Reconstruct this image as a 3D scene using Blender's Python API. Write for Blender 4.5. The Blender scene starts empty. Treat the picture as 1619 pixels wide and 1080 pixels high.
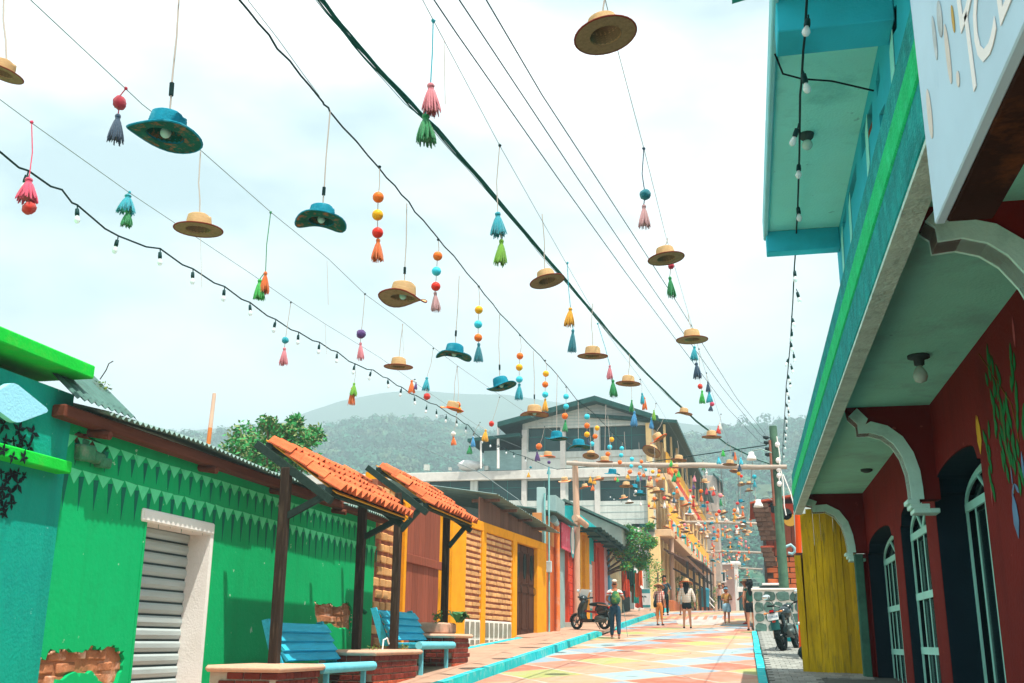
import bpy, bmesh, math, random
import numpy as np
from mathutils import Vector, Matrix, Euler
from mathutils.geometry import delaunay_2d_cdt
rnd = random.Random(7)
S = bpy.context.scene
COL = S.collection

# ---------------------------------------------------------------- camera
F, CX, CY, EYE = 1650.0, 809.5, 540.0, 1.6
def _n(v):
    v = np.array(v, float); return v / np.linalg.norm(v)
_dy = _n((1184 - CX, 1017 - CY, F))
_dz = _n((50.0, -(F * F + 374.5 * 50.0) / 477.0, F))
_dx = np.cross(_dy, _dz)
R = np.array([_dx, _dy, _dz])
CAM = np.array([0, 0, EYE])
cd = bpy.data.cameras.new('camera')
cam = bpy.data.objects.new('camera', cd); COL.objects.link(cam)
cd.sensor_width = 36.0; cd.lens = F / 1619.0 * 36.0
cd.clip_start = 0.05; cd.clip_end = 9000
r_, u_, b_ = R[:, 0], -R[:, 1], -R[:, 2]
cam.matrix_world = Matrix(((r_[0], u_[0], b_[0], 0), (r_[1], u_[1], b_[1], 0), (r_[2], u_[2], b_[2], EYE), (0, 0, 0, 1)))
S.camera = cam

# ---------------------------------------------------------------- sky, sun, exposure
SUN_EL, SUN_AZ = math.radians(69), math.radians(38)      # the sun stands over the right-hand roofs, a little behind the camera
sun_dir = Vector((math.cos(SUN_EL) * math.cos(SUN_AZ), -math.cos(SUN_EL) * math.sin(SUN_AZ), math.sin(SUN_EL)))
W = bpy.data.worlds.new('World'); S.world = W; W.use_nodes = True
nt = W.node_tree; nt.nodes.clear()
wo = nt.nodes.new('ShaderNodeOutputWorld'); bg = nt.nodes.new('ShaderNodeBackground')
sk = nt.nodes.new('ShaderNodeTexSky'); sk.sky_type = 'NISHITA'; sk.sun_disc = False
sk.sun_elevation = SUN_EL; sk.sun_rotation = math.radians(90) + SUN_AZ; sk.air_density = 1.2; sk.dust_density = 3.0
tc = nt.nodes.new('ShaderNodeTexCoord')
mp = nt.nodes.new('ShaderNodeMapping'); mp.inputs['Scale'].default_value = (1.0, 1.0, 2.2); mp.inputs['Location'].default_value = (0.35, 0.1, 0.2)
nz = nt.nodes.new('ShaderNodeTexNoise'); nz.inputs['Scale'].default_value = 2.0; nz.inputs['Detail'].default_value = 6; nz.inputs['Roughness'].default_value = 0.52
cr = nt.nodes.new('ShaderNodeValToRGB')
cr.color_ramp.elements[0].position = 0.40; cr.color_ramp.elements[0].color = (4.7, 5.7, 6.2, 1)
cr.color_ramp.elements[1].position = 0.60; cr.color_ramp.elements[1].color = (14.2, 14.3, 14.3, 1)
mx = nt.nodes.new('ShaderNodeMix'); mx.data_type = 'RGBA'; mx.inputs[0].default_value = 0.93
nt.links.new(tc.outputs['Generated'], mp.inputs[0]); nt.links.new(mp.outputs[0], nz.inputs['Vector'])
nt.links.new(nz.outputs[0], cr.inputs[0])
nt.links.new(sk.outputs[0], mx.inputs[6]); nt.links.new(cr.outputs[0], mx.inputs[7])
nt.links.new(mx.outputs[2], bg.inputs[0]); bg.inputs[1].default_value = 0.07
nt.links.new(bg.outputs[0], wo.inputs[0])
sl = bpy.data.lights.new('sun', 'SUN'); sl.energy = 5.0; sl.angle = math.radians(0.5); sl.color = (1.0, 0.93, 0.82)
so = bpy.data.objects.new('sun', sl); COL.objects.link(so)
so.rotation_euler = (-sun_dir).to_track_quat('-Z', 'Y').to_euler()
so.location = (0, 0, 60)
S.view_settings.view_transform = 'Standard'; S.view_settings.look = 'None'
S.view_settings.gamma = 1.0; S.view_settings.use_curve_mapping = False
S.view_settings.exposure = 1.08
S.render.engine = 'CYCLES'
S.cycles.max_bounces = 6; S.cycles.diffuse_bounces = 3; S.cycles.glossy_bounces = 2; S.cycles.transmission_bounces = 3
S.cycles.volume_bounces = 0; S.cycles.transparent_max_bounces = 6; S.cycles.caustics_reflective = False; S.cycles.caustics_refractive = False
S.cycles.use_denoising = True

# ---------------------------------------------------------------- pixel -> place (places measured on the photograph)
def _ray(u, v): return R @ np.array([u - CX, v - CY, F])
def atX(u, v, X): d = _ray(u, v); return Vector(CAM + d * (X / d[0]))
def atY(u, v, Y): d = _ray(u, v); return Vector(CAM + d * (Y / d[1]))
def atZ(u, v, off, s):
    d = _ray(u, v); return Vector(CAM + d * ((off - EYE) / (d[2] - s * d[1])))
def g(y):
    if y < 60: return 0.053 * y
    t = min((y - 60) / 20.0, 1.0); return 3.18 + 0.053 * 20 * (t - t * t / 2)

# ---------------------------------------------------------------- materials
MATS = {}
def lin(h):
    h = h.lstrip('#'); c = [int(h[i:i + 2], 16) / 255 for i in (0, 2, 4)]
    return tuple(x / 12.92 if x <= 0.04045 else ((x + 0.055) / 1.055) ** 2.4 for x in c)
def mat(name, col, rough=0.8, var=0.18, scale=3.0, bump=0.15, bscale=40.0, rand=0.0, metal=0.0, spec=0.10, stain=None, stain_amt=0.5, stain_scale=1.3, stretch=None, sheen=0.0, drip=None, drip_amt=.5, chip=None, chip_amt=.8):
    """plain surface with uneven colour, optional stains, grain and fine relief"""
    if name in MATS: return MATS[name]
    m = bpy.data.materials.new(name); m.use_nodes = True
    t = m.node_tree; N = t.nodes; L = t.links; b = N['Principled BSDF']
    c = lin(col) if isinstance(col, str) else col
    tc = N.new('ShaderNodeTexCoord'); vec = tc.outputs['Object']
    oi = N.new('ShaderNodeObjectInfo')
    ad = N.new('ShaderNodeVectorMath'); ad.operation = 'MULTIPLY_ADD'
    ad.inputs[1].default_value = stretch or (1, 1, 1); cv = N.new('ShaderNodeCombineXYZ')
    mu = N.new('ShaderNodeMath'); mu.operation = 'MULTIPLY'; mu.inputs[1].default_value = 37.0
    L.new(oi.outputs['Random'], mu.inputs[0]); L.new(mu.outputs[0], cv.inputs[0]); L.new(mu.outputs[0], cv.inputs[1])
    L.new(vec, ad.inputs[0]); L.new(cv.outputs[0], ad.inputs[2]); vec = ad.outputs[0]
    n1 = N.new('ShaderNodeTexNoise'); n1.inputs['Scale'].default_value = scale; n1.inputs['Detail'].default_value = 5; n1.inputs['Roughness'].default_value = 0.62
    L.new(vec, n1.inputs['Vector'])
    mr = N.new('ShaderNodeMapRange'); mr.inputs[1].default_value = 0.25; mr.inputs[2].default_value = 0.75
    mr.inputs[3].default_value = 1 - var; mr.inputs[4].default_value = 1 + var
    L.new(n1.outputs[0], mr.inputs[0])
    val = mr.outputs[0]
    if rand:
        r2 = N.new('ShaderNodeMapRange'); r2.inputs[3].default_value = 1 - rand; r2.inputs[4].default_value = 1 + rand
        L.new(oi.outputs['Random'], r2.inputs[0])
        m2 = N.new('ShaderNodeMath'); m2.operation = 'MULTIPLY'; L.new(val, m2.inputs[0]); L.new(r2.outputs[0], m2.inputs[1]); val = m2.outputs[0]
    hs = N.new('ShaderNodeVectorMath'); hs.operation = 'SCALE'; hs.inputs[0].default_value = c
    L.new(val, hs.inputs['Scale']); colr = hs.outputs[0]
    if stain:
        n2 = N.new('ShaderNodeTexNoise'); n2.inputs['Scale'].default_value = stain_scale; n2.inputs['Detail'].default_value = 7; n2.inputs['Roughness'].default_value = 0.68
        L.new(vec, n2.inputs['Vector'])
        m3 = N.new('ShaderNodeMapRange'); m3.inputs[1].default_value = 0.52; m3.inputs[2].default_value = 0.70; m3.inputs[3].default_value = 0; m3.inputs[4].default_value = stain_amt
        L.new(n2.outputs[0], m3.inputs[0])
        mx = N.new('ShaderNodeMix'); mx.data_type = 'RGBA'; L.new(m3.outputs[0], mx.inputs[0]); L.new(colr, mx.inputs[6]); mx.inputs[7].default_value = (*lin(stain), 1)
        colr = mx.outputs[2]
    for cc, am, stv, sc_, lo, hi in ((drip, drip_amt, (5, 5, .35), 1.0, .50, .72), (chip, chip_amt, (1, 1, 1), 7.0, .69, .71)):
        if not cc: continue
        sv = N.new('ShaderNodeVectorMath'); sv.operation = 'MULTIPLY'; sv.inputs[1].default_value = stv; L.new(vec, sv.inputs[0])
        n2 = N.new('ShaderNodeTexNoise'); n2.inputs['Scale'].default_value = sc_; n2.inputs['Detail'].default_value = 6; n2.inputs['Roughness'].default_value = .6; L.new(sv.outputs[0], n2.inputs['Vector'])
        m3 = N.new('ShaderNodeMapRange'); m3.inputs[1].default_value = lo; m3.inputs[2].default_value = hi; m3.inputs[4].default_value = am; L.new(n2.outputs[0], m3.inputs[0])
        mx = N.new('ShaderNodeMix'); mx.data_type = 'RGBA'; L.new(m3.outputs[0], mx.inputs[0]); L.new(colr, mx.inputs[6]); mx.inputs[7].default_value = (*lin(cc), 1); colr = mx.outputs[2]
    L.new(colr, b.inputs['Base Color'])
    b.inputs['Roughness'].default_value = rough; b.inputs['Metallic'].default_value = metal
    b.inputs['Specular IOR Level'].default_value = spec
    if sheen: b.inputs['Sheen Weight'].default_value = sheen
    if bump:
        n3 = N.new('ShaderNodeTexNoise'); n3.inputs['Scale'].default_value = bscale; n3.inputs['Detail'].default_value = 4
        L.new(vec, n3.inputs['Vector'])
        bp = N.new('ShaderNodeBump'); bp.inputs['Strength'].default_value = bump; bp.inputs['Distance'].default_value = 0.02
        L.new(n3.outputs[0], bp.inputs['Height']); L.new(bp.outputs[0], b.inputs['Normal'])
    MATS[name] = m; return m
def wood(name, col, rand=0.15, axis=2, rough=0.75, var=0.3):
    st = [14, 14, 14]; st[axis] = 1.0
    return mat(name, col, rough=rough, var=var, scale=1.6, bump=0.3, bscale=6, rand=rand, stretch=tuple(st))
def glassm(name, col, rough=0.08, alpha=1.0):
    if name in MATS: return MATS[name]
    m = bpy.data.materials.new(name); m.use_nodes = True; b = m.node_tree.nodes['Principled BSDF']
    N, L = m.node_tree.nodes, m.node_tree.links
    tc = N.new('ShaderNodeTexCoord'); n1 = N.new('ShaderNodeTexNoise'); n1.inputs['Scale'].default_value = 0.8; L.new(tc.outputs['Object'], n1.inputs['Vector'])
    cr = N.new('ShaderNodeValToRGB'); c = lin(col)
    cr.color_ramp.elements[0].color = (*[x * .7 for x in c], 1); cr.color_ramp.elements[1].color = (*[x * 1.3 for x in c], 1)
    L.new(n1.outputs[0], cr.inputs[0]); L.new(cr.outputs[0], b.inputs['Base Color'])
    b.inputs['Roughness'].default_value = rough; b.inputs['Alpha'].default_value = alpha
    MATS[name] = m; return m

# ---------------------------------------------------------------- mesh builder
class MB:
    def __init__(s): s.v = []; s.f = []; s.mi = []; s.sm = []; s.cur = 0
    def add(s, vs, fs, smooth=False):
        o = len(s.v); s.v += [tuple(x) for x in vs]
        for f in fs: s.f.append(tuple(i + o for i in f)); s.mi.append(s.cur); s.sm.append(smooth)
        return s
    def box(s, a, b, M=None):
        (x0, y0, z0), (x1, y1, z1) = a, b
        vs = [Vector(p) for p in ((x0, y0, z0), (x1, y0, z0), (x1, y1, z0), (x0, y1, z0), (x0, y0, z1), (x1, y0, z1), (x1, y1, z1), (x0, y1, z1))]
        if M is not None: vs = [M @ p for p in vs]
        return s.add(vs, ((0, 3, 2, 1), (4, 5, 6, 7), (0, 1, 5, 4), (1, 2, 6, 5), (2, 3, 7, 6), (3, 0, 4, 7)))
    def cbox(s, c, d, M=None): return s.box([c[i] - d[i] / 2 for i in range(3)], [c[i] + d[i] / 2 for i in range(3)], M)
    def hexa(s, b4, t4): return s.add(list(b4) + list(t4), ((0, 3, 2, 1), (4, 5, 6, 7), (0, 1, 5, 4), (1, 2, 6, 5), (2, 3, 7, 6), (3, 0, 4, 7)))
    def bbox(s, a, b, e=0.01, M=None):
        """box with bevelled vertical and horizontal edges"""
        bm = bmesh.new(); bmesh.ops.create_cube(bm, size=1)
        for v in bm.verts: v.co = Vector([(a[i] + b[i]) / 2 + v.co[i] * (b[i] - a[i]) for i in range(3)])
        bmesh.ops.bevel(bm, geom=bm.edges[:], offset=e, segments=1, affect='EDGES')
        bm.verts.index_update(); vs = [M @ v.co if M is not None else v.co.copy() for v in bm.verts]
        s.add(vs, [[v.index for v in f.verts] for f in bm.faces]); bm.free(); return s
    def tube(s, pts, r, n=8, cap=True, smooth=True):
        pts = [Vector(p) for p in pts]; rs = r if isinstance(r, (list, tuple)) else [r] * len(pts)
        vs = []; fs = []; up = None
        for i, p in enumerate(pts):
            d = (pts[min(i + 1, len(pts) - 1)] - pts[max(i - 1, 0)]).normalized()
            if up is None: up = Vector((0, 0, 1)) if abs(d.z) < 0.9 else Vector((1, 0, 0))
            x = d.cross(up)
            if x.length < 1e-4: x = d.cross(Vector((0, 1, 0)))
            x.normalize(); y = x.cross(d); up = y
            for k in range(n):
                a = 2 * math.pi * k / n; vs.append(p + (x * math.cos(a) + y * math.sin(a)) * rs[i])
        for i in range(len(pts) - 1):
            for k in range(n): fs.append((i * n + k, i * n + (k + 1) % n, (i + 1) * n + (k + 1) % n, (i + 1) * n + k))
        s.add(vs, fs, smooth)
        if cap:
            o = (len(pts) - 1) * n
            s.add(vs[:n], [tuple(range(n))[::-1]]); s.add(vs[o:], [tuple(range(n))])
        return s
    def lathe(s, prof, n=16, M=None, smooth=True, fn=None):
        vs = []; fs = []
        for j, (r, z) in enumerate(prof):
            for k in range(n):
                a = 2 * math.pi * k / n; p = Vector((r * math.cos(a), r * math.sin(a), z))
                if fn: p = fn(p, a, j)
                vs.append(M @ p if M is not None else p)
        for j in range(len(prof) - 1):
            for k in range(n): fs.append((j * n + k, j * n + (k + 1) % n, (j + 1) * n + (k + 1) % n, (j + 1) * n + k))
        return s.add(vs, fs, smooth)
    def sphere(s, c, r, n=12, m=8, sc=(1, 1, 1), M=None, noise=0, smooth=True):
        c = Vector(c); vs = []; fs = []
        for j in range(m + 1):
            th = math.pi * j / m
            for k in range(n):
                a = 2 * math.pi * k / n; q = r * (1 + (rnd.uniform(-noise, noise) if 0 < j < m else 0))
                p = Vector((math.sin(th) * math.cos(a) * sc[0], math.sin(th) * math.sin(a) * sc[1], math.cos(th) * sc[2])) * q
                if M is not None: p = M @ p
                vs.append(c + p)
        for j in range(m):
            for k in range(n): fs.append((j * n + k, (j + 1) * n + k, (j + 1) * n + (k + 1) % n, j * n + (k + 1) % n))
        return s.add(vs, fs, smooth)
    def poly(s, pts): return s.add(pts, [tuple(range(len(pts)))])
    def prism(s, pts, off):
        """extrude a planar polygon by a vector"""
        n = len(pts); pts = [Vector(p) for p in pts]; q = [p + Vector(off) for p in pts]
        s.add(pts + q, [tuple(range(n))[::-1], tuple(range(n, 2 * n))] + [(i, (i + 1) % n, n + (i + 1) % n, n + i) for i in range(n)]); return s
    def wall(s, outer, holes, O, U, V, t):
        """a sheet of thickness t with real holes: outer/holes are 2-D loops in (U,V); front at O, back along -UxV"""
        O, U, V = Vector(O), Vector(U), Vector(V); Nn = U.cross(V).normalized()
        pts = []; edges = []; loops = [outer] + list(holes)
        for lp in loops:
            o = len(pts); pts += [Vector((p[0], p[1])) for p in lp]
            edges += [(o + i, o + (i + 1) % len(lp)) for i in range(len(lp))]
        vv, ee, ff, *_ = delaunay_2d_cdt(pts, edges, [], 0, 1e-5)
        def inside(p, lp):
            c = False; j = len(lp) - 1
            for i in range(len(lp)):
                if (lp[i][1] > p[1]) != (lp[j][1] > p[1]) and p[0] < (lp[j][0] - lp[i][0]) * (p[1] - lp[i][1]) / (lp[j][1] - lp[i][1]) + lp[i][0]: c = not c
                j = i
            return c
        keep = []
        for f in ff:
            ce = sum((vv[i] for i in f), Vector((0, 0))) / len(f)
            if inside(ce, outer) and not any(inside(ce, h) for h in holes): keep.append(tuple(f))
        W3 = [O + U * p[0] + V * p[1] for p in vv]
        s.add(W3, keep)
        s.add([p - Nn * t for p in W3], [f[::-1] for f in keep])
        for lp in loops:
            a = [O + U * p[0] + V * p[1] for p in lp]; n = len(a)
            s.add(a + [p - Nn * t for p in a], [(i, (i + 1) % n, n + (i + 1) % n, n + i) for i in range(n)])
        return s
    def mesh(s, name, mats, off=None):
        me = bpy.data.meshes.new(name)
        v = s.v if off is None else [(p[0] - off[0], p[1] - off[1], p[2] - off[2]) for p in s.v]
        me.from_pydata(v, [], s.f)
        for m in (mats if isinstance(mats, (list, tuple)) else [mats]): me.materials.append(m)
        me.polygons.foreach_set('material_index', s.mi); me.polygons.foreach_set('use_smooth', s.sm)
        me.update(); return me
    def build(s, name, mats, parent=None, fix=True):
        off = worldloc(parent) if parent is not None else None
        me = s.mesh(name, mats, off)
        if fix:
            bm = bmesh.new(); bm.from_mesh(me); bmesh.ops.recalc_face_normals(bm, faces=bm.faces[:]); bm.to_mesh(me); bm.free()
        return link(name, me, parent)
def worldloc(o):
    l = Vector((0, 0, 0))
    while o is not None: l = l + o.location; o = o.parent
    return l
def link(name, me, parent=None, loc=None):
    o = bpy.data.objects.new(name, me); COL.objects.link(o)
    if parent is not None: o.parent = parent
    if loc is not None: o.location = Vector(loc) - (worldloc(parent) if parent is not None else Vector((0, 0, 0)))
    return o
def tag(o, label, cat, group=None):
    o['label'] = label; o['category'] = cat
    if group: o['group'] = group
    return o
def thing(name, label, cat, loc=(0, 0, 0), group=None):
    o = bpy.data.objects.new(name, None); COL.objects.link(o); o.location = loc; o.empty_display_size = 0.2
    return tag(o, label, cat, group)
def struct(name, mb, m, kind='structure'):
    o = mb.build(name, m); o['kind'] = kind; return o
def dup(root, loc=None, rot=None, sc=None, label=None, group=None, mats=None):
    """copy a thing with copies of its parts and sub-parts (mesh data shared)"""
    def cp(o, par):
        c = o.copy(); COL.objects.link(c); c.parent = par
        for ch in o.children: cp(ch, c)
        return c
    r = cp(root, root.parent)
    if loc is not None: r.location = loc
    if rot is not None: r.rotation_euler = rot
    if sc is not None: r.scale = (sc, sc, sc) if not isinstance(sc, tuple) else sc
    if label: r['label'] = label
    if group: r['group'] = group
    return r
def text_mesh(txt, size, M, mb, depth=0.004):
    cu = bpy.data.curves.new('lettering', 'FONT'); cu.body = txt; cu.size = size; cu.extrude = depth; cu.resolution_u = 3
    o = bpy.data.objects.new('lettering', cu); COL.objects.link(o)
    dg = bpy.context.evaluated_depsgraph_get(); me = bpy.data.meshes.new_from_object(o.evaluated_get(dg))
    mb.add([M @ v.co for v in me.vertices], [tuple(p.vertices) for p in me.polygons])
    bpy.data.objects.remove(o); bpy.data.curves.remove(cu); bpy.data.meshes.remove(me)
    return mb
def frame_M(O, U, V):
    U, V = Vector(U).normalized(), Vector(V).normalized(); Nn = U.cross(V)
    return Matrix(((U.x, V.x, Nn.x, O[0]), (U.y, V.y, Nn.y, O[1]), (U.z, V.z, Nn.z, O[2]), (0, 0, 0, 1)))
def leaves(mb, centres, per, size, seed=1, droop=0.0):
    """leaf-sized two-triangle blades spread through clumps (c, r, squash)"""
    rg = random.Random(seed)
    for c, rad, sq in centres:
        for _ in range(per):
            d = Vector((rg.gauss(0, 1), rg.gauss(0, 1), rg.gauss(0, 1))).normalized() * rad * (rg.random() ** 0.45)
            p = Vector(c) + Vector((d.x, d.y, d.z * sq))
            a = Vector((rg.gauss(0, 1), rg.gauss(0, 1), rg.gauss(0, .7) - droop)).normalized()
            n = a.cross(Vector((rg.gauss(0, 1), rg.gauss(0, 1), rg.gauss(0, 1)))).normalized()
            l = size * rg.uniform(.6, 1.3); w = l * .42
            mb.cur = 0 if rg.random() < .62 else 1
            mb.add([p, p + a * l * .5 + n * w * .5, p + a * l, p + a * l * .5 - n * w * .5], [(0, 1, 2), (0, 2, 3)])
    mb.cur = 0; return mb

# ================================================================ SETTING
def road_mat():
    m = bpy.data.materials.new('painted_road'); m.use_nodes = True
    t = m.node_tree; N, L = t.nodes, t.links; b = N['Principled BSDF']
    def math_(op, a, bb=None, c=None):
        n = N.new('ShaderNodeMath'); n.operation = op
        for i, q in enumerate((a, bb, c)):
            if q is None: continue
            if isinstance(q, (int, float)): n.inputs[i].default_value = q
            else: L.new(q, n.inputs[i])
        return n.outputs[0]
    tc = N.new('ShaderNodeTexCoord'); sp = N.new('ShaderNodeSeparateXYZ')
    wn = N.new('ShaderNodeTexNoise'); wn.inputs['Scale'].default_value = 1.5; wn.inputs['Detail'].default_value = 6; L.new(tc.outputs['Object'], wn.inputs['Vector'])
    wob = math_('MULTIPLY', math_('SUBTRACT', wn.outputs[0], .5), .13)
    L.new(tc.outputs['Object'], sp.inputs[0])
    x = math_('ADD', math_('DIVIDE', math_('ADD', sp.outputs[0], 2.1), 1.62), wob); y = math_('DIVIDE', sp.outputs[1], 2.3)
    a, bb = math_('ADD', x, y), math_('SUBTRACT', x, y)
    ia, ib = math_('FLOOR', a), math_('FLOOR', bb)
    h = math_('FRACT', math_('ADD', math_('MULTIPLY', math_('SUBTRACT', ia, ib), .286), math_('MULTIPLY', math_('ADD', ia, ib), .143)))
    cr = N.new('ShaderNodeValToRGB'); cr.color_ramp.interpolation = 'CONSTANT'
    pal = ['#b0735c', '#7b95a6', '#b98d6e', '#989d58', '#ac5f48', '#8ba7ab', '#b58a6e']
    while len(cr.color_ramp.elements) < len(pal): cr.color_ramp.elements.new(0.5)
    for i, p in enumerate(pal):
        cr.color_ramp.elements[i].position = i / len(pal); cr.color_ramp.elements[i].color = (*lin(p), 1)
    L.new(h, cr.inputs[0])
    ea = math_('ABSOLUTE', math_('SUBTRACT', math_('FRACT', a), .5)); eb = math_('ABSOLUTE', math_('SUBTRACT', math_('FRACT', bb), .5))
    edge = math_('GREATER_THAN', math_('MAXIMUM', ea, eb), .47)
    lc = N.new('ShaderNodeMix'); lc.data_type = 'RGBA'; L.new(math_('GREATER_THAN', ea, eb), lc.inputs[0]); lc.inputs[6].default_value = (*lin('#b5835f'), 1); lc.inputs[7].default_value = (*lin('#b0a596'), 1)
    mx = N.new('ShaderNodeMix'); mx.data_type = 'RGBA'; L.new(edge, mx.inputs[0]); L.new(cr.outputs[0], mx.inputs[6]); L.new(lc.outputs[2], mx.inputs[7])
    n1 = N.new('ShaderNodeTexNoise'); n1.inputs['Scale'].default_value = 2.2; n1.inputs['Detail'].default_value = 8; n1.inputs['Roughness'].default_value = .7; L.new(tc.outputs['Object'], n1.inputs['Vector'])
    mr = N.new('ShaderNodeMapRange'); mr.inputs[1].default_value = .44; mr.inputs[2].default_value = .68; mr.inputs[4].default_value = .62; L.new(n1.outputs[0], mr.inputs[0])
    m2 = N.new('ShaderNodeMix'); m2.data_type = 'RGBA'; L.new(mr.outputs[0], m2.inputs[0]); L.new(mx.outputs[2], m2.inputs[6]); m2.inputs[7].default_value = (*lin('#a2958a'), 1)
    L.new(m2.outputs[2], b.inputs['Base Color']); b.inputs['Roughness'].default_value = .85
    n3 = N.new('ShaderNodeTexNoise'); n3.inputs['Scale'].default_value = 60; L.new(tc.outputs['Object'], n3.inputs['Vector'])
    bp = N.new('ShaderNodeBump'); bp.inputs['Strength'].default_value = .2; bp.inputs['Distance'].default_value = .01; L.new(n3.outputs[0], bp.inputs['Height']); L.new(bp.outputs[0], b.inputs['Normal'])
    return m
M_road = road_mat()
M_crack = mat('road_crack', '#4d4642', bump=0)
M_soil = mat('soil', '#8a7a66', var=.3, scale=.5)
M_conc = mat('concrete', '#b4b4ac', var=.16, scale=1.2, stain='#7f8681', stain_amt=.45, bump=.25, bscale=25)
M_walk = mat('sidewalk_concrete', '#b3907b', var=.12, scale=1.5, stain='#8a7062', stain_amt=.5, stain_scale=2.2, bump=.2, bscale=50)
M_cyan = mat('cyan_kerb_paint', '#23b9bd', var=.14, scale=2.5, stain='#a9c3bd', stain_amt=.6, stain_scale=5, bump=.25)
M_paver = mat('grey_paver', '#8d908a', var=.12, rand=.18, bump=.3)

def strip(mb, x0, x1, ys, off, thick=None):
    vs = []; fs = []
    for y in ys:
        z = g(y) + off; vs += [(x0, y, z), (x1, y, z)]
    for i in range(len(ys) - 1): fs.append((2 * i, 2 * i + 1, 2 * i + 3, 2 * i + 2))
    mb.add(vs, fs); return mb
YS = [-40, -20, -8] + [i * 3.0 for i in range(-2, 60)]
gm = MB(); strip(gm, -140, 140, YS, -0.10); struct('ground', gm, M_soil)
rm = MB(); strip(rm, -4.5, 0.12, YS[1:], 0.0); struct('road', rm, M_road)
# worn white and red markings painted on the road further up
pm = MB(); pm.cur = 0
def onroad(u, v, off=.004):
    p = atZ(u, v, off, .053); return Vector((p.x, p.y, g(p.y) + off))
pm.poly([onroad(*q) for q in ((1068, 981), (1100, 975.5), (1142, 977), (1148, 983), (1128, 988), (1096, 989), (1072, 987))])
pm.poly([onroad(*q) for q in ((1128, 995), (1142, 992.6), (1164, 993.5), (1160, 997), (1140, 998))])
pm.cur = 1
for u0 in (1054, 1068, 1082, 1096, 1110, 1124, 1138, 1150):
    pm.poly([onroad(u0 + (u0 - 1100) * .1, 979.5, .008), onroad(u0 + 6 + (u0 - 1100) * .1, 979.5, .008), onroad(u0 + 10, 973.5, .008), onroad(u0 + 5, 973.5, .008)])
o = pm.build('road_marking', [mat('white_road_paint', '#b5aca5', var=.12, stain='#b29c8c', stain_amt=.6, stain_scale=3), mat('red_road_paint', '#c77a62', var=.2)]); o['kind'] = 'structure'

ck = MB(); rgc = random.Random(4)
for x, y, a in ((-3.2, 15, .5), (-1.0, 19, -.3), (-2.6, 23, .8), (-.4, 26, .2), (-3.6, 28, -.6)):
    L_, R_ = [], []
    for k in range(16):
        w = .007 * rgc.uniform(.5, 1.4); L_.append((x - w, y, g(y) + .003)); R_.append((x + w, y, g(y) + .003)); x += math.sin(a) * .22 + rgc.uniform(-.05, .05); y += math.cos(a) * .22; a += rgc.uniform(-.25, .25)
    ck.add(L_ + R_, [(i, 16 + i, 17 + i, i + 1) for i in range(15)])
o = ck.build('road_cracks', M_crack); o['kind'] = 'structure'
# left sidewalk in cast slabs with a ramp between two kerbs
sw = bpy.data.objects.new('sidewalk', None); COL.objects.link(sw); sw['kind'] = 'structure'
bed = MB(); strip(bed, -7.4, -4.62, [y for y in YS if -8 <= y <= 70], .012); bed.build('slab_bed', mat('cyan_joint', '#7fb3b0', var=.2), sw)
y = 2.0
while y < 66:
    ln = 2.9; mb = MB()
    dip = lambda yy: .15 if (yy < 33 or yy > 38.5) else .09
    z = lambda yy: g(yy) + dip(yy)
    mb.hexa([(-7.3, y, z(y) - .1), (-4.63, y, z(y) - .1), (-4.63, y + ln, z(y + ln) - .1), (-7.3, y + ln, z(y + ln) - .1)],
            [(-7.3, y, z(y)), (-4.63, y, z(y)), (-4.63, y + ln, z(y + ln)), (-7.3, y + ln, z(y + ln))])
    mb.build('slab', M_walk, sw); y += ln + .025
kb = bpy.data.objects.new('kerb', None); COL.objects.link(kb); kb['kind'] = 'structure'
def kerb_run(y0, y1, x, w, h, par, step=1.0):
    y = y0
    while y < y1 - .05:
        e = min(y + step, y1); mb = MB(); jit = rnd.uniform(-.008, .008)
        a0, a1 = g(y) + h, g(e) + h
        if y == y0 and y0 > 20: a0 = g(y) + .02
        if e >= y1 - .01: a1 = g(e) + h * .55
        mb.hexa([(x + jit, y + .006, g(y) - .1), (x + w + jit, y + .006, g(y) - .1), (x + w + jit, e - .006, g(e) - .1), (x + jit, e - .006, g(e) - .1)],
                [(x + jit, y + .006, a0), (x + w - .02 + jit, y + .006, a0), (x + w - .02 + jit, e - .006, a1), (x + jit, e - .006, a1)])
        mb.build('kerb_stone', M_cyan, par); y = e
kerb_run(3, 33.8, -4.62, .15, .17, kb); kerb_run(38.4, 54, -4.62, .15, .17, kb); kerb_run(56.5, 66, -4.62, .15, .2, kb)
kr = bpy.data.objects.new('kerb', None); COL.objects.link(kr); kr['kind'] = 'structure'
kerb_run(8, 36.4, .12, .16, .07, kr, 1.4)
# cyan line where walls meet the left sidewalk
ln_ = MB(); 
for a, b_ in (((-6.45, 23.2), (-6.12, 29.8)), ((-6.12, 29.8), (-5.95, 32.2))):
    ln_.hexa([(a[0], a[1], g(a[1]) + .1), (a[0] + .16, a[1], g(a[1]) + .1), (b_[0] + .16, b_[1], g(b_[1]) + .1), (b_[0], b_[1], g(b_[1]) + .1)],
             [(a[0], a[1], g(a[1]) + .17), (a[0] + .16, a[1], g(a[1]) + .158), (b_[0] + .16, b_[1], g(b_[1]) + .158), (b_[0], b_[1], g(b_[1]) + .17)])
struct('painted_edge', ln_, M_cyan)
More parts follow.
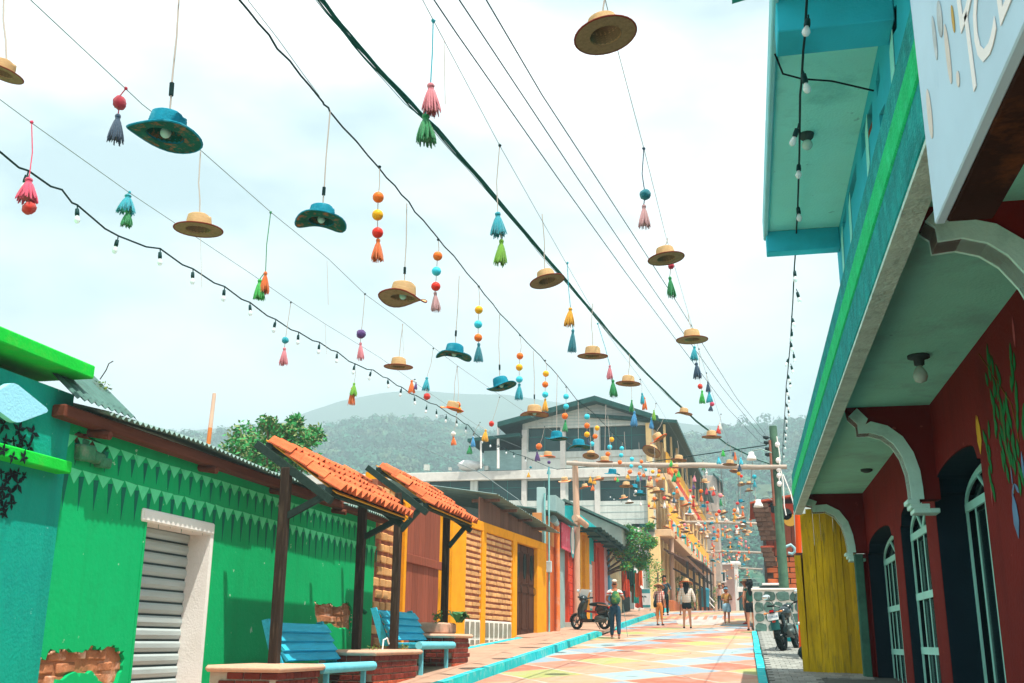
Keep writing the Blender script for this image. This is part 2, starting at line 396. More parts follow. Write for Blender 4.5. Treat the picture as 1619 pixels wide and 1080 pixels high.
# right pavement of small grey blocks
pv = bpy.data.objects.new('pavement', None); COL.objects.link(pv); pv['kind'] = 'structure'
b2 = MB(); strip(b2, .28, 2.45, [y for y in YS if -8 <= y <= 60], .035); b2.build('paving_bed', mat('paving_sand', '#5c605c'), pv)
blk = MB(); blk.bbox((-.092, -.142, -.05), (.092, .142, 0), .008); bme = blk.mesh('paver', M_paver)
cnt = 0; rest = MB()
for j in range(92):
    yy = 14.4 + j * .29
    for i in range(9):
        xx = .385 + i * .19 + (.095 if j % 2 else 0)
        if xx > 1.05 + (0.9 if yy < 17.5 or yy > 19 else 0) or xx > 2.1: continue
        zz = g(yy) + .062 + rnd.uniform(-.004, .004)
        if cnt < 280:
            o = link('paver', bme, pv, (xx, yy, zz)); o.rotation_euler = (math.atan(.053), 0, rnd.uniform(-.02, .02)); cnt += 1
        else:
            rest.hexa([(xx - .09, yy - .14, zz - .05), (xx + .09, yy - .14, zz - .05), (xx + .09, yy + .14, zz - .05), (xx - .09, yy + .14, zz - .05)],
                      [(xx - .09, yy - .14, zz - .008), (xx + .09, yy - .14, zz - .008), (xx + .09, yy + .14, zz + .008), (xx - .09, yy + .14, zz + .008)])
o = rest.build('paver_blocks', M_paver, pv); o['kind'] = 'stuff'

# ---------------------------------------------------------------- hills and forest
def ridge_fn(pts, D):
    """crest height by bearing, from where the crest shows in the photograph at distance D"""
    a = []
    for u, v in pts:
        d = _ray(u, v); h = math.hypot(d[0], d[1]); a.append((math.atan2(d[0], d[1]), EYE + d[2] / h * D))
    a.sort(); xs = [p[0] for p in a]; zs = [p[1] for p in a]
    return lambda t: float(np.interp(t, xs, zs))
M_forest_floor = mat('forest_floor', (.05, .085, .04), var=.3, scale=.05, bump=0)
M_leafmass = None
def hill(name, pts, D, D0, seed, z0=2.0, back=1.5):
    fn = ridge_fn(pts, D); rg = np.random.RandomState(seed)
    na, nr = 160, 26
    az = np.linspace(-1.15, .95, na); rr = np.concatenate([np.linspace(D0, D, nr), np.linspace(D * 1.08, D * back, 6)])
    ph = rg.rand(8) * 6.28
    vs = []; 
    for a in az:
        zt = fn(a)
        for r in rr:
            if r <= D:
                t = (r - D0) / (D - D0); z = z0 + (zt - z0) * (t ** 1.25)
            else:
                t = (r - D) / (D * back - D); z = zt * (1 - .6 * t)
            w = sum(math.sin(a * (9 + 7 * k) + r * .011 * (k + 1) + ph[k]) / (k + 1.5) for k in range(6))
            z += w * D * .006 * (1 if r != D else .4)
            vs.append((math.sin(a) * r, math.cos(a) * r, z))
    m = len(rr); fs = [(i * m + j, (i + 1) * m + j, (i + 1) * m + j + 1, i * m + j + 1) for i in range(na - 1) for j in range(m - 1)]
    mb = MB(); mb.add(vs, fs, True)
    return struct(name, mb, M_forest_floor), fn
NEAR = [(-900, 700), (100, 708), (250, 702), (300, 694), (340, 697), (420, 700), (500, 697), (530, 684), (560, 676), (600, 674), (640, 672), (700, 675), (740, 684), (780, 694), (840, 690), (920, 694), (1000, 690), (1050, 704), (1080, 698), (1110, 702), (1150, 690), (1190, 684), (1215, 679), (1260, 674), (1400, 668), (2600, 668)]
FAR = [(-1500, 690), (100, 690), (300, 676), (440, 668), (490, 648), (540, 632), (600, 622), (660, 618), (720, 622), (800, 622), (900, 640), (1000, 660), (1100, 676), (1300, 684), (2600, 690)]
_, near_fn = hill('hill', NEAR, 620, 170, 3)
_, far_fn = hill('mountain', FAR, 1220, 760, 5, z0=20, back=1.2)
def forest():
    """a far wood: crowns of leaf-sprays lying on the hillside"""
    rg = np.random.RandomState(11); allv = []; n = 0; K = 120
    while n < 5600:
        a = rg.uniform(-.62, .10) if n > 700 else rg.uniform(-1.0, .4)
        r = 200 + (640 - 200) * rg.rand() ** .6; zt = near_fn(a); t = (r - 170) / (620 - 170)
        z = 2.0 + (zt - 2.0) * (min(t, 1) ** 1.25) - (max(t - 1, 0) * 100)
        s = rg.uniform(1.7, 3.6) * (1 + .5 * (rg.rand() < .12)); lob = rg.randn(4, 3) * .45
        d = rg.randn(K, 3); d /= np.linalg.norm(d, axis=1)[:, None]; d[:, 2] = np.abs(d[:, 2]) * 1.1 - .25
        p = (d * rg.uniform(.55, 1.05, (K, 1)) + lob[rg.randint(0, 4, K)]) * s * np.array([1, 1, rg.uniform(.8, 1.2)])
        tn = np.cross(d, rg.randn(K, 3)); tn /= np.linalg.norm(tn, axis=1)[:, None] + 1e-6; bt = np.cross(d, tn)
        w = s * rg.uniform(.16, .34, (K, 1)); c = p + np.array([math.sin(a) * r, math.cos(a) * r, z + s * .6]); j = rg.randn(K, 3) * w * .25
        tri = np.stack([c + tn * w + j, c - tn * w * .6 + bt * w * .8, c - tn * w * .5 - bt * w * .9], 1)
        allv.append(tri.reshape(-1, 3)); n += 1
    v = np.concatenate(allv).astype(np.float32); nf = len(v) // 3
    me = bpy.data.meshes.new('forest'); me.vertices.add(len(v)); me.vertices.foreach_set('co', v.ravel())
    me.loops.add(len(v)); me.loops.foreach_set('vertex_index', np.arange(len(v), dtype=np.int32)); me.polygons.add(nf)
    me.polygons.foreach_set('loop_start', np.arange(0, len(v), 3, dtype=np.int32)); me.update(calc_edges=True)
    me.materials.append(mat('forest_leaves', (.03, .135, .085), var=.6, scale=.12, bump=0, rough=.9, stain='#9a9a70', stain_amt=.5, stain_scale=.04))
    ob = link('forest', me); ob['kind'] = 'stuff'; return ob
forest()
# ---------------------------------------------------------------- the air
hz = MB(); hz.box((-1480, -60, -12), (1480, 1540, 322))
hm = bpy.data.materials.new('haze_air'); hm.use_nodes = True; t = hm.node_tree; t.nodes.remove(t.nodes['Principled BSDF'])
pvn = t.nodes.new('ShaderNodeVolumePrincipled'); pvn.inputs['Color'].default_value = (.66, .91, 1.0, 1); pvn.inputs['Density'].default_value = .00135; pvn.inputs['Anisotropy'].default_value = 0
t.links.new(pvn.outputs[0], t.nodes['Material Output'].inputs['Volume'])
o = hz.build('haze', hm); o['kind'] = 'stuff'

# ================================================================ LEFT SIDE
M_teal = mat('teal_wall_paint', '#089a86', var=.10, scale=.9, stain='#0c6f74', stain_amt=.45, stain_scale=.9, bump=.35, bscale=30, drip='#0a7a70', drip_amt=.5, chip='#9fd0c8', chip_amt=.6)
M_lime = mat('lime_trim_paint', '#16c63c', var=.12, scale=3, stain='#6fae3a', stain_amt=.35, stain_scale=4, bump=.3)
M_plaque = mat('pale_blue_paint', '#9adcf2', var=.06, bump=.3)
M_black = mat('black_paint', '#101c20', var=.1, bump=0)
M_green = mat('green_wall_paint', '#02ab66', var=.10, scale=1.1, stain='#0b7f4a', stain_amt=.45, stain_scale=1.1, bump=.25, bscale=18, drip='#078a50', drip_amt=.3, chip='#bfe0c8', chip_amt=.7)
M_adobe = mat('adobe', '#a86f4e', var=.4, scale=3.5, stain='#ecc4ae', stain_amt=1.0, stain_scale=1.7, bump=1.0, bscale=14)
M_cap = mat('pink_stone_cap', '#d3a68c', var=.15, scale=4, stain='#8f8a80', stain_amt=.5, stain_scale=4, bump=.35)
M_brownwood = wood('brown_timber', '#6b3a2a', axis=1)
M_darkwood = mat('dark_post_timber', '#33271f', rough=.75, var=.4, scale=1.6, bump=.4, bscale=6, rand=.15, stretch=(14, 14, 1), stain='#6b5a48', stain_amt=.6, stain_scale=2)
M_white = mat('white_paint', '#efebe6', var=.04, stain='#c9c3b6', stain_amt=.3, stain_scale=3, bump=.25)
M_metal = mat('galvanised_sheet', '#7f9a94', var=.2, scale=2, rough=.5, metal=.35, stain='#6d5a4a', stain_amt=.45, stain_scale=2)
M_shut = mat('shutter_slat_metal', '#b9c7c8', var=.10, rough=.45, metal=.3, stain='#8f9a98', stain_amt=.4, stain_scale=3, stretch=(1, .4, 3))

def vgrad_tag(): pass
# ---- teal house, nearest on the left
H = thing('teal_house', 'teal painted house with bright green ledges and a pale blue diamond plaque', 'house', (-7.5, 7, g(7)))
mb = MB(); yc = atX(106, 715, -6.66).y; mb.box((-12, 1.5, 0), (-6.66, yc, 4.0)); mb.build('wall', M_teal, H)
zt = atX(123, 600, -6.66).z
mb = MB(); ye = atX(150, 590, -6.46).y; mb.bbox((-12, 1.4, zt - .01), (-6.46, ye, zt + .13), .012); mb.build('coping', M_lime, H)
zl = atX(114, 748, -6.5).z
mb = MB(); mb.bbox((-6.9, 1.4, zl - .01), (-6.5, atX(114, 742, -6.5).y, zl + .11), .012); mb.build('ledge', M_lime, H)
pc = [atX(u, v, -6.50) for u, v in ((-4, 612), (33, 606), (77, 650), (27, 668), (-22, 632))]
mb = MB()
c_ = sum(pc, Vector()) / 5
def roundpoly(ps, k=.12):
    out = []
    for i, p in enumerate(ps):
        a, b_ = ps[i - 1], ps[(i + 1) % len(ps)]
        out += [p.lerp(a, k), p.lerp(p.lerp(a, k).lerp(p.lerp(b_, k), .5), .6), p.lerp(b_, k)]
    return out
pc4 = [atX(u, v, -6.50) for u, v in ((22, 603), (80, 650), (26, 670), (-26, 632))]
mb.prism(roundpoly(pc4), (-.07, 0, 0)); mb.build('diamond_plaque', M_plaque, H)
mb = MB()
def petal_star(mb, c, s, X, seed):
    rg = random.Random(seed); a0 = rg.uniform(0, 1.5)
    for k in range(4 + (seed % 2)):
        a = a0 + k * 2 * math.pi / (4 + seed % 2) + rg.uniform(-.2, .2); s_ = s * .72; l = s_ * rg.uniform(.75, 1.25); w = s_ * .22
        d = Vector((0, math.cos(a), math.sin(a))); n = Vector((0, -math.sin(a), math.cos(a)))
        mb.prism([c, c + d * l * .45 + n * w, c + d * l, c + d * l * .45 - n * w], (.004, 0, 0))
k = 0
def flower(p, s, k):
    m_ = MB(); petal_star(m_, p, s, 0, k); m_.build('stencilled_flower', M_black, H)
for u, v, s in ((6, 671, .13), (30, 680, .13), (52, 684, .14), (9, 697, .09), (21, 697, .08), (36, 695, .09), (46, 707, .11), (31, 706, .10),
                (2, 748, .08), (18, 750, .12), (28, 765, .15), (10, 760, .1), (16, 780, .14), (4, 775, .12), (18, 796, .1), (6, 802, .1), (2, 790, .1), (6, 812, .09), (22, 752, .08), (38, 753, .07), (28, 748, .07)):
    flower(atX(u, v, -6.655), s, k); k += 1
for u, v, s in ((5, 712, .11), (20, 722, .1), (38, 724, .1)): flower(atX(u, v, -6.495), s, k); k += 1

# ---- green house
XG = -6.7
Hs = thing('green_house', 'green house with roller shutter, crumbling plaster and a corrugated metal roof', 'house', (XG, 14, g(14)))
def W2(u, v): p = atX(u, v, XG); return (p.y, p.z)
y0, y1 = 8.9, W2(593, 862)[0]
ztop = 3.86
sy0 = W2(230, 824)[0]; sy1 = W2(335, 846)[0]; sz = W2(300, 838)[1] + .02
patch1 = [W2(u, v) for u, v in ((52, 1050), (56, 1026), (66, 1041), (86, 1028), (108, 1025), (129, 1032), (145, 1020), (160, 1028), (178, 1020), (188, 1030), (197, 1027), (194, 1060), (181, 1086), (168, 1092), (150, 1066), (128, 1064), (108, 1068), (88, 1082), (60, 1098))]
patch2 = [W2(u, v) for u, v in ((497, 951), (503, 956), (520, 953), (526, 957.5), (540, 958), (548, 950), (555, 958), (557, 973), (553, 1004), (549, 994), (538, 995), (524, 986), (502, 985), (498, 968))]
corner = [W2(u, v) for u, v in ((118, 686), (128, 680), (172, 708), (166, 716), (158, 730), (140, 728), (131, 710), (118, 708))]
wallo = [(y0, .3), (y1, .3), (y1, ztop), (y0, ztop)]
shole = [(sy0, .35), (sy1, .35), (sy1, sz), (sy0, sz)]
def rough(lp, k=3, a=.025, seed=1):
    rg = random.Random(seed); out = []
    for i, p in enumerate(lp):
        q = lp[(i + 1) % len(lp)]
        for j in range(k):
            t = j / k; out.append((p[0] + (q[0] - p[0]) * t + (rg.uniform(-a, a) if j else 0), p[1] + (q[1] - p[1]) * t + (rg.uniform(-a, a) if j else 0)))
    return out
mb = MB(); mb.wall(wallo, [shole, rough(patch1, 4, .035, 1), rough(patch2, 4, .026, 2), corner], (XG, 0, 0), (0, 1, 0), (0, 0, 1), .05)
mb.build('plaster', M_green, Hs)
mb = MB()
core = [(y0, .3), (y1, .3), (y1, ztop - .02), (y0 + 1.0, ztop - .02), (y0 + .55, ztop - .3), (y0, ztop - .42)]
mb.wall(core, [shole], (XG - .051, 0, 0), (0, 1, 0), (0, 0, 1), .5); mb.build('adobe_core', M_adobe, Hs)
adb = MB(); adb.bbox((-.02, -.155, -.052), (.02, .155, .052), .014); adb = adb.mesh('adobe_block', M_adobe)
for lp in (patch1, patch2):
    ys_, zs_ = [p[0] for p in lp], [p[1] for p in lp]; z = min(zs_); r = 0
    while z < max(zs_) + .05:
        y = min(ys_) - .1 + (.17 if r % 2 else 0)
        while y < max(ys_) + .1:
            o = link('adobe_block', adb, Hs, (XG - .062 + rnd.uniform(-.012, .014), y, z)); o.rotation_euler = (rnd.uniform(-.05, .05), rnd.uniform(-.1, .1), rnd.uniform(-.05, .05)); o.scale = (1, rnd.uniform(.85, 1.04), rnd.uniform(.85, 1.05)); y += .34
        z += .122; r += 1
    for k in range(26):
        p = lp[rnd.randrange(len(lp))]; q = lp[(lp.index(p) + 1) % len(lp)]; s_ = rnd.random(); m_ = MB(); m_.sphere((0, 0, 0), rnd.uniform(.008, .022), 6, 4, (.8, 1.3, 1), noise=.3)
        o = m_.build('plaster_crumb', M_cap, None); o.parent = Hs; o.location = Vector((XG - .012, p[0] + (q[0] - p[0]) * s_, p[1] + (q[1] - p[1]) * s_ - .01)) - Hs.location
for u, v, w, h, d in ((128, 716, .22, .17, .1), (147, 724, .24, .12, .07), (157, 731, .2, .11, .1), (136, 702, .16, .12, .03)):
    p = atX(u, v, XG); mb = MB(); mb.bbox((-w / 2, -w / 2, -h / 2), (w / 2, w / 2, h / 2), .02)
    o = mb.build('rubble_block', mat('greenish_rubble', '#3f7f5c', var=.4, scale=6, stain='#8a8f7c', stain_amt=.7, stain_scale=5, bump=.8), None); o.parent = Hs; o.location = p + Vector((d - .1, 0, 0)) - Hs.location; o.rotation_euler = (rnd.uniform(-.2, .2), rnd.uniform(-.2, .2), rnd.uniform(-.3, .3))
# bright strip at the wall's near end
mb = MB(); mb.box((XG + .001, y0 - .02, .3), (XG + .02, y0 + .17, W2(112, 690)[1])); mb.build('corner_strip', M_lime, Hs)
# painted zigzag border: light triangles and dark slivers in two rows
Mz1 = mat('zigzag_light_green', '#5fe0a0', var=.12, scale=4, stain='#1fae66', stain_amt=.4, stain_scale=5); Mz2 = mat('zigzag_dark_green', '#076b56', var=.15, scale=4)
mb = MB(); P = .262
for row, zb, dp, sp in ((0, W2(250, 775)[1] , .155, .42), (1, W2(250, 775)[1] + .33, .135, .30)):
    yy = y0 + .2 + row * .12
    while yy < y1 - .1:
        j = rnd.uniform(-.022, .022); j2 = rnd.uniform(-.02, .02)
        mb.cur = 0; mb.prism([(XG + .001, yy + j2 * .4, zb + j2 * .4), (XG + .001, yy + P * .96 + j * .3, zb - j2 * .3), (XG + .001, yy + P * .5 + j2, zb - dp + j)], (.003, 0, 0))
        mb.cur = 1; mb.prism([(XG + .001, yy + P - .045, zb - .07), (XG + .001, yy + P + .045, zb - .06), (XG + .001, yy + P + .004, zb - sp + j * 1.5)], (.0025, 0, 0))
        yy += P
mb.build('painted_zigzag', [Mz1, Mz2], Hs)
# shutter
shp = bpy.data.objects.new('roller_shutter', None); COL.objects.link(shp); shp.parent = Hs
mbs = MB(); w = sy1 - sy0
prof = [(0, 0), (.012, .012), (.03, .05), (.028, .10), (.008, .125)]
vs = []; 
for q in (sy0, sy1): vs += [(a, q - sy0, b_) for a, b_ in prof]
n = len(prof); mbs.add(vs, [(i, i + 1, n + i + 1, n + i) for i in range(n - 1)]); mbs.cur = 1
mbs.box((-.012, 0, .122), (.004, w, .148))
sme = mbs.mesh('slat', [M_shut, mat('slat_gap', '#39484a', var=.1)])
zz = .55
while zz < sz + .05: link('slat', sme, None, None).parent = shp; o = COL.objects[-1]; o.location = Vector((XG - .32, sy0, zz)) - worldloc(shp); zz += .148
mb = MB(); mb.box((XG - .36, sy0, .3), (XG - .33, sy1, sz + .1)); mb.build('shutter_back', mat('slat_gap', '#39484a'), shp)
# reveal, jamb and lintel
mb = MB(); mb.hexa([(XG - .31, sy1 - .03, .3), (XG + .012, sy1 - .05, .3), (XG + .012, sy1 + .03, .3), (XG - .31, sy1 + .02, .3)], [(XG - .31, sy1 - .03, sz), (XG + .012, sy1 - .05, sz), (XG + .012, sy1 + .03, sz), (XG - .31, sy1 + .02, sz)]); mb.build('jamb', M_white, Hs)
mb = MB(); mb.bbox((XG - .3, sy0 - .10, sz - .03), (XG + .03, sy1 + .02, sz + .12), .02); mb.build('lintel', M_white, Hs)
mb = MB(); mb.box((XG - .3, sy0 - .012, .3), (XG + .008, sy0 + .03, sz - .03)); mb.build('jamb', M_green, Hs)
# roof: eave beam, rafter ends and corrugated sheets
ze = 3.80
mb = MB(); mb.bbox((-6.66, y0 + .05, ze - .1), (-6.50, y1 + .1, ze + .03), .015); mb.build('eave_beam', M_brownwood, Hs)
for q in (y0 + .75, y0 + 3.1, y0 + 5.2, y0 + 7.6): mb = MB(); mb.tube([(-7.2, q, ze - .04), (-6.45, q + .02, ze - .16)], .045, 8); mb.build('rafter_end', M_brownwood, Hs)
def corrugated(name, ya, yb, xa, za, xb, zb, m, parent, per=.11, amp=.02, seed=0, warp=0.0, th=.006):
    rg = random.Random(seed); vs = []; n = int((yb - ya) / per * 6); 
    for i in range(n + 1):
        yy = ya + (yb - ya) * i / n; h = amp * math.sin(2 * math.pi * yy / per); wv = warp * math.sin(yy * 1.7 + seed)
        for t in (0, .5, 1): vs.append((xa + (xb - xa) * t, yy, za + (zb - za) * t + h + wv * (1 - t)))
    fs = []
    for i in range(n):
        for j in range(2): fs.append((i * 3 + j, i * 3 + j + 1, i * 3 + j + 4, i * 3 + j + 3))
    mb = MB(); mb.add(vs, fs, True); mb.add([(a, b_, c - th) for a, b_, c in vs], [f[::-1] for f in fs], True)
    e = [i * 3 for i in range(n + 1)]
    mb.add([vs[i] for i in e] + [(vs[i][0], vs[i][1], vs[i][2] - th) for i in e], [(i, i + 1, n + 2 + i, n + 1 + i) for i in range(n)])
    return mb.build(name, m, parent)
corrugated('roof_sheet', y0 + .6, 13.4, -6.38, ze + .07, -9.6, ze + .85, M_metal, Hs, seed=1, warp=.02)
corrugated('roof_sheet', 13.35, y1 - 2.3, -6.40, ze + .045, -9.6, ze + .8, M_metal, Hs, seed=2, warp=.015)
corrugated('roof_sheet', y1 - 2.2, y1 + .25, -6.43, ze - .02, -9.6, ze + .6, M_metal, Hs, seed=3, warp=.012)
corrugated('roof_sheet', y0 + .05, y0 + 1.15, -6.40, ze + .10, -7.0, ze + .62, mat('rusting_dark_sheet', '#4c6f68', var=.25, rough=.5, metal=.2, stain='#6d5a4a', stain_amt=.5), Hs, per=.12, amp=.016, seed=4)
mb = MB(); mb.box((-6.72, y1 - .7, 2.06), (XG + .05, y1 - .6, 2.14)); mb.tube([(XG + .05, y1 - .65, 2.1), (XG + .12, y1 - .65, 2.05)], .035); mb.build('meter_box', mat('green_pipe', '#0f6b4a'), Hs)

# small weed growing on the green house roof edge, and the bare twig
t = thing('roof_plant', 'small leafy weed with a bare twig sprouting on the roof corner', 'plant', tuple(atY(148, 612, 9.9)))
mb = MB(); p0 = atY(148, 612, 9.9)
leaves(mb, [(p0 + Vector((dx, 0, dz)), .12, .5) for dx, dz in ((-.14, .0), (0, .02), (.12, -.01))], 40, .05, 3)
mb.build('foliage', [mat('leaf_olive', (.10, .19, .04), var=.4), mat('leaf_pale', (.22, .28, .08), var=.3)], t)
mb = MB(); mb.tube([atY(158, 600, 9.9), atY(168, 585, 9.9), atY(172, 575, 9.9), atY(179, 571, 9.9)], .006, 5); mb.build('twig', M_darkwood, t)
# orange and white pole behind the roof
a, b_ = atY(327, 722, 17), atY(339, 622, 17)
t = thing('painted_pole', 'orange and white painted pole standing behind the corrugated roof', 'pole', (a.x, a.y, 2))
mb = MB(); mb.tube([(a.x - .03, a.y, 1.2), a, a.lerp(b_, .45)], .04, 8); mb.build('lower_pole', mat('orange_pole_paint', '#d98245', var=.2, stain='#e9d9c8', stain_amt=.6), t)
mb = MB(); mb.tube([a.lerp(b_, .45), b_], [.04, .035], 8); mb.build('upper_pole', mat('white_pole_paint', '#d9b7a0', var=.2, stain='#d98245', stain_amt=.8, stain_scale=2), t)

# ---- planters, benches, pergolas
M_brick = mat('dark_red_brick', '#7a3226', var=.25, scale=8, rand=.22, bump=.4, stain='#3a2420', stain_amt=.5, stain_scale=5)
M_brickl = mat('orange_brick_foot', '#b8573a', var=.2, scale=8, rand=.2, bump=.4)
M_mortar = mat('pale_mortar', '#bfae9e', var=.15, bump=.4)
XP = -5.2
bme = MB(); bme.bbox((-.02, -.098, -.036), (.02, .098, .036), .006); brick_y = bme.mesh('brick', M_brick)
bme = MB(); bme.bbox((-.098, -.02, -.036), (.098, .02, .036), .006); brick_x = bme.mesh('brick', M_brick)
bme = MB(); bme.bbox((-.02, -.098, -.036), (.02, .098, .036), .006); brick_f = bme.mesh('brick', M_brickl)
def planter(ya, yb, ztop, label, depth=.85):
    zb = g((ya + yb) / 2) + .02
    t = thing('brick_planter', label, 'planter', (XP - depth / 2, (ya + yb) / 2, zb), 'brick planters along the left pavement')
    mb = MB(); mb.box((XP - depth, ya + .02, zb - .3), (XP - .018, yb - .02, ztop - .07)); mb.build('mortar_core', M_mortar, t)
    zz = ztop - .115; r = 0
    while zz > zb - .05:
        yy = ya + .1 + (.1 if r % 2 else 0) - (.1 if r % 2 else 0)
        y_ = ya + (.10 if r % 2 == 0 else .0)
        while y_ < yb - .02:
            c = y_; lo, hi = max(c - .098, ya + .004), min(c + .098, yb - .004)
            if hi - lo > .04:
                o = link('brick', brick_f if zz < zb + .17 else brick_y, t, (XP - .012 + rnd.uniform(-.003, .003), (lo + hi) / 2, zz + rnd.uniform(-.002, .002)))
                o.scale = (1, (hi - lo) / .196, 1)
            y_ += .21
        x_ = XP - .02 - (.10 if r % 2 else 0)
        for k in range(3):
            c = x_ - k * .21 - .09
            o = link('brick', brick_x, t, (c, ya + .012, zz))
        zz -= .088; r += 1
    mb = MB(); 
    pr = [(XP - depth - .04, ya - .05), (XP + .04, ya - .05), (XP + .04, yb + .05), (XP - depth - .04, yb + .05)]
    mb.bbox((XP - depth - .04, ya - .06, ztop - .075), (XP + .06, yb + .07, ztop), .03); mb.build('stone_cap', M_cap, t)
    return t
pz = [1.31, 1.46, 1.72]
planter(11.5, 12.7, pz[0], 'low red brick planter in front of the green wall by the shutter')
planter(14.7, 16.8, pz[1], 'red brick planter between the two blue benches')
planter(18.9, 20.05, pz[2], 'red brick planter after the second bench, holding leafy plants')
M_blue = mat('blue_bench_slat', '#35b0cc', rough=.7, var=.2, scale=1.6, bump=.4, bscale=6, rand=.14, stretch=(14, 1, 14), chip='#bfe3e6', chip_amt=.7, stain='#2389a8', stain_amt=.5, stain_scale=2)
M_blue2 = mat('pale_blue_bench_edge', '#6fc3d3', var=.12, scale=4, stain='#2a94b0', stain_amt=.5, stain_scale=3, bump=.2)
def bench(ya, yb, zs, label):
    t = thing('bench', label, 'bench', (-5.6, (ya + yb) / 2, g((ya + yb) / 2) + .15), 'blue slatted benches between the planters')
    mb = MB(); mb.box((-5.7, ya + .04, zs - .085), (-5.22, yb - .04, zs - .03)); mb.build('seat_support', M_blue, t)
    for i in range(4):
        x = -5.70 + i * .115; mb = MB(); mb.bbox((x, ya + .02, zs - .03), (x + .10, yb - .02, zs + .003 * (i % 2)), .006); mb.build('seat_slat', M_blue, t)
    mb = MB(); mb.tube([(-5.2, ya, zs - .04), (-5.2, yb, zs - .04)], .062, 12); mb.build('front_roll', M_blue2, t)
    for i in range(4):
        s0 = .04 + i * .125; bx, bz = -5.72, zs
        def q(s, o): return (bx - s * .42 + o * .9 + .035 * (.115 + .04 + i * .125 - s) / .115, bz + s * .95 + o * .4)
        (xa, za), (xb, zb) = q(s0, .03 + .012), q(s0 + .115, .03)
        (xc, zc), (xd, zd) = q(s0 + .115, 0), q(s0, 0)
        mb = MB(); mb.hexa([(xd, ya + .05, zd), (xa, ya + .05, za), (xa, yb - .05, za), (xd, yb - .05, zd)], [(xc, ya + .05, zc), (xb, ya + .05, zb), (xb, yb - .05, zb), (xc, yb - .05, zc)])
        mb.build('back_slat', M_blue, t)
    for yy in (ya + .03, yb - .09):
        mb = MB(); mb.prism([(-5.70, yy, zs - .05), (-5.97, yy, zs + .56), (-6.06, yy, zs + .54), (-5.86, yy, zs - .05)], (0, .06, 0)); mb.build('back_frame', M_blue, t)
    for yy in (ya + .25, yb - .3):
        mb = MB(); mb.box((-5.27, yy, g(yy) + .1), (-5.21, yy + .06, zs - .08)); mb.build('leg', M_blue2, t)
    return t
bench(12.75, 14.65, 1.29, 'blue slatted bench in front of the green wall, the nearer one')
bench(16.8, 18.85, 1.56, 'blue slatted bench in front of the wooden gate, the farther one')
# weeds and debris on the middle planter
t = thing('dry_weeds', 'scrap of weeds and bent wire on the planter between the benches', 'plant', (-5.5, 15.6, pz[1])); mb = MB()
leaves(mb, [((-5.5, 15.5, pz[1] + .03), .16, .25), ((-5.35, 16.5, pz[1] + .03), .1, .3)], 40, .05, 9); mb.build('foliage', [mat('leaf_olive', (.1, .19, .04)), mat('leaf_pale', (.22, .28, .08))], t)
mb = MB(); mb.tube([(-5.45, 15.75, pz[1]), (-5.45, 15.78, pz[1] + .14), (-5.42, 15.85, pz[1] + .17), (-5.4, 15.9, pz[1] + .08)], .012, 6); mb.build('bent_wire', M_white, t)

M_tile = mat('terracotta_tile', '#cf6a42', var=.2, scale=6, rand=.24, bump=.4, bscale=60, stain='#8f4a34', stain_amt=.6, stain_scale=7)
M_beam = wood('dark_green_timber', '#24352f', axis=1)
def tile_mesh():
    """one pantile: a ridged S with a blunt lower end (length along x, rising to -x)"""
    mb = MB(); prof = [(-.5, .0), (-.34, .30), (-.16, .72), (0, .92), (.16, .72), (.34, .30), (.5, 0)]; wy, L_, hh = .20, .37, .105; vs = []
    for x, k in ((0, 1.0), (-L_, .9)):
        for a, h in prof: vs.append((x, a * wy * k, h * hh))
    n = len(prof); mb.add(vs, [(i, i + 1, n + i + 1, n + i) for i in range(n - 1)])
    mb.add([(x, y, z - .014) for x, y, z in vs], [(n + i, n + i + 1, i + 1, i) for i in range(n - 1)])
    mb.add(vs[:n] + [(x, y, z - .014) for x, y, z in vs[:n]], [(i, i + 1, n + i + 1, n + i) for i in range(n - 1)])
    return mb.mesh('roof_tile', M_tile)
TILE = tile_mesh()
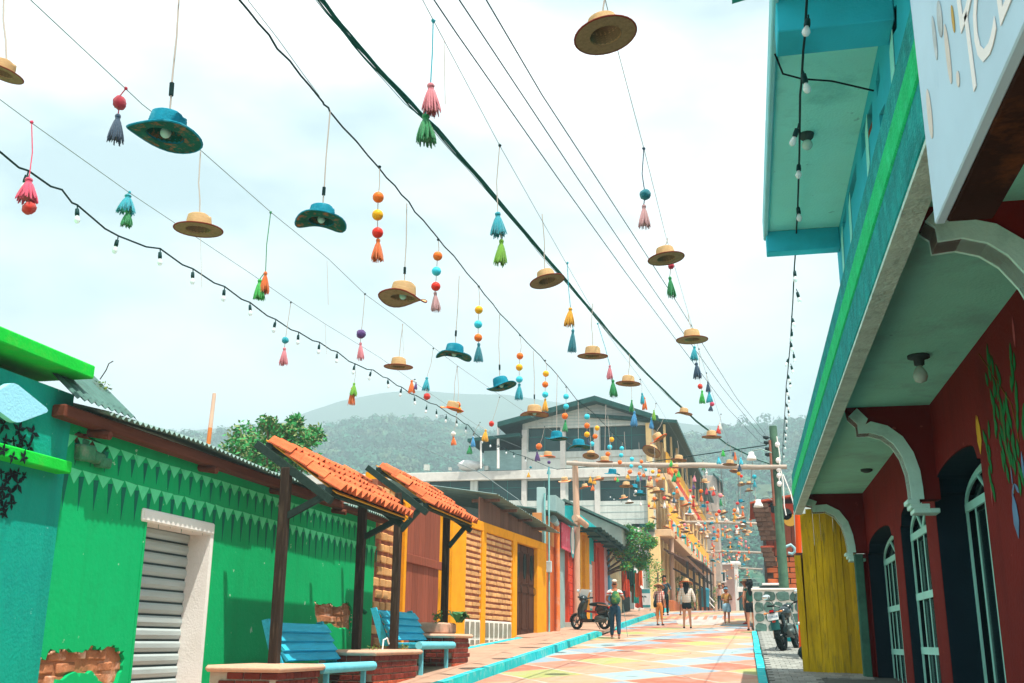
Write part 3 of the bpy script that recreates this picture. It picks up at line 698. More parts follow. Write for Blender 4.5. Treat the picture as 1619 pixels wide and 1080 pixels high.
def pergola(posts, ya, yb, xe, zeave, slope, rows, label, postx=-5.6, zb=(1.3, 1.3)):
    t = thing('tiled_shelter', label, 'shelter', (postx, (ya + yb) / 2, zb[0]), 'small tiled shelters over the benches')
    ca, sa = math.cos(slope), math.sin(slope)
    def rf(s, y, up=0): return (xe - s * ca + up * sa, y, zeave + s * sa + up * ca)     # point on the roof plane
    L_ = rows * .30 + .06
    for (py, ztp), z0 in zip(posts, zb):
        mb = MB(); mb.bbox((postx - .06, py - .06, z0), (postx + .06, py + .06, ztp), .008); mb.build('post', M_darkwood, t)
        for s in (0,):
            a, b_ = rf(-.02, py, -.13), rf(L_ + .05, py, -.13)
            mb = MB(); d = Vector(b_) - Vector(a); Mx = frame_M(a, d, (0, 1, 0)); mb.box((0, -.045, -.05), (d.length, .045, .05), Mx); mb.build('rafter', M_beam, t)
        a = Vector((postx + .05, py, ztp - .62)); b_ = Vector(rf(.12, py, -.17)); d = b_ - a; mb = MB(); mb.box((0, -.035, -.04), (d.length, .035, .04), frame_M(a, d, (0, 1, 0))); mb.build('brace', M_beam, t)
    for s, w_ in ((.10, .09), (L_ - .1, .09)):
        a, b_ = rf(s, ya + .02, -.06), rf(s, yb - .04, -.06); mb = MB(); mb.box((0, -.045, -.05), ((Vector(b_) - Vector(a)).length, .045, .04), frame_M(a, Vector(b_) - Vector(a), (1, 0, 0))); mb.build('purlin', M_beam, t)
    mb = MB(); mb.box((0, 0, -.006), (L_, yb - ya - .1, .006), frame_M(rf(0, yb - .05, -.02), Vector(rf(1, 0)) - Vector(rf(0, 0)), (0, -1, 0))); mb.build('roof_board', wood('yellow_board', '#d99a2e', axis=0), t)
    n = int((yb - ya) / .192)
    for r in range(rows):
        for i in range(n):
            yy = ya + .1 + i * .192
            p = rf(r * .29 - .03 + rnd.uniform(-.018, .012), yy + (.0 if r % 2 == 0 else .01), .045 + rnd.uniform(-.006, .01))
            o = link('roof_tile', TILE, t, p); o.rotation_euler = (0, slope - .13 + rnd.uniform(-.03, .035), rnd.uniform(-.045, .045))
    return t
pergola([(12.56, 3.74), (15.42, 3.74)], 12.55, 15.65, -5.05, 3.42, math.radians(35), 4, 'tiled wooden shelter over the nearer blue bench before the green wall', postx=-5.75, zb=(pz[0] - .02, pz[1] - .02))
pergola([(16.72, 3.97), (19.65, 3.95)], 16.8, 19.8, -5.05, 3.75, math.radians(36), 4, 'tiled wooden shelter over the farther blue bench before the wooden gate', zb=(pz[1] - .02, pz[2] - .02))

# planter pots with plants beside the last post
t = thing('potted_plants', 'broad leafed green plant in a rough stone trough on the brick planter', 'plant', (-5.55, 19.6, pz[2]))
mb = MB(); mb.bbox((-5.9, 19.0, pz[2]), (-5.45, 20.0, pz[2] + .2), .03); mb.build('trough', mat('rough_stone_trough', '#c09a84', var=.3, bump=.8, bscale=12), t)
mb = MB()
for k in range(26):
    a = rnd.uniform(0, 6.28); l = rnd.uniform(.2, .42); c = Vector((-5.35, 19.75 + rnd.uniform(-.2, .3), pz[2] + .2)); d = Vector((math.cos(a) * .7, math.sin(a), .5 + rnd.random() * .6)).normalized(); n = d.cross(Vector((0, 0, 1))).normalized(); w_ = l * .22
    mb.cur = k % 2; e = c + d * l; m_ = c + d * l * .55 + Vector((0, 0, .05)); tip = e - Vector((0, 0, .10)); mb.add([c, m_ + n * w_, tip, m_ - n * w_, m_], [(0, 1, 4), (1, 2, 4), (2, 3, 4), (3, 0, 4)])
for k in range(30):
    c = Vector((-5.6, 19.2 + rnd.uniform(-.2, .2), pz[2] + .2 + rnd.random() * .15)); leaves(mb, [(c, .08, 1)], 3, .07, k)
mb.build('foliage', [mat('leaf_green', (.035, .16, .05), var=.35, rough=.5), mat('leaf_olive', (.10, .19, .04))], t)

# ---- mango-like tree behind the green house
def tree(name, label, base, h, clumps, per, leaf, mats, seed, group=None, trunk_r=.18):
    t = thing(name, label, 'tree', base, group); rg = random.Random(seed); B = Vector(base)
    mb = MB(); top = B + Vector((0, 0, h * .55)); mb.tube([B, B.lerp(top, .5) + Vector((rg.uniform(-.15, .15), 0, 0)), top], [trunk_r, trunk_r * .8, trunk_r * .55], 8)
    for c, r, s in clumps[::2]:
        c = Vector(c); m_ = top.lerp(c, .5) + Vector((0, 0, -.15)); mb.tube([top - Vector((0, 0, h * .12)), m_, c], [trunk_r * .45, trunk_r * .25, trunk_r * .08], 6)
    mb.build('trunk', mat('bark', '#6b5a4a', var=.35, scale=5, bump=.6), t)
    mb = MB(); leaves(mb, clumps, per, leaf, seed, .15); mb.build('crown', mats, t); return t
M_l1 = mat('leaf_bright', (.04, .27, .07), var=.45, scale=1.5, rough=.55); M_l2 = mat('leaf_pinkish', (.20, .27, .10), var=.35, scale=2, rough=.6)
cl = []
for u, v, r in ((385, 690, .55), (372, 715, .5), (400, 712, .55), (425, 684, .5), (418, 725, .65), (440, 700, .45), (390, 740, .65), (430, 745, .6), (462, 712, .45), (480, 700, .5), (490, 690, .35), (470, 735, .5), (455, 682, .32), (378, 752, .5), (445, 730, .6), (360, 745, .35), (428, 668, .28), (462, 672, .22), (405, 760, .7)):
    p = atY(u + rnd.uniform(-6, 6), v + rnd.uniform(-6, 4), 23 + rnd.uniform(-1.0, 1.0)); cl.append((tuple(p), r * .82, .85))
b0 = atY(425, 800, 23)
tree('leafy_tree', 'bushy bright green tree rising behind the green house roof', (b0.x, 23, 1.0), 3.6, cl, 420, .135, [M_l1, M_l2], 4)

# ---- brick wall with wooden gate (between green house and yellow house)
M_tan = mat('tan_brick', '#d3a06a', var=.18, scale=5, rand=.20, bump=.5, bscale=30)
M_mort2 = mat('brown_mortar', '#9a5c46', var=.2, scale=4, bump=.5)
M_yel = mat('yellow_paint', '#e89a14', var=.12, scale=2.5, stain='#b97a1e', stain_amt=.4, stain_scale=4, bump=.25)
M_gate = wood('red_brown_plank', '#8a4a38', axis=2, rand=.15)
M_board = wood('grey_brown_plank', '#6e5144', axis=2, rand=.22)
XW = -6.7
def yat(u, X, v=900): return atX(u, v, X).y
gy0, gy1 = yat(641, XW), yat(706, XW)
by0 = yat(595, XW)
t = thing('adobe_brick_wall', 'old adobe brick wall with a yellow post beside the wooden gate', 'wall', (XW, by0 + 1, g(by0)))
mb = MB(); ztl, ztr = 4.55, 4.35
mb.wall([(by0, .6), (gy0 - .02, .6), (gy0 - .02, ztr), (by0, ztl)], [], (XW - .05, 0, 0), (0, 1, 0), (0, 0, 1), .3); mb.build('mortar', M_mort2, t)
z = 1.35; r = 0
bm_ = MB(); bm_.bbox((-.03, -.15, -.075), (.03, .15, .075), .015); big_tan = bm_.mesh('brick', M_tan)
while z < 4.4:
    y = by0 + .10 + (.17 if r % 2 else 0)
    while y < gy0 - .28:
        o = link('brick', big_tan, t, (XW - .04 + rnd.uniform(-.012, .008), y + rnd.uniform(-.015, .015), z)); o.scale = (1, rnd.uniform(.85, 1.05), rnd.uniform(.85, 1.08)); o.rotation_euler = (rnd.uniform(-.03, .03), 0, 0)
        y += .35
    z += .215; r += 1
mb = MB(); mb.bbox((XW - .1, gy0 - .17, .9), (XW + .03, gy0 - .03, 4.3), .01); mb.build('yellow_post', M_yel, t)
mb = MB(); mb.hexa([(XW - .3, by0, ztl), (XW, by0, ztl), (XW, gy0 + .2, ztl - .32), (XW - .3, gy0 + .2, ztl - .32)], [(XW - .3, by0, ztl + .14), (XW, by0, ztl + .14), (XW, gy0 + .2, ztl - .18), (XW - .3, gy0 + .2, ztl - .18)]); mb.build('yellow_coping', M_yel, t)

gz1 = atX(670, 797, XW).z; gz0 = g(22.5) + .16; rail = atX(670, 888, XW).z
t = thing('wooden_gate', 'tall gate of weathered red brown planks with a middle rail', 'gate', (XW - .1, (gy0 + gy1) / 2, gz0))
n = 7; w = (gy1 - gy0 - .3) / n
for k in range(n):
    ya = gy0 + k * w
    for za, zb_, dx in ((gz0 + .05, rail, 0), (rail + .0, gz1 - rnd.uniform(0, .06), .012)):
        mb = MB(); mb.bbox((XW - .14 + dx + rnd.uniform(-.006, .006), ya + .008, za), (XW - .10 + dx, ya + w - .008, zb_), .006); mb.build('plank', M_gate, t)
mb = MB(); mb.bbox((XW - .1, gy0, rail - .08), (XW - .045, gy1 + .15, rail + .10), .01); mb.build('rail', M_gate, t)
for ya in (gy0 + .35, gy1 - .55):
    mb = MB(); mb.box((XW - .18, ya, gz0 + .05), (XW - .143, ya + .1, gz1 - .1)); mb.build('back_rail', M_gate, t)
# pale branch and plant seen between gate and column
t = thing('climbing_plant', 'dark fern like plant with a pale bare stem beside the yellow column', 'plant', (-7.2, gy1 + .3, g(24)))
mb = MB(); mb.tube([atX(716, 1000, -6.9), atX(714, 940, -6.95), atX(716, 890, -6.9)], .025, 6); mb.build('stem', mat('pale_stem', '#b7a98f'), t)
mb = MB()
for v in range(815, 905, 6): leaves(mb, [(tuple(atX(715 + rnd.uniform(-3, 3), v, -7.2)), .16, .5)], 16, .12, v)
mb.build('foliage', [mat('leaf_fern', (.03, .12, .05), var=.4), M_l1], t)

# ---- yellow and brick house: its front turns slightly towards the street
P0 = Vector((-6.62, 24.55, 0)); D = Vector((.075, 1, 0)).normalized(); Nf = Vector((D.y, -D.x, 0))
def onF(u, v=930, off=0):
    """distance along the front (and height) of the place seen at u,v"""
    d = _ray(u, v); A = P0 + Nf * off
    k = (A.x * Nf.x + A.y * Nf.y) / (d[0] * Nf.x + d[1] * Nf.y); p = Vector(CAM + d * k)
    return (p - A).dot(D), p.z
def PF(s, z, off=0): q = P0 + D * s + Nf * off; return Vector((q.x, q.y, z))
MF = Matrix(((D.x, Nf.x, 0, P0.x), (D.y, Nf.y, 0, P0.y), (0, 0, 1, 0), (0, 0, 0, 1)))     # local: along, out, up
t = thing('yellow_brick_house', 'low house of tan bricks framed by yellow beams, with carved brown doors', 'house', tuple(PF(3, g(27))))
sA, sB, sC, sD, sE, sF = [onF(u)[0] for u in (733.5, 759.5, 766, 808.5, 815, 847.5)]
sG = onF(861.5)[0]
zbt, zbb = onF(790, 836)[1] + .02, onF(790, 850)[1] + .02          # yellow beam
zst0, zst1 = 1.36, onF(770, 986)[1]
def fbox(name, a, b, m, e=.01, par=t):
    mb = MB(); mb.bbox(a, b, e, MF); return mb.build(name, m, par)
colu = fbox('yellow_column', (sA - .95, -.45, 1.0), (sA + .02, .035, zbt + .02), M_yel)
mb = MB(); mb.box((sA, -.4, .9), (sD, -.03, zbb + .1), MF); mb.build('mortar', M_mort2, t)
fbox('yellow_post', (sB, -.05, 1.1), (sC, .04, zbb + .02), M_yel); fbox('yellow_post', (sD, -.05, 1.3), (sE, .05, zbb + .02), M_yel)
fbox('yellow_beam', (sA - .95, -.3, zbb), (sG, .045, zbt), M_yel)
fbox('yellow_column', (sF, -.3, 1.4), (sG, .05, zbb), M_yel)
bm_ = MB(); bm_.bbox((-.17, -.04, -.068), (.17, .04, .068), .012, Matrix.Rotation(math.atan2(D.y, D.x) , 4, 'Z')); tan_b = bm_.mesh('brick', M_tan)
def bricks(s0, s1, ncol):
    rows = 15; h = (zbb - zst1 - .08) / rows; w = (s1 - s0 - .02) / ncol
    for r in range(rows):
        z = zst1 + .08 + h * (r + .5)
        for c in range(ncol + (1 if r % 2 else 0)):
            s = s0 + .01 + w * (c + (.5 if r % 2 == 0 else 0)); lo, hi = max(s - w / 2, s0) + .022, min(s + w / 2, s1) - .022
            if hi - lo < .06: continue
            o = link('brick', tan_b, t, PF((lo + hi) / 2, z, -.04 + .012 + rnd.uniform(-.012, .010))); o.scale = (1, 1, h * .30 / .068 * rnd.uniform(.9, 1.1)); 
            o.scale = (1.0, (hi - lo) / .34 * rnd.uniform(.94, 1.03), o.scale[2]); o.rotation_euler = (rnd.uniform(-.02, .02), 0, rnd.uniform(-.01, .01))
bricks(sA + .02, sB, 4); bricks(sC, sD, 7)
M_stone = mat('grey_stone', '#8b8577', var=.3, scale=5, rand=.25, bump=.6, stain='#5d5a50', stain_amt=.5)
M_joint = mat('white_joint_paint', '#e3ded4', var=.08, stain='#a39a88', stain_amt=.4, stain_scale=4, bump=.3)
def stones(s0, s1, n, par):
    mb = MB(); mb.bbox((s0, -.3, .9), (s1, .012, zst1 + .07), .01, MF); mb.build('white_joints', M_joint, par)
    w = (s1 - s0) / n
    for k in range(n):
        for za, zb_ in ((zst1 - .34, zst1 + .02), (zst1 - .62, zst1 - .40)):
            c = [(s0 + w * k + w / 2 + rnd.uniform(-.38, -.30) * w, za), (s0 + w * k + w / 2 + rnd.uniform(.3, .38) * w, za), (s0 + w * k + w * .86, (za + zb_) / 2), (s0 + w * k + w / 2 + rnd.uniform(.28, .36) * w, zb_), (s0 + w * k + w / 2 - rnd.uniform(.28, .36) * w, zb_), (s0 + w * k + w * .13, (za + zb_) / 2)]
            mb = MB(); mb.prism([MF @ Vector((a, .0, b_)) for a, b_ in c], Nf * .022); mb.build('stone', M_stone, par)
stones(sA + .03, sB, 3, t); stones(sC, sD, 6, t)
mb = MB(); mb.bbox((sA + .1, .0, 1.0), (sD + .3, .28, 1.50), .03, MF); mb.hexa([MF @ Vector(p) for p in ((sD + .2, -.2, 1.2), (sD + .2, .5, 1.2), (sG, .5, 1.4), (sG, -.2, 1.4))], [MF @ Vector(p) for p in ((sD + .2, -.2, 1.74), (sD + .2, .5, 1.70), (sG, .5, 1.86), (sG, -.2, 1.9))]); mb.build('door_step', M_walk, t)
# carved doors: three leaves
M_door = wood('dark_carved_door', '#4f3022', axis=2, rand=.1)
dz0, dz1 = 1.78, zbb
mb = MB(); mb.box((sE, -.14, dz0), (sF, -.10, dz1), MF); mb.build('door_backing', M_door, t)
w = (sF - sE) / 3
for k in range(3):
    a, b_ = sE + w * k + .03, sE + w * (k + 1) - .03
    dl = fbox('door_leaf', (a, -.10, dz0), (b_, -.06, dz1 - .03), M_door)
    zm = dz0 + (dz1 - dz0) * .52
    for z0_, z1_ in ((dz0 + .15, zm - .1), (zm + .1, dz1 - .2)):
        mb = MB()
        for q in ((a + .06, z0_, a + .1, z1_), (b_ - .1, z0_, b_ - .06, z1_), (a + .06, z0_, b_ - .06, z0_ + .04), (a + .06, z1_ - .04, b_ - .06, z1_)): mb.box((q[0], -.06, q[1]), (q[2], -.04, q[3]), MF)
        mb.build('moulding', M_door, dl)
    mb = MB(); c = ((a + b_) / 2, (zm + dz1) / 2 + .0)
    mb.prism([MF @ Vector((c[0] + math.cos(q * math.pi / 8) * w * .22, -.055, c[1] + math.sin(q * math.pi / 8) * .36)) for q in range(16)], Nf * .02); mb.build('carved_oval', mat('carving_dark', '#1d2a26', var=.6, scale=14, bump=1.0, bscale=20), dl)
    mb = MB(); mb.tube([MF @ Vector((b_ - .05, -.06, zm - .2)), MF @ Vector((b_ - .05, -.01, zm - .15)), MF @ Vector((b_ - .05, -.01, zm)), MF @ Vector((b_ - .05, -.06, zm + .05))], .012, 6); mb.build('handle', M_darkwood, dl)
# boarding above the beam and metal roof
zr0, zr1 = onF(770, 788)[1], onF(858, 842)[1]
n = 17
for k in range(n):
    a = sB + (sG - .1 - sB) * k / n; b_ = sB + (sG - .1 - sB) * (k + 1) / n; zt_ = zr0 + (zr1 - zr0) * (k + .5) / n
    mb = MB(); mb.bbox((a + .006, -.10 + rnd.uniform(-.01, .01), zbt - .02), (b_ - .006, -.06, zt_), .004, MF); mb.build('board', M_board, t)
mb = MB(); mb.box((sA - .9, -4, 1.0), (sG, -.5, zbt - .1), MF); mb.build('rear_wall', M_conc, t)
sv = []; nn = 90
for i in range(nn + 1):
    s = sB - .1 + (sG + .35 - sB) * i / nn; z = zr0 + .06 + (zr1 - zr0) * (s - sB) / (sG - sB)
    for off, dz in ((.42, -.02), (-1.6, .30), (-3.6, .6)):
        q = PF(s, z + dz + .02 * math.sin(s * 2 * math.pi / .12), off); sv.append(q)
mb = MB(); fs = [(i * 3 + j, i * 3 + j + 1, i * 3 + j + 4, i * 3 + j + 3) for i in range(nn) for j in range(2)]; mb.add(sv, fs, True); mb.add([p - Vector((0, 0, .01)) for p in sv], [f[::-1] for f in fs], True); mb.build('roof_sheet', M_metal, t)
for k in range(4): s = sB + .4 + k * (sG - sB) / 4; z = zr0 + (zr1 - zr0) * (s - sB) / (sG - sB); mb = MB(); mb.box((s - .03, -.4, z - .08), (s + .03, .36, z), MF); mb.build('rafter', M_board, t)

# pale blockwork building glimpsed behind, with its own dark metal roof
t = thing('block_building', 'pale blue grey blockwork building with dark flat eaves behind the brick house', 'building', (-9, 29, g(29)))
a, b_ = atY(690, 790, 29.5), atY(768, 790, 29.5)
mb = MB(); mb.box((-11.5, 29.5, 1.2), (b_.x, 33, atY(740, 794, 29.5).z)); mb.build('wall', mat('blue_grey_block', '#a9c3c0', var=.14, scale=1.2, stain='#7f9a98', stain_amt=.4), t)
mb = MB(); zt_ = atY(740, 790, 29.5).z; mb.bbox((-12.2, 29.0, zt_), (b_.x + .1, 33.5, zt_ + .14), .01); mb.build('roof_slab', mat('dark_teal_eave', '#14403e', var=.2), t)
for u in (722, 733): p = atY(u, 800, 29.44); mb = MB(); mb.tube([(p.x, 29.44, 2), (p.x, 29.44, zt_)], .02, 6); mb.build('conduit', M_conc, t)
for i in range(5):
    mb = MB(); z = zt_ - .2 - i * .22; mb.box((a.x, 29.488, z - .006), (b_.x, 29.5, z + .006)); mb.build('block_joint', mat('joint_grey', '#8da8a5'), t)
t = thing('concrete_post', 'square grey concrete post with conduits rising behind the brick house roof', 'post', tuple(atY(856, 960, 33.2)))
p = atY(856, 820, 33.2); mb = MB(); mb.bbox((p.x - .14, 33.1, 1.7), (p.x + .12, 33.36, atY(856, 771, 33.2).z), .01); mb.build('post', mat('blue_grey_block', '#a9c3c0'), t)
for du, top in ((868, 742), (861, 780)):
    q = atY(du, 820, 33.05); mb = MB(); mb.tube([(q.x, 33.05, 1.8), (q.x, 33.05, atY(du, top, 33.05).z)], .028, 8); mb.build('conduit', mat('teal_conduit', '#7fb9b6', rough=.5), t)
mb = MB(); q = atY(868, 895, 33.0); mb.bbox((q.x - .08, 32.9, q.z - .2), (q.x + .09, 33.02, q.z + .15), .015); mb.build('meter_box', mat('meter_grey', '#b9c3c3'), t)

# ---- row of coloured shops
XS = -6.15
def ys(u, v=930, X=XS): return atX(u, v, X).y
def zs(u, v, X=XS): return atX(u, v, X).z
def panel(par, name, u0, u1, z0, z1, m, x=0.0, th=.3, e=.006):
    a, b_ = ys(u0), ys(u1); mb = MB(); mb.bbox((XS + x - th, a, z0), (XS + x, b_ - .004, z1), e); return mb.build(name, m, par)
M_or = mat('orange_paint', '#d9662a', var=.2, scale=3, stain='#b9452a', stain_amt=.4, stain_scale=3)
M_och = mat('ochre_plaster', '#d08a50', var=.15, scale=2, stain='#b57444', stain_amt=.4)
M_turq = mat('turquoise_wall', '#18b3b3', var=.12, scale=2, stain='#7fd0cc', stain_amt=.35, stain_scale=2)
M_red = mat('red_orange_paint', '#c8432a', var=.12, scale=3)
M_pink = mat('pink_white_mural', '#d9b9c0', var=.15, scale=3, stain='#c8605a', stain_amt=.8, stain_scale=5)
M_cream = mat('cream_mural', '#d3c398', var=.12, scale=2, stain='#7fb0b8', stain_amt=.8, stain_scale=3)
M_pink2 = mat('pink_sign', '#d2566a', var=.1, scale=4, stain='#e3aab0', stain_amt=.6, stain_scale=5)
t = thing('orange_shop', 'narrow orange fronted shop with folding plank doors and a fat orange pipe', 'shop', (XS, ys(871), g(34)))
ztopS = zs(880, 822)
panel(t, 'wall', 862, 884, 1.7, ztopS, M_och, -.12)
for k, u in enumerate((864.5, 868, 872, 876)): panel(t, 'plank', u, u + 3.2, 1.9, zs(870, 862), wood('orange_plank', '#c8622e', axis=2, rand=.25), -.02 + .03 * (k % 2), .06)
p = atX(881, 900, XS + .1); mb = MB(); mb.tube([(XS + .1, p.y, 1.8), (XS + .1, p.y, zs(880, 836)), (XS + .02, p.y - .1, zs(880, 828)), (XS - .1, p.y - .7, zs(877, 824))], .085, 10); mb.build('pipe', mat('orange_pipe', '#e07d3c', var=.08, rough=.5, stain='#c9b7a8', stain_amt=.5, stain_scale=2), t)
mb = MB(); q = atX(876, 827, XS + .05); mb.tube([(XS + .1, q.y + .2, q.z), (XS + .08, q.y - .35, q.z + .1)], [.1, .13], 10); mb.build('pipe_elbow', mat('pale_blue_pipe', '#8fb9c0', rough=.4), t)
panel(t, 'side_post', 882.2, 884.6, 1.8, ztopS, M_red, .02)
mb = MB(); a, b_ = ys(864), ys(900); mb.hexa([(-7.5, a, ztopS + .3), (XS + .35, a, ztopS + .02), (XS + .35, b_, ztopS + .02), (-7.5, b_, ztopS + .3)], [(-7.5, a, ztopS + .34), (XS + .35, a, ztopS + .06), (XS + .35, b_, ztopS + .06), (-7.5, b_, ztopS + .34)]); mb.build('roof_sheet', mat('rusting_dark_sheet', '#4c6f68'), t)

t = thing('turquoise_shop', 'long turquoise shop with yellow and red door frames, murals and a dark metal roof', 'shop', (XS, ys(925), g(39)))
ze_ = zs(930, 830, XS)
panel(t, 'wall', 885, 899, 1.9, ze_ + .3, mat('grey_teal_wall', '#8fa8a6', var=.15), -.12)
panel(t, 'wall', 906.5, 917, 1.9, ze_ + .3, M_turq, -.02); panel(t, 'wall', 930, 941, 1.9, ze_ + .2, M_turq, -.02)
panel(t, 'wall', 953, 962, 2.0, ze_ + .2, M_pink, -.02); panel(t, 'wall', 941, 953, zs(945, 868), ze_ + .2, M_turq, -.03)
panel(t, 'wall', 917, 930, zs(922, 840), ze_ + .2, M_turq, -.03)
panel(t, 'blue_strip', 962, 965, 2.0, ze_ + .2, mat('strong_blue', '#1f86a8', var=.15), .0)
panel(t, 'wall', 965, 983, 2.1, ze_ + .1, M_cream, -.01)
panel(t, 'blue_patch', 964, 972, 2.4, zs(968, 915), mat('sky_blue_mural', '#6fb6cf', var=.3, stain='#e3e3dc', stain_amt=.7, stain_scale=4), .004)
panel(t, 'mural_patch', 931, 941, 2.9, zs(935, 893), mat('white_mural', '#dcd6d0', var=.12, stain='#3f8f9a', stain_amt=.8, stain_scale=6), .004)
panel(t, 'mural_patch', 936.5, 940.5, 2.5, zs(938, 888), mat('coral_mural', '#d97a5e', var=.2), .012)
# shutters and frames
def shutter(par, u0, u1, z0, z1, m, x=-.2):
    a, b_ = ys(u0), ys(u1); s = bpy.data.objects.new('roller_shutter', None); COL.objects.link(s); s.parent = par
    mb = MB(); mb.bbox((-.03, 0, 0), (.0, b_ - a, .105), .012); me = mb.mesh('slat', m); z = z0
    while z < z1: o = link('slat', me, s, (XS + x, a, z)); z += .115
shutter(t, 887, 898.5, 1.95, zs(890, 876), mat('shutter_pink_grey', '#a9b3b3', var=.12, metal=.2, rough=.5, stain='#c9868a', stain_amt=.7, stain_scale=1.2, rand=.05))
panel(t, 'door_jamb', 898.5, 906.5, 1.95, zs(901, 872), M_red, .0)
for k in range(9): 
    panel(t, 'block', 898.9, 906.2, 2.0 + k * .27, 2.0 + k * .27 + .25, M_red, .015, .05, .012)
shutter(t, 918, 924, 2.0, zs(921, 850), mat('shutter_olive', '#b3ab84', var=.12, metal=.2, rough=.5))
panel(t, 'door_frame', 923.5, 930, 2.0, zs(926, 838), M_yel, .06); panel(t, 'door_frame', 916.5, 918.2, 2.0, zs(917, 836), M_yel, .06)
a, b_ = ys(916.5), ys(930); mb = MB(); mb.bbox((XS - .2, a, zs(922, 846)), (XS + .061, b_, zs(922, 837)), .01); mb.build('door_frame', M_yel, t)
shutter(t, 941.5, 946, 2.1, zs(944, 868), mat('shutter_rose', '#a8625a', var=.12))
panel(t, 'door_frame', 945.5, 953, 2.1, zs(949, 866), M_red, .08); panel(t, 'door_frame', 940.3, 942, 2.1, zs(941, 863), M_red, .08)
a, b_ = ys(940.3), ys(953); mb = MB(); mb.bbox((XS - .2, a, zs(947, 868)), (XS + .082, b_, zs(947, 857)), .01); mb.build('door_frame', M_red, t)
panel(t, 'door_step', 898, 985, 1.6, 2.25, M_conc, .12)
# pink hanging sign with a mural of a cup, print only
sg = panel(t, 'pink_sign', 885, 906, zs(895, 872), zs(895, 832), M_pink2, .10, .06)
a, b_ = ys(897.5), ys(905); zc_ = (zs(895, 872) + zs(895, 832)) / 2
mb = MB(); mb.prism([(XS + .101, (a + b_) / 2 + math.cos(k * math.pi / 8) * (b_ - a) * .5, zc_ + math.sin(k * math.pi / 8) * .62) for k in range(16)], (.006, 0, 0)); mb.build('printed_oval', mat('teal_print', '#3f8f92', var=.3), sg)
mb = MB(); mb.prism([(XS + .108, (a + b_) / 2 + math.cos(k * math.pi / 8) * (b_ - a) * .33, zc_ + math.sin(k * math.pi / 8) * .48) for k in range(16)], (.006, 0, 0)); mb.build('printed_oval', mat('white_print', '#d8cfc6', var=.2), sg)
# overhanging roof
a, b_ = ys(912), ys(995); x0 = XS + .95
zr = atX(917, 806, x0).z
nn = 120; sv = []
for i in range(nn + 1):
    yy = a + (b_ - a) * i / nn; w = .03 * math.sin(yy * 2 * math.pi / .18)
    for x, dz in ((x0, 0), (XS, .03), (-9.5, .45)): sv.append((x, yy, zr - .05 + dz + w))
mb = MB(); fs = [(i * 3 + j, i * 3 + j + 1, i * 3 + j + 4, i * 3 + j + 3) for i in range(nn) for j in range(2)]; mb.add(sv, fs, True); mb.add([(p[0], p[1], p[2] - .012) for p in sv], [f[::-1] for f in fs], True); mb.build('roof_sheet', mat('dark_roof_sheet', '#2f5a57', var=.3, rough=.6, stain='#5d5148', stain_amt=.4), t)
mb = MB(); mb.bbox((x0 - .25, a, zr - .22), (x0 - .17, b_, zr - .10), .01); mb.build('eave_beam', mat('dark_teal_timber', '#123b38', var=.2), t)
for i in range(9): yy = a + .4 + (b_ - a - .8) * i / 8; mb = MB(); mb.box((XS - .1, yy - .04, zr - .16), (x0 - .02, yy + .04, zr - .095)); mb.build('rafter', mat('dark_teal_timber', '#123b38'), t)
mb = MB(); mb.box((-10, ys(885), 1.8), (XS - .35, ys(985), zr - .1)); mb.build('rear_wall', M_conc, t)

# pale house with a pitched metal roof behind the shops
t = thing('gabled_shed', 'pale walled house with a thin pitched roof behind the turquoise shop', 'house', (-9.5, 47, g(47)))
Yb = 47; pts = [atY(u, v, Yb) for u, v in ((880, 801), (895, 794), (992, 838))]
mb = MB(); q = [atY(882, 805, Yb), atY(896, 797, Yb), atY(984, 836, Yb), atY(984, 862, Yb), atY(930, 862, Yb), atY(882, 850, Yb)]; mb.prism([p for p in q], (0, 6, 0)); mb.build('wall', mat('pale_grey_wall', '#b9bfb3', var=.14, stain='#8fa398', stain_amt=.5, stain_scale=1), t)
for p, q in ((pts[0], pts[1]), (pts[1], pts[2])):
    mb = MB(); mb.hexa([p + Vector((0, -.5, 0)), q + Vector((0, -.5, 0)), q + Vector((0, 6, 0)), p + Vector((0, 6, 0))], [p + Vector((0, -.5, .1)), q + Vector((0, -.5, .1)), q + Vector((0, 6, .1)), p + Vector((0, 6, .1))]); mb.build('roof', mat('rusting_dark_sheet', '#4c6f68'), t)

# ---- log portal 1: pole, cross beam
M_log = wood('peeled_log', '#c9a58c', axis=2, rand=.1, var=.25); M_logx = wood('grey_log', '#a79b8e', axis=0, rand=.1, var=.3)
Yp = 38.5
p0 = atY(912, 970, Yp); p1 = atY(909, 729, Yp)
t = thing('log_pole', 'peeled log pole on the left pavement carrying the first cross beam', 'pole', (p0.x, Yp, g(Yp) + .1))
mb = MB(); mb.tube([(p0.x, Yp, g(Yp)), (p0.x + .0, Yp, 4.0), (p1.x + .05, Yp, 6), p1], [.15, .135, .125, .11], 10); mb.build('trunk', M_log, t)
mb = MB(); a, b_ = atX(893, 815, p0.x + .1), atX(927, 832, p0.x + .5)
mb.tube([(p0.x + .16, Yp - 1.3, a.z + .12), (p0.x + .2, Yp - .8, a.z + .14), (p0.x + .22, Yp + 1.0, a.z + .1)], .12, 10); mb.build('cross_stub', M_log, t)
t2 = thing('cross_beam', 'pale log cross beam spanning the street between pole and lamp post', 'beam', tuple(atY(1070, 737, Yp)), 'log beams across the street')
a, b_ = atY(896, 733, Yp - .2), atY(1244, 739, Yp - .2)
mb = MB(); mb.tube([a.lerp(b_, k / 8) + Vector((0, rnd.uniform(-.02, .02), rnd.uniform(-.03, .03))) for k in range(9)], [.08, .09, .09, .095, .10, .10, .095, .09, .08], 10); mb.build('log', M_logx, t2)
beamA, beamB = a, b_
BEAMS = [(Yp - .2, a, b_)]
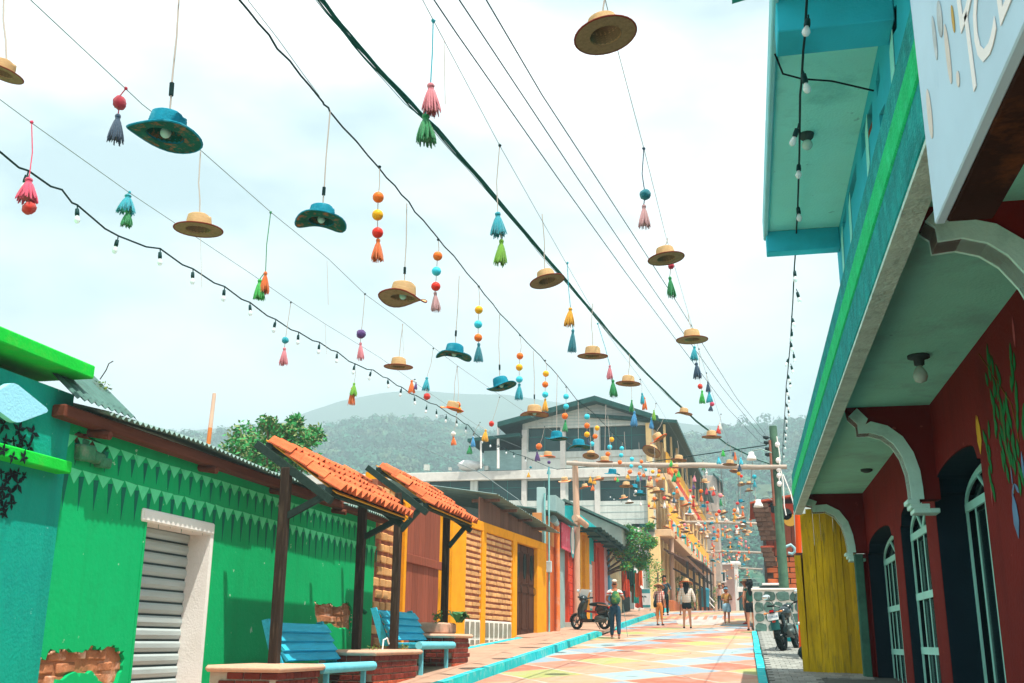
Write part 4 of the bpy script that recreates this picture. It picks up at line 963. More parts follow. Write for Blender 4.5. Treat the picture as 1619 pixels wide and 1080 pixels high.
for Yq, (ul, vl), (ur, vr), lab in ((71, (1055, 826), (1200, 828), 'second log cross beam up the street ending at the brick house eave'), (95, (1117, 872.5), (1205, 874), 'third log cross beam further up the street in front of the pink house'), (120, (1138, 898.5), (1206, 900), 'farthest thin log cross beam above the end of the street')):
    a, b_ = atY(ul, vl, Yq), atY(ur, vr, Yq)
    t2 = thing('cross_beam', lab, 'beam', tuple(a), 'log beams across the street'); mb = MB(); mb.tube([a, a.lerp(b_, .5) + Vector((0, 0, .05)), b_], [.10, .11, .09], 8); mb.build('log', M_logx, t2)
    BEAMS.append((Yq, a, b_))
for Yq, u, vt, lab, r in ((66, 1064.5, 790, 'tall peeled log pole before the yellow building balcony', .16), (92, 1131, 868, 'log pole at the far corner by the pink house', .16)):
    p = atY(u, 960, Yq); q = atY(u, vt, Yq); q.x = p.x + .05; t = thing('log_pole', lab, 'pole', (p.x, Yq, g(Yq))); mb = MB(); mb.tube([(p.x, Yq, g(Yq)), (p.x, Yq, 6), q], [r, r * .9, r * .8], 8); mb.build('trunk', M_log, t)

# ================================================================ BACKGROUND BUILDINGS
M_dkglass = glassm('dark_teal_glass', '#063c3c', .6)
M_ygc = mat('cream_column', '#f0cf92', var=.12, scale=1, stain='#b98f62', stain_amt=.4)
M_yg = mat('amber_wall', '#f5b23a', var=.12, scale=.8, stain='#c98a34', stain_amt=.4)
M_grey = mat('raw_grey_render', '#c4cbc4', var=.18, scale=.5, stain='#8d9692', stain_amt=.6, stain_scale=.35, bump=.3, bscale=8, drip='#9aa39c', drip_amt=.5)
YB = 64.0
t = thing('gable_building', 'large unfinished grey building with dark windows and a low gabled metal roof', 'building', (-10, YB + 5, g(YB)))
def B(u, v): p = atY(u, v, YB); return (p.x, p.z)
def rect(u0, v0, u1, v1): a, b_ = B(u0, v0), B(u1, v1); return [(a[0], b_[1]), (b_[0], b_[1]), (b_[0], a[1]), (a[0], a[1])]
lowrow = [(500, 570), (588, 660), (678, 743), (755, 824.5), (833, 886), (898, 940), (948.5, 1022)]
hl = [rect(a, 760, b_, 791) for a, b_ in lowrow]
left = B(470, 760)[0]; rgt = B(1033, 700)[0]
mb = MB(); mb.wall([(left, 2.5), (rgt, 2.5), (rgt, B(1033, 752)[1]), (left, B(600, 752)[1])], hl, (0, YB, 0), (1, 0, 0), (0, 0, 1), .35); mb.build('wall', M_grey, t)
up = [rect(835, 677, 886, 713), rect(894, 677, 939, 713), rect(948.5, 674, 1023, 712)]
zs_ = B(900, 752)[1]
mb = MB(); mb.wall([(B(826, 700)[0], zs_), (rgt, zs_), (rgt, B(1033, 660)[1]), B(943.5, 636), (B(826, 700)[0], B(826, 668)[1])], up, (0, YB, 0), (1, 0, 0), (0, 0, 1), .35); mb.build('wall', M_grey, t)
for k, h in enumerate(hl + up):
    x0, z0, x1, z1 = h[0][0], h[0][1], h[1][0], h[2][1]
    mb = MB(); mb.box((x0, YB + .22, z0), (x1, YB + .25, z1)); wdw = mb.build('window', M_dkglass, t)
    nv = max(2, int((x1 - x0) / .95)); mb = MB()
    for i in range(1, nv): xx = x0 + (x1 - x0) * i / nv; mb.box((xx - .02, YB + .19, z0), (xx + .02, YB + .219, z1))
    mb.box((x0, YB + .185, z0 + (z1 - z0) * .62), (x1, YB + .217, z0 + (z1 - z0) * .62 + .04)); mb.build('muntins', mat('window_bars', '#2f6f6c'), wdw)
a, b_ = B(470, 743), B(1030, 758)
mb = MB(); mb.bbox((left, YB - .25, B(800, 759)[1]), (rgt + .2, YB + .02, B(800, 745)[1]), .02); mb.build('floor_slab', mat('pale_slab_edge', '#cfcdc6', var=.12, stain='#9b9b95', stain_amt=.5, stain_scale=.8), t)
mb = MB(); mb.bbox((B(826, 700)[0], YB - .06, B(900, 724)[1]), (rgt, YB - .01, B(900, 714)[1]), .01); mb.build('sill_band', M_grey, t)
for v in range(642, 676, 5):
    z = B(900, v)[1]; a_, c_ = (Lf_ for Lf_ in (B(943.5 - min(112, (v - 636) * 3.0), v)[0], B(943.5 + min(86, (v - 636) * 3.0), v)[0])); mb = MB(); mb.box((a_, YB - .012, z - .012), (c_, YB - .001, z + .012)); mb.build('block_joint', mat('joint_grey', '#8da8a5'), t)
for v in (800, 811, 822, 833, 845): z = B(900, v)[1]; mb = MB(); mb.box((left, YB - .012, z - .012), (rgt, YB - .001, z + .012)); mb.build('block_joint', mat('joint_grey', '#8da8a5'), t)
for u in (829, 890, 943.5, 1027): x_ = B(u, 720)[0]; mb = MB(); mb.box((x_ - .16, YB - .07, 3), (x_ + .16, YB - .002, B(u, 680)[1])); mb.build('column', mat('pale_slab_edge', '#cfcdc6'), t)
for u, w in ((675, 8), (770, 6), (712, 4)): a = B(u, 744); mb = MB(); mb.box((a[0] - w * .02, YB - .2, a[1]), (a[0] + w * .02, YB + .1, a[1] + w * .045)); mb.build('column_stub', M_grey, t)
# roof
dk = mat('dark_green_roof', '#1c4a46', var=.3, rough=.5)
Lf, Rt, Ap = B(792, 672), B(1042, 662), B(943.5, 631)
for p, q in ((Lf, Ap), (Ap, Rt)):
    th = .32; mb = MB(); mb.hexa([(p[0], YB - 1.0, p[1] - th), (q[0], YB - 1.0, q[1] - th), (q[0], YB + 44, q[1] - th), (p[0], YB + 44, p[1] - th)], [(p[0], YB - 1.0, p[1]), (q[0], YB - 1.0, q[1]), (q[0], YB + 44, q[1]), (p[0], YB + 44, p[1])]); mb.build('roof_slope', dk, t)
for u, v0, v1, r in ((791, 676, 743, .09), (764, 692, 743, .06)): a, b_ = B(u, v0), B(u, v1); mb = MB(); mb.tube([(a[0], YB - .6, a[1]), (b_[0], YB - .6, b_[1])], r, 6); mb.build('terrace_post', M_white, t)
a, b_ = B(744, 702), B(826, 688); mb = MB(); mb.hexa([(a[0], YB - .8, a[1]), (b_[0], YB - .8, b_[1] - .2), (b_[0], YB + 6, b_[1] - .2), (a[0], YB + 6, a[1])], [(a[0], YB - .8, a[1] + .2), (b_[0], YB - .8, b_[1]), (b_[0], YB + 6, b_[1]), (a[0], YB + 6, a[1] + .2)]); mb.build('terrace_roof', dk, t)
for i in range(9):
    a, b_ = B(764, 712 + i * 3.4), B(824, 712 + i * 3.4 + 3); mb = MB(); mb.bbox((a[0], YB + .2, b_[1]), (b_[0], YB + .26 + (i % 2) * .03, a[1]), .02); mb.build('metal_siding', mat('grey_siding', '#8fb0ae', var=.15, metal=.2, rough=.5), t)
mb = MB(); mb.box((B(764, 700)[0], YB + 4, zs_), (B(826, 700)[0], YB + 4.3, B(800, 690)[1])); mb.build('terrace_wall', mat('dark_terrace', '#234b4a'), t)
mb = MB(); a = B(742, 742); mb.sphere((a[0], YB + .1, a[1] + .25), .8, 10, 6, (1, .6, .45), noise=.2); mb.build('tarpaulin', mat('white_tarp', '#cfd2d0', var=.2), t)
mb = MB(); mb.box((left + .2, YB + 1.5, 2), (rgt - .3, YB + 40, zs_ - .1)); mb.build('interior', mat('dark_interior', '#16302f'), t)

# ---- yellow building with balconies along the street
C0 = atY(1034, 800, YB); Dy = Vector((.026, 1, 0)).normalized(); Ny = Vector((Dy.y, -Dy.x, 0))
MY = Matrix(((Dy.x, Ny.x, 0, C0.x), (Dy.y, Ny.y, 0, C0.y), (0, 0, 1, 0), (0, 0, 0, 1)))
LY = 38.0
zy = lambda v: atY(1034, v, YB).z
t = thing('yellow_building', 'long amber building with striped balconies, many windows and timber awnings along the street', 'building', tuple(MY @ Vector((LY / 2, 0, g(80)))))
def yb(name, a, b_, m, e=.02, par=None):
    mb = MB(); mb.bbox(a, b_, e, MY); return mb.build(name, m, par or t)
zu1, zs1, zt1, zy1 = zy(841), zy(837), zy(819), zy(797)     # lower balcony underside, stripe band, yellow band
zu2, zr2, zy2, zev = zy(754), zy(749), zy(715), zy(664)
yb('wall', (.6, -4, 2.5), (LY, -.35, zev - .2), M_yg)
yb('balcony_slab', (0, -.3, zu1 - .25), (LY, 1.0, zs1), mat('brown_soffit', '#d9b48c', var=.12))
yb('balcony_wall', (0, .86, zs1), (LY, .95, zy1), M_yg)
cols = ['#d9573a', '#3f9fb0', '#d9cfc0', '#cf7a4a', '#4fae7a', '#e0b85a', '#cfd3d0']
for k in range(46):
    a = .15 + k * (LY - .3) / 46
    mb = MB(); mb.box((a, .952, zs1 + .02), (a + (LY - .3) / 46 * .82, .975, zt1), MY); mb.build('stripe_panel', mat('stripe_%s' % cols[k % 7][1:], cols[(k * 3) % 7], var=.15), t)
yb('balcony_slab', (0, -.3, zu2 - .2), (LY, 1.0, zr2), mat('brown_soffit', '#d9b48c'))
yb('balcony_wall', (0, .86, zr2), (LY, .95, zr2 + .5), M_red); yb('balcony_wall', (0, .80, zr2 + .5), (LY, .90, zy2), M_yg)
n = 17
for z0, z1 in ((zy1 - 1.2, zu2 - .2), (zy2 - 1.2, zev - .2), (3.2, zu1 - .3)):
    for k in range(n + 1):
        a = k * LY / n
        yb('column', (a - .22, -.36, z0), (a + .22, -.02 if z0 > 4 else .3, z1), M_ygc)
        if k < n:
            w = yb('window', (a + .45, -.355, max(z0 + .5, 3.6)), (a + LY / n - .45, -.30, z1 - .3), M_dkglass)
            mb = MB(); c = a + LY / n / 2; mb.box((c - .05, -.3, max(z0 + .5, 3.6)), (c + .05, -.26, z1 - .3), MY); mb.build('frame', M_ygc, w)
for k in range(10): a = .05 + k * (LY - .2) / 9; yb('balcony_post', (a - .07, .7, zy1), (a + .07, .84, zu2 - .2), M_ygc); yb('balcony_post', (a - .07, .7, zy2), (a + .07, .84, zev - .3), M_ygc)
mb = MB(); mb.hexa([MY @ Vector(p) for p in ((-.5, -4, zev + .3), (-.5, 1.6, zev - .35), (LY + .6, 1.6, zev - .35), (LY + .6, -4, zev + .3))], [MY @ Vector(p) for p in ((-.5, -4, zev + .5), (-.5, 1.6, zev - .15), (LY + .6, 1.6, zev - .15), (LY + .6, -4, zev + .5))]); mb.build('roof_eave', dk, t)
yb('terrace_base', (0, 0, 2.6), (LY, 1.0, 4.0), mat('terracotta_base', '#b8683f', var=.2))
# timber awnings on posts
for s0, s1, lab in ((1, 17, 'long lean-to awning of weathered boards before the amber building, nearer one'), (15.5, 30, 'long lean-to awning of weathered boards before the amber building, farther one')):
    aw = thing('timber_awning', lab, 'awning', tuple(MY @ Vector(((s0 + s1) / 2, 1.6, g(70)))), 'board awnings of the amber building')
    zt_ = zy(878) + (1.0 if s0 > 10 else .15)
    for k in range(12):
        a = s0 + k * (s1 - s0) / 12; b_ = a + (s1 - s0) / 12 - .08
        mb = MB(); mb.hexa([MY @ Vector(p) for p in ((a, .4, zt_ + .25), (a, 1.9, zt_ - .5), (b_, 1.9, zt_ - .5), (b_, .4, zt_ + .25))], [MY @ Vector(p) for p in ((a, .4, zt_ + .36), (a, 1.9, zt_ - .38), (b_, 1.9, zt_ - .38), (b_, .4, zt_ + .36))]); mb.build('board', M_board, aw)
    for k in range(4): a = s0 + .3 + k * (s1 - s0 - .6) / 3; mb = MB(); mb.box((a - .07, 1.7, 3.0), (a + .07, 1.84, zt_ - .45), MY); mb.build('post', M_darkwood, aw); mb = MB(); mb.hexa([MY @ Vector(p) for p in ((a - .05, .9, zt_ - .9), (a + .05, .9, zt_ - .9), (a + .05, 1.7, zt_ - 1.3), (a - .05, 1.7, zt_ - 1.3))], [MY @ Vector(p) for p in ((a - .05, .9, zt_ - .8), (a + .05, .9, zt_ - .8), (a + .05, 1.7, zt_ - 1.2), (a - .05, 1.7, zt_ - 1.2))]); mb.build('brace', M_darkwood, aw)
# shrubs in front of its ground floor
for u, v, Yq, lab in ((1040, 905, 60, 'yellow green shrub beside the man in the dark shirt'), (1097, 940, 78, 'small green shrub near the teal bin'), (1128, 942, 90, 'low green shrub behind the far stair wall'), (1075, 925, 74, 'green shrub under the farther timber awning')):
    p = atY(u, v, Yq); t2 = thing('shrub', lab, 'shrub', (p.x, Yq, g(Yq) + .1)); mb = MB()
    leaves(mb, [((p.x + rnd.uniform(-.4, .4), Yq + rnd.uniform(-.4, .4), p.z + q), .36, 1.1) for q in (-.5, -.2, .2, .4, -.8)], 80, .16, int(u)); mb.build('foliage', [mat('leaf_lime', (.16, .24, .03), var=.4), M_l1], t2)
    mb = MB(); mb.tube([(p.x, Yq, g(Yq)), (p.x, Yq, p.z)], .05, 6); mb.build('stem', mat('bark', '#6b5a4a'), t2)
p = atY(1113, 945, 84); t = thing('litter_bin', 'teal litter bin standing by the stair rail', 'bin', (p.x, 84, p.z - .7)); mb = MB(); mb.lathe([(.36, 0), (.44, 1.2), (.46, 1.24), (.44, 1.28), (.40, 1.28), (.36, .3), (0, .3)], 14, Matrix.Translation((p.x, 84, p.z - .7))); mb.build('body', mat('teal_bin_plastic', '#1f7f94', rough=.4, var=.1), t); mb = MB(); mb.lathe([(.47, 1.28), (.47, 1.34), (.2, 1.45), (0, 1.46)], 14, Matrix.Translation((p.x, 84, p.z - .7))); mb.build('lid', mat('teal_bin_plastic', '#1f7f94'), t)
t = thing('stair_wall', 'stepped terracotta stair wall with white rails beside the bin', 'stairs', tuple(atY(1118, 960, 86)))
a, b_ = atY(1104, 950, 86), atY(1130, 962, 86)
for k in range(6):
    mb = MB(); x0 = a.x + (b_.x - a.x) * k / 6; x1 = a.x + (b_.x - a.x) * (k + 1) / 6; mb.box((x0, 85.5, 3), (x1, 87.5, g(86) + 1.5 - k * .25)); mb.build('step', mat('terracotta_base', '#b8683f'), t)
for dz in (.3, .75): mb = MB(); mb.tube([(a.x, 85.4, g(86) + 1.6 + dz), (b_.x, 85.4, g(86) + .2 + dz)], .05, 6); mb.build('rail', M_white, t)

# ---- far end: concrete block, pink house, white column, gate
Yq = 103; a, b_ = atY(1111, 760, Yq), atY(1133, 760, Yq)
t = thing('concrete_building', 'tall narrow raw concrete side wall at the end of the amber building', 'building', (a.x, Yq, g(Yq)))
mb = MB(); mb.bbox((a.x - 5, Yq, 2.5), (b_.x, Yq + 8, atY(1120, 752, Yq).z), .03); mb.build('wall', mat('pinkish_concrete', '#b5a89e', var=.15, scale=.4, stain='#8f867e', stain_amt=.5, stain_scale=.3), t)
for k in range(5): z = 5 + k * 2.2; mb = MB(); mb.box((a.x - .3, Yq - .05, z), (b_.x + .04, Yq + .02, z + .1)); mb.build('form_line', M_conc, t)
mb = MB(); mb.hexa([(b_.x - .3, Yq - .5, atY(1120, 752, Yq).z), (b_.x + .5, Yq - .5, atY(1120, 765, Yq).z), (b_.x + .5, Yq + 9, atY(1120, 765, Yq).z), (b_.x - .3, Yq + 9, atY(1120, 752, Yq).z)], [(b_.x - .3, Yq - .5, atY(1120, 749, Yq).z), (b_.x + .5, Yq - .5, atY(1120, 762, Yq).z), (b_.x + .5, Yq + 9, atY(1120, 762, Yq).z), (b_.x - .3, Yq + 9, atY(1120, 749, Yq).z)]); mb.build('roof_edge', dk, t)
Yq = 118; a, b_ = atY(1130, 900, Yq), atY(1161, 900, Yq)
t = thing('pink_house', 'small pale pink house with a white framed window at the end of the street', 'house', (a.x, Yq, g(Yq)))
wh = [(atY(1142, 932, Yq).x, atY(1142, 919, Yq).z), (atY(1147, 932, Yq).x, atY(1142, 919, Yq).z), (atY(1147, 932, Yq).x, atY(1142, 905, Yq).z), (atY(1142, 932, Yq).x, atY(1142, 905, Yq).z)]
mb = MB(); mb.wall([(a.x, 2.5), (b_.x, 2.5), (b_.x, atY(1150, 893, Yq).z), (a.x, atY(1150, 893, Yq).z)], [wh], (0, Yq, 0), (1, 0, 0), (0, 0, 1), 2.5); mb.build('wall', mat('pale_pink_wall', '#cfa79c', var=.1, stain='#b98f86', stain_amt=.4), t)
mb = MB(); mb.box((wh[0][0], Yq + .2, wh[0][1]), (wh[1][0], Yq + .25, wh[2][1])); w = mb.build('window', M_dkglass, t)
mb = MB()
for q in ((wh[0][0] - .12, wh[0][1] - .12, wh[0][0], wh[2][1] + .12), (wh[1][0], wh[0][1] - .12, wh[1][0] + .12, wh[2][1] + .12), (wh[0][0], wh[0][1] - .12, wh[1][0], wh[0][1]), (wh[0][0], wh[2][1], wh[1][0], wh[2][1] + .12)): mb.box((q[0], Yq - .06, q[1]), (q[2], Yq + .1, q[3]))
mb.build('frame', M_white, w)
mb = MB(); mb.bbox((a.x, Yq - .4, atY(1150, 893, Yq).z), (b_.x + .6, Yq + 2.6, atY(1150, 888, Yq).z), .03); mb.build('flat_roof', M_white, t)
a, b_ = atY(1160.5, 900, Yq - 3), atY(1167, 900, Yq - 3); mb = MB(); mb.bbox((a.x, Yq - 3, 2.5), (b_.x, Yq - 2.4, atY(1163, 893, Yq - 3).z), .02); mb.build('white_column', M_white, t)
mb = MB(); mb.bbox((a.x - .3, Yq - 3.1, atY(1163, 893, Yq - 3).z), (b_.x + .3, Yq + .2, atY(1163, 889, Yq - 3).z), .02); mb.build('porch_roof', M_white, t)
Yq = 112; a, b_ = atY(1167.5, 940, Yq), atY(1205, 940, Yq)
t = thing('metal_gate', 'dark green metal gate under a pale lintel at the far end of the street', 'gate', (a.x, Yq, g(Yq)))
for k in range(8): x0 = a.x + (b_.x - a.x) * k / 8; mb = MB(); mb.bbox((x0 + .02, Yq, g(Yq)), (x0 + (b_.x - a.x) / 8 - .02, Yq + .06, atY(1175, 936, Yq).z), .01); mb.build('panel', mat('dark_green_metal', '#123f40'), t)
mb = MB(); mb.bbox((a.x - .1, Yq - .2, atY(1175, 936, Yq).z), (b_.x, Yq + .3, atY(1175, 928, Yq).z), .02); mb.build('lintel', M_white, t)
for dz, v in ((0, 915), (1, 921)): mb = MB(); mb.tube([(a.x, Yq, atY(1175, v, Yq).z), (b_.x, Yq, atY(1175, v, Yq).z)], .04, 6); mb.build('rail', M_metal, t)
for k in range(6): x0 = a.x + (b_.x - a.x) * k / 5; mb = MB(); mb.tube([(x0, Yq, atY(1175, 930, Yq).z), (x0, Yq, atY(1175, 914, Yq).z)], .035, 6); mb.build('baluster', M_metal, t)
p = atZ(1173, 965, .0, 0.03); Yq = 96; p = atY(1173, 962, Yq)
t = thing('green_crate', 'low bright green crate lying at the street end by the white column', 'crate', (p.x, Yq, g(Yq)))
mb = MB(); 
for k in range(4): mb.bbox((p.x - .5, Yq, g(Yq) + k * .11), (p.x + .5, Yq + .06, g(Yq) + k * .11 + .09), .008); mb.bbox((p.x - .5, Yq + .6, g(Yq) + k * .11), (p.x + .5, Yq + .66, g(Yq) + k * .11 + .09), .008)
for sx in (-.5, .44): mb.box((p.x + sx, Yq + .06, g(Yq)), (p.x + sx + .06, Yq + .6, g(Yq) + .42))
mb.build('body', mat('crate_green', '#4fbf3a', var=.1, rough=.5), t)

# ---- shop goods, sign, bush and banner in mid street
Yq = 52; t = thing('hanging_sign', 'small square red sign with a yellow sail over a blue strip, hung from the eave', 'sign', tuple(atY(982, 878, Yq)))
a, b_ = atY(974.7, 882, Yq), atY(988.8, 872.3, Yq)
mb = MB(); mb.bbox((a.x, Yq, a.z), (b_.x, Yq + .05, b_.z), .006); mb.build('red_board', mat('sign_red', '#b8321f', var=.05, rough=.5), t)
c = lambda u, v: Vector((atY(u, v, Yq).x, Yq - .003, atY(u, v, Yq).z))
mb = MB(); mb.prism([c(978.5, 880.5), c(985.2, 880), c(984.6, 877.5), c(982.6, 873.6)], (0, .004, 0)); mb.build('yellow_sail', mat('sign_yellow', '#e8b24a', var=.05), t)
a2 = atY(974.7, 887.3, Yq); mb = MB(); mb.bbox((a2.x, Yq, a2.z), (b_.x, Yq + .05, a.z - .02), .006); mb.build('blue_board', mat('sign_blue', '#3d6f8f', var=.05, rough=.5), t)
mb = MB()
for k in range(8): x0 = a2.x + .04 + k * (b_.x - a2.x - .08) / 8; mb.box((x0, Yq - .004, a2.z + .05), (x0 + .035, Yq + .001, a.z - .07))
mb.build('pale_lettering', M_white, t)
mb = MB(); mb.tube([(a.x + .1, Yq + .02, b_.z), (a.x + .1, Yq + .02, b_.z + .4)], .012, 5); mb.tube([(b_.x - .1, Yq + .02, b_.z), (b_.x - .1, Yq + .02, b_.z + .4)], .012, 5); mb.build('hanger', M_darkwood, t)
cl = []
for u, v, r in ((972, 850, .45), (968, 862, .3), (1040, 852, .4), (1030, 838, .3), (985, 858, .5), (1000, 850, .75), (1015, 852, .75), (1026, 862, .6), (1003, 868, .8), (1018, 874, .7), (1028, 880, .45), (992, 868, .6), (1010, 885, .55), (1001, 893, .4), (1020, 888, .4), (1034, 868, .35), (1008, 842, .4), (980, 864, .35)):
    p = atY(u - 5 + rnd.uniform(-9, 7), v + rnd.uniform(-8, 6), 48.5 + rnd.uniform(-.7, .7)); cl.append((tuple(p), r * rnd.uniform(.5, .95), .8))
bz = atY(1006, 900, 48.6); tree('street_tree', 'dense round bright green tree overhanging the shop eaves', (-6.9, 48.9, g(49)), 4.0, cl, 300, .15, [M_l1, mat('leaf_lime', (.16, .24, .03))], 12)
XQ = -5.9
t = thing('clothes_stall', 'dark shop front hung with orange cloths, hats and coloured garments', 'stall', (XQ, 52.5, g(52)))
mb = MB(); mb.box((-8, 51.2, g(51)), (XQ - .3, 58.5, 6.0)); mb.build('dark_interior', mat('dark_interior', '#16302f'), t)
items = [(987, 918, 9, 30, '#cf4a24'), (992, 930, 8, 26, '#c8401f'), (1012, 900, 7, 50, '#d95a24'), (1008, 925, 9, 36, '#d8682e'), (1004, 912, 6, 20, '#1f8f6f'), (1006, 938, 8, 30, '#2fa89a'), (999, 905, 8, 40, '#16403c'), (995, 918, 6, 34, '#3f5a2a'), (1001, 935, 6, 34, '#5f3f2a'), (998, 893, 10, 8, '#cfd6d2'), (996, 899, 14, 5, '#cfd6d2'), (1010, 945, 12, 30, '#b8442a')]
for k, (u, v, w, h, c) in enumerate(items):
    Yk = 50.6 + k * .12; p = atY(u, v, Yk); hw, hh = w * Yk / 1650 / 2, h * Yk / 1650 / 2; mb = MB(); nx = 7; vs = []
    for j in range(6):
        for i in range(nx): s = i / (nx - 1) * 2 - 1; q = j / 5; vs.append((p.x + s * hw * (.75 + .25 * q), Yk + .06 * math.sin(s * 7 + k) * q, p.z + hh - 2 * hh * q + .03 * math.sin(s * 5)))
    fs = [(j * nx + i, j * nx + i + 1, (j + 1) * nx + i + 1, (j + 1) * nx + i) for j in range(5) for i in range(nx - 1)]
    mb.add(vs, fs, True); mb.add([(a, b_ + .02, c_) for a, b_, c_ in vs], [f[::-1] for f in fs], True); mb.build('garment', mat('cloth_' + c[1:], c, var=.25, scale=5), t)
mb = MB(); mb.tube([(XQ + .3, 50.4, 5.0), (XQ + .5, 52.5, 5.05)], .025, 6); mb.build('hanging_rail', M_metal, t)
t = thing('white_shop', 'narrow white fronted shop with a tall white door beyond the tree', 'shop', (-5.8, 58, g(58)))
mb = MB(); a, b_ = atX(1013, 920, -5.85).y, atX(1031, 920, -5.85).y
mb.wall([(a, 2.5), (b_, 2.5), (b_, 8.2), (a, 8.2)], [[(a + (b_ - a) * .22, 3.3), (a + (b_ - a) * .48, 3.3), (a + (b_ - a) * .48, 6.4), (a + (b_ - a) * .22, 6.4)]], (-5.85, 0, 0), (0, 1, 0), (0, 0, 1), .4); mb.build('wall', M_white, t)
mb = MB(); mb.box((-6.2, a + (b_ - a) * .22, 3.2), (-6.1, a + (b_ - a) * .48, 6.4)); mb.build('door', mat('pale_teal_door', '#9fc4c2', var=.1), t)
mb = MB(); mb.box((-5.9, a + (b_ - a) * .62, 3.1), (-5.82, a + (b_ - a) * .78, 7.0)); mb.build('brown_strip', mat('terracotta_base', '#b8683f'), t)
mb = MB(); mb.box((-6.3, a, 8.0), (-5.2, b_ + 2, 8.2)); mb.build('eave', dk, t)
p = atZ(1020, 966, .15, .053); Yq = p.y
t = thing('banner_stand', 'upright white panel with teal bands and a small palm drawing, on the pavement', 'banner', (p.x, Yq, g(Yq) + .15))
a, b_ = atY(1009.5, 962, Yq), atY(1028, 931, Yq)
mb = MB(); mb.bbox((a.x, Yq, a.z), (b_.x, Yq + .06, b_.z), .008); bo = mb.build('panel', mat('white_board', '#dfe3e2', var=.04, rough=.5), t)
for v0, v1 in ((931.3, 938), (956.5, 960.5)): q0, q1 = atY(1010, v1, Yq), atY(1027.5, v0, Yq); mb = MB(); mb.box((a.x + .01, Yq - .004, q0.z), (b_.x - .01, Yq + .001, q1.z)); mb.build('teal_band', mat('teal_print', '#3f9fae', var=.1), bo)
mb = MB(); c0 = atY(1018, 946, Yq)
for k in range(7): aa = math.pi * (k + .5) / 7; mb.prism([(c0.x, Yq - .003, c0.z + .05), (c0.x + math.cos(aa) * .1, Yq - .003, c0.z + .1 + math.sin(aa) * .06), (c0.x + math.cos(aa) * .17, Yq - .003, c0.z + .02 + math.sin(aa) * .08)], (0, .004, 0))
mb.box((c0.x - .015, Yq - .003, c0.z - .2), (c0.x + .015, Yq + .001, c0.z + .06)); mb.build('palm_print', mat('dark_teal_print', '#2f6f72'), bo)
for x in (a.x + .03, b_.x - .03): mb = MB(); mb.box((x - .02, Yq, g(Yq) + .12), (x + .02, Yq + .05, a.z)); mb.box((x - .02, Yq - .2, g(Yq) + .14), (x + .02, Yq + .25, g(Yq) + .17)); mb.build('foot', M_metal, t)

# ================================================================ RIGHT SIDE
M_rwall = mat('dark_red_wall', '#701d18', var=.14, scale=1.2, stain='#551512', stain_amt=.6, stain_scale=1.0, bump=.35, bscale=30, drip='#5a1613', drip_amt=.55, chip='#a5564a', chip_amt=.6)
M_fas = mat('teal_stucco', '#138f8c', var=.35, scale=6, stain='#2fb8ae', stain_amt=.6, stain_scale=9, bump=1.0, bscale=45, drip='#0c6c70', drip_amt=.5)
M_stripe = mat('bright_green_stripe', '#0fbf73', var=.22, scale=6, stain='#3fd6a0', stain_amt=.5, stain_scale=9, bump=.8, bscale=45)
M_under = mat('pale_stucco_edge', '#b5d3c8', var=.2, scale=6, stain='#5f8a84', stain_amt=.5, stain_scale=5, bump=.7, bscale=35)
M_ceil = mat('pale_green_ceiling', '#93e8d0', var=.10, scale=1.2, stain='#7fb8ac', stain_amt=.6, stain_scale=1.1, bump=.3, chip='#5f8f88', chip_amt=.5)
M_brk = mat('pale_aqua_trim', '#c4f5e9', var=.10, scale=3, stain='#6fb0a8', stain_amt=.35, stain_scale=4, bump=.3)
M_ublue = mat('upper_blue_wall', '#2fb4c9', var=.12, scale=1.5, stain='#17808f', stain_amt=.4)
M_usof = mat('aqua_soffit', '#93ebdf', var=.08, scale=1.0, stain='#4fa69e', stain_amt=.5, stain_scale=1.2, bump=.3, chip='#5f9f98', chip_amt=.5)
M_frame = mat('aqua_window_frame', '#9fe8da', var=.08, rough=.5)
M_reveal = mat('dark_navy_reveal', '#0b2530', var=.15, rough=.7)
M_rglass = glassm('door_glass', '#0c2526', .1)
XR, XO, ZC, Y1, Y0 = 2.1, .93, 4.17, 19.9, 1.5
t = RH = thing('red_house', 'dark red house with a teal balcony edge, green stripe, arched brackets and tall arched doors', 'house', (XR, 10, g(10)))
# wall with arched door openings
def arch(yf, yn, zj, zp):
    m = (yf + yn) / 2; h = (yf - yn) / 2; pts = [(yn, .2), (yf, .2), (yf, zj), (yf - .10 * h, zj + .02), (yf - .16 * h, zj + .12)]
    for k in range(1, 12):
        a = math.pi * k / 12; pts.append((m + math.cos(a) * h * .84, zj + .12 + math.sin(a) * (zp - zj - .12)))
    pts += [(yn + .16 * h, zj + .12), (yn + .10 * h, zj + .02), (yn, zj)]
    return pts
OPN = [(19.35, 15.95, 3.10, 3.36, .26), (15.2, 13.1, 3.14, 3.38, .13), (12.4, 9.9, 3.20, 3.44, .32)]
mb = MB(); mb.wall([(Y0, .2), (Y1 + .02, .2), (Y1 + .02, ZC + .3), (Y0, ZC + .3)], [arch(*o) for o in OPN], (XR, 0, 0), (0, -1, 0), (0, 0, 1), .3) if False else None
class _F: pass
mb = MB()
flip = lambda lp: [(-a, b_) for a, b_ in lp][::-1]
mb.wall(flip([(Y0, .2), (Y1 + .02, .2), (Y1 + .02, ZC + .3), (Y0, ZC + .3)]), [flip(arch(*o[:4])) for o in OPN], (XR, 0, 0), (0, -1, 0), (0, 0, 1), .42); mb.build('wall', M_rwall, t)
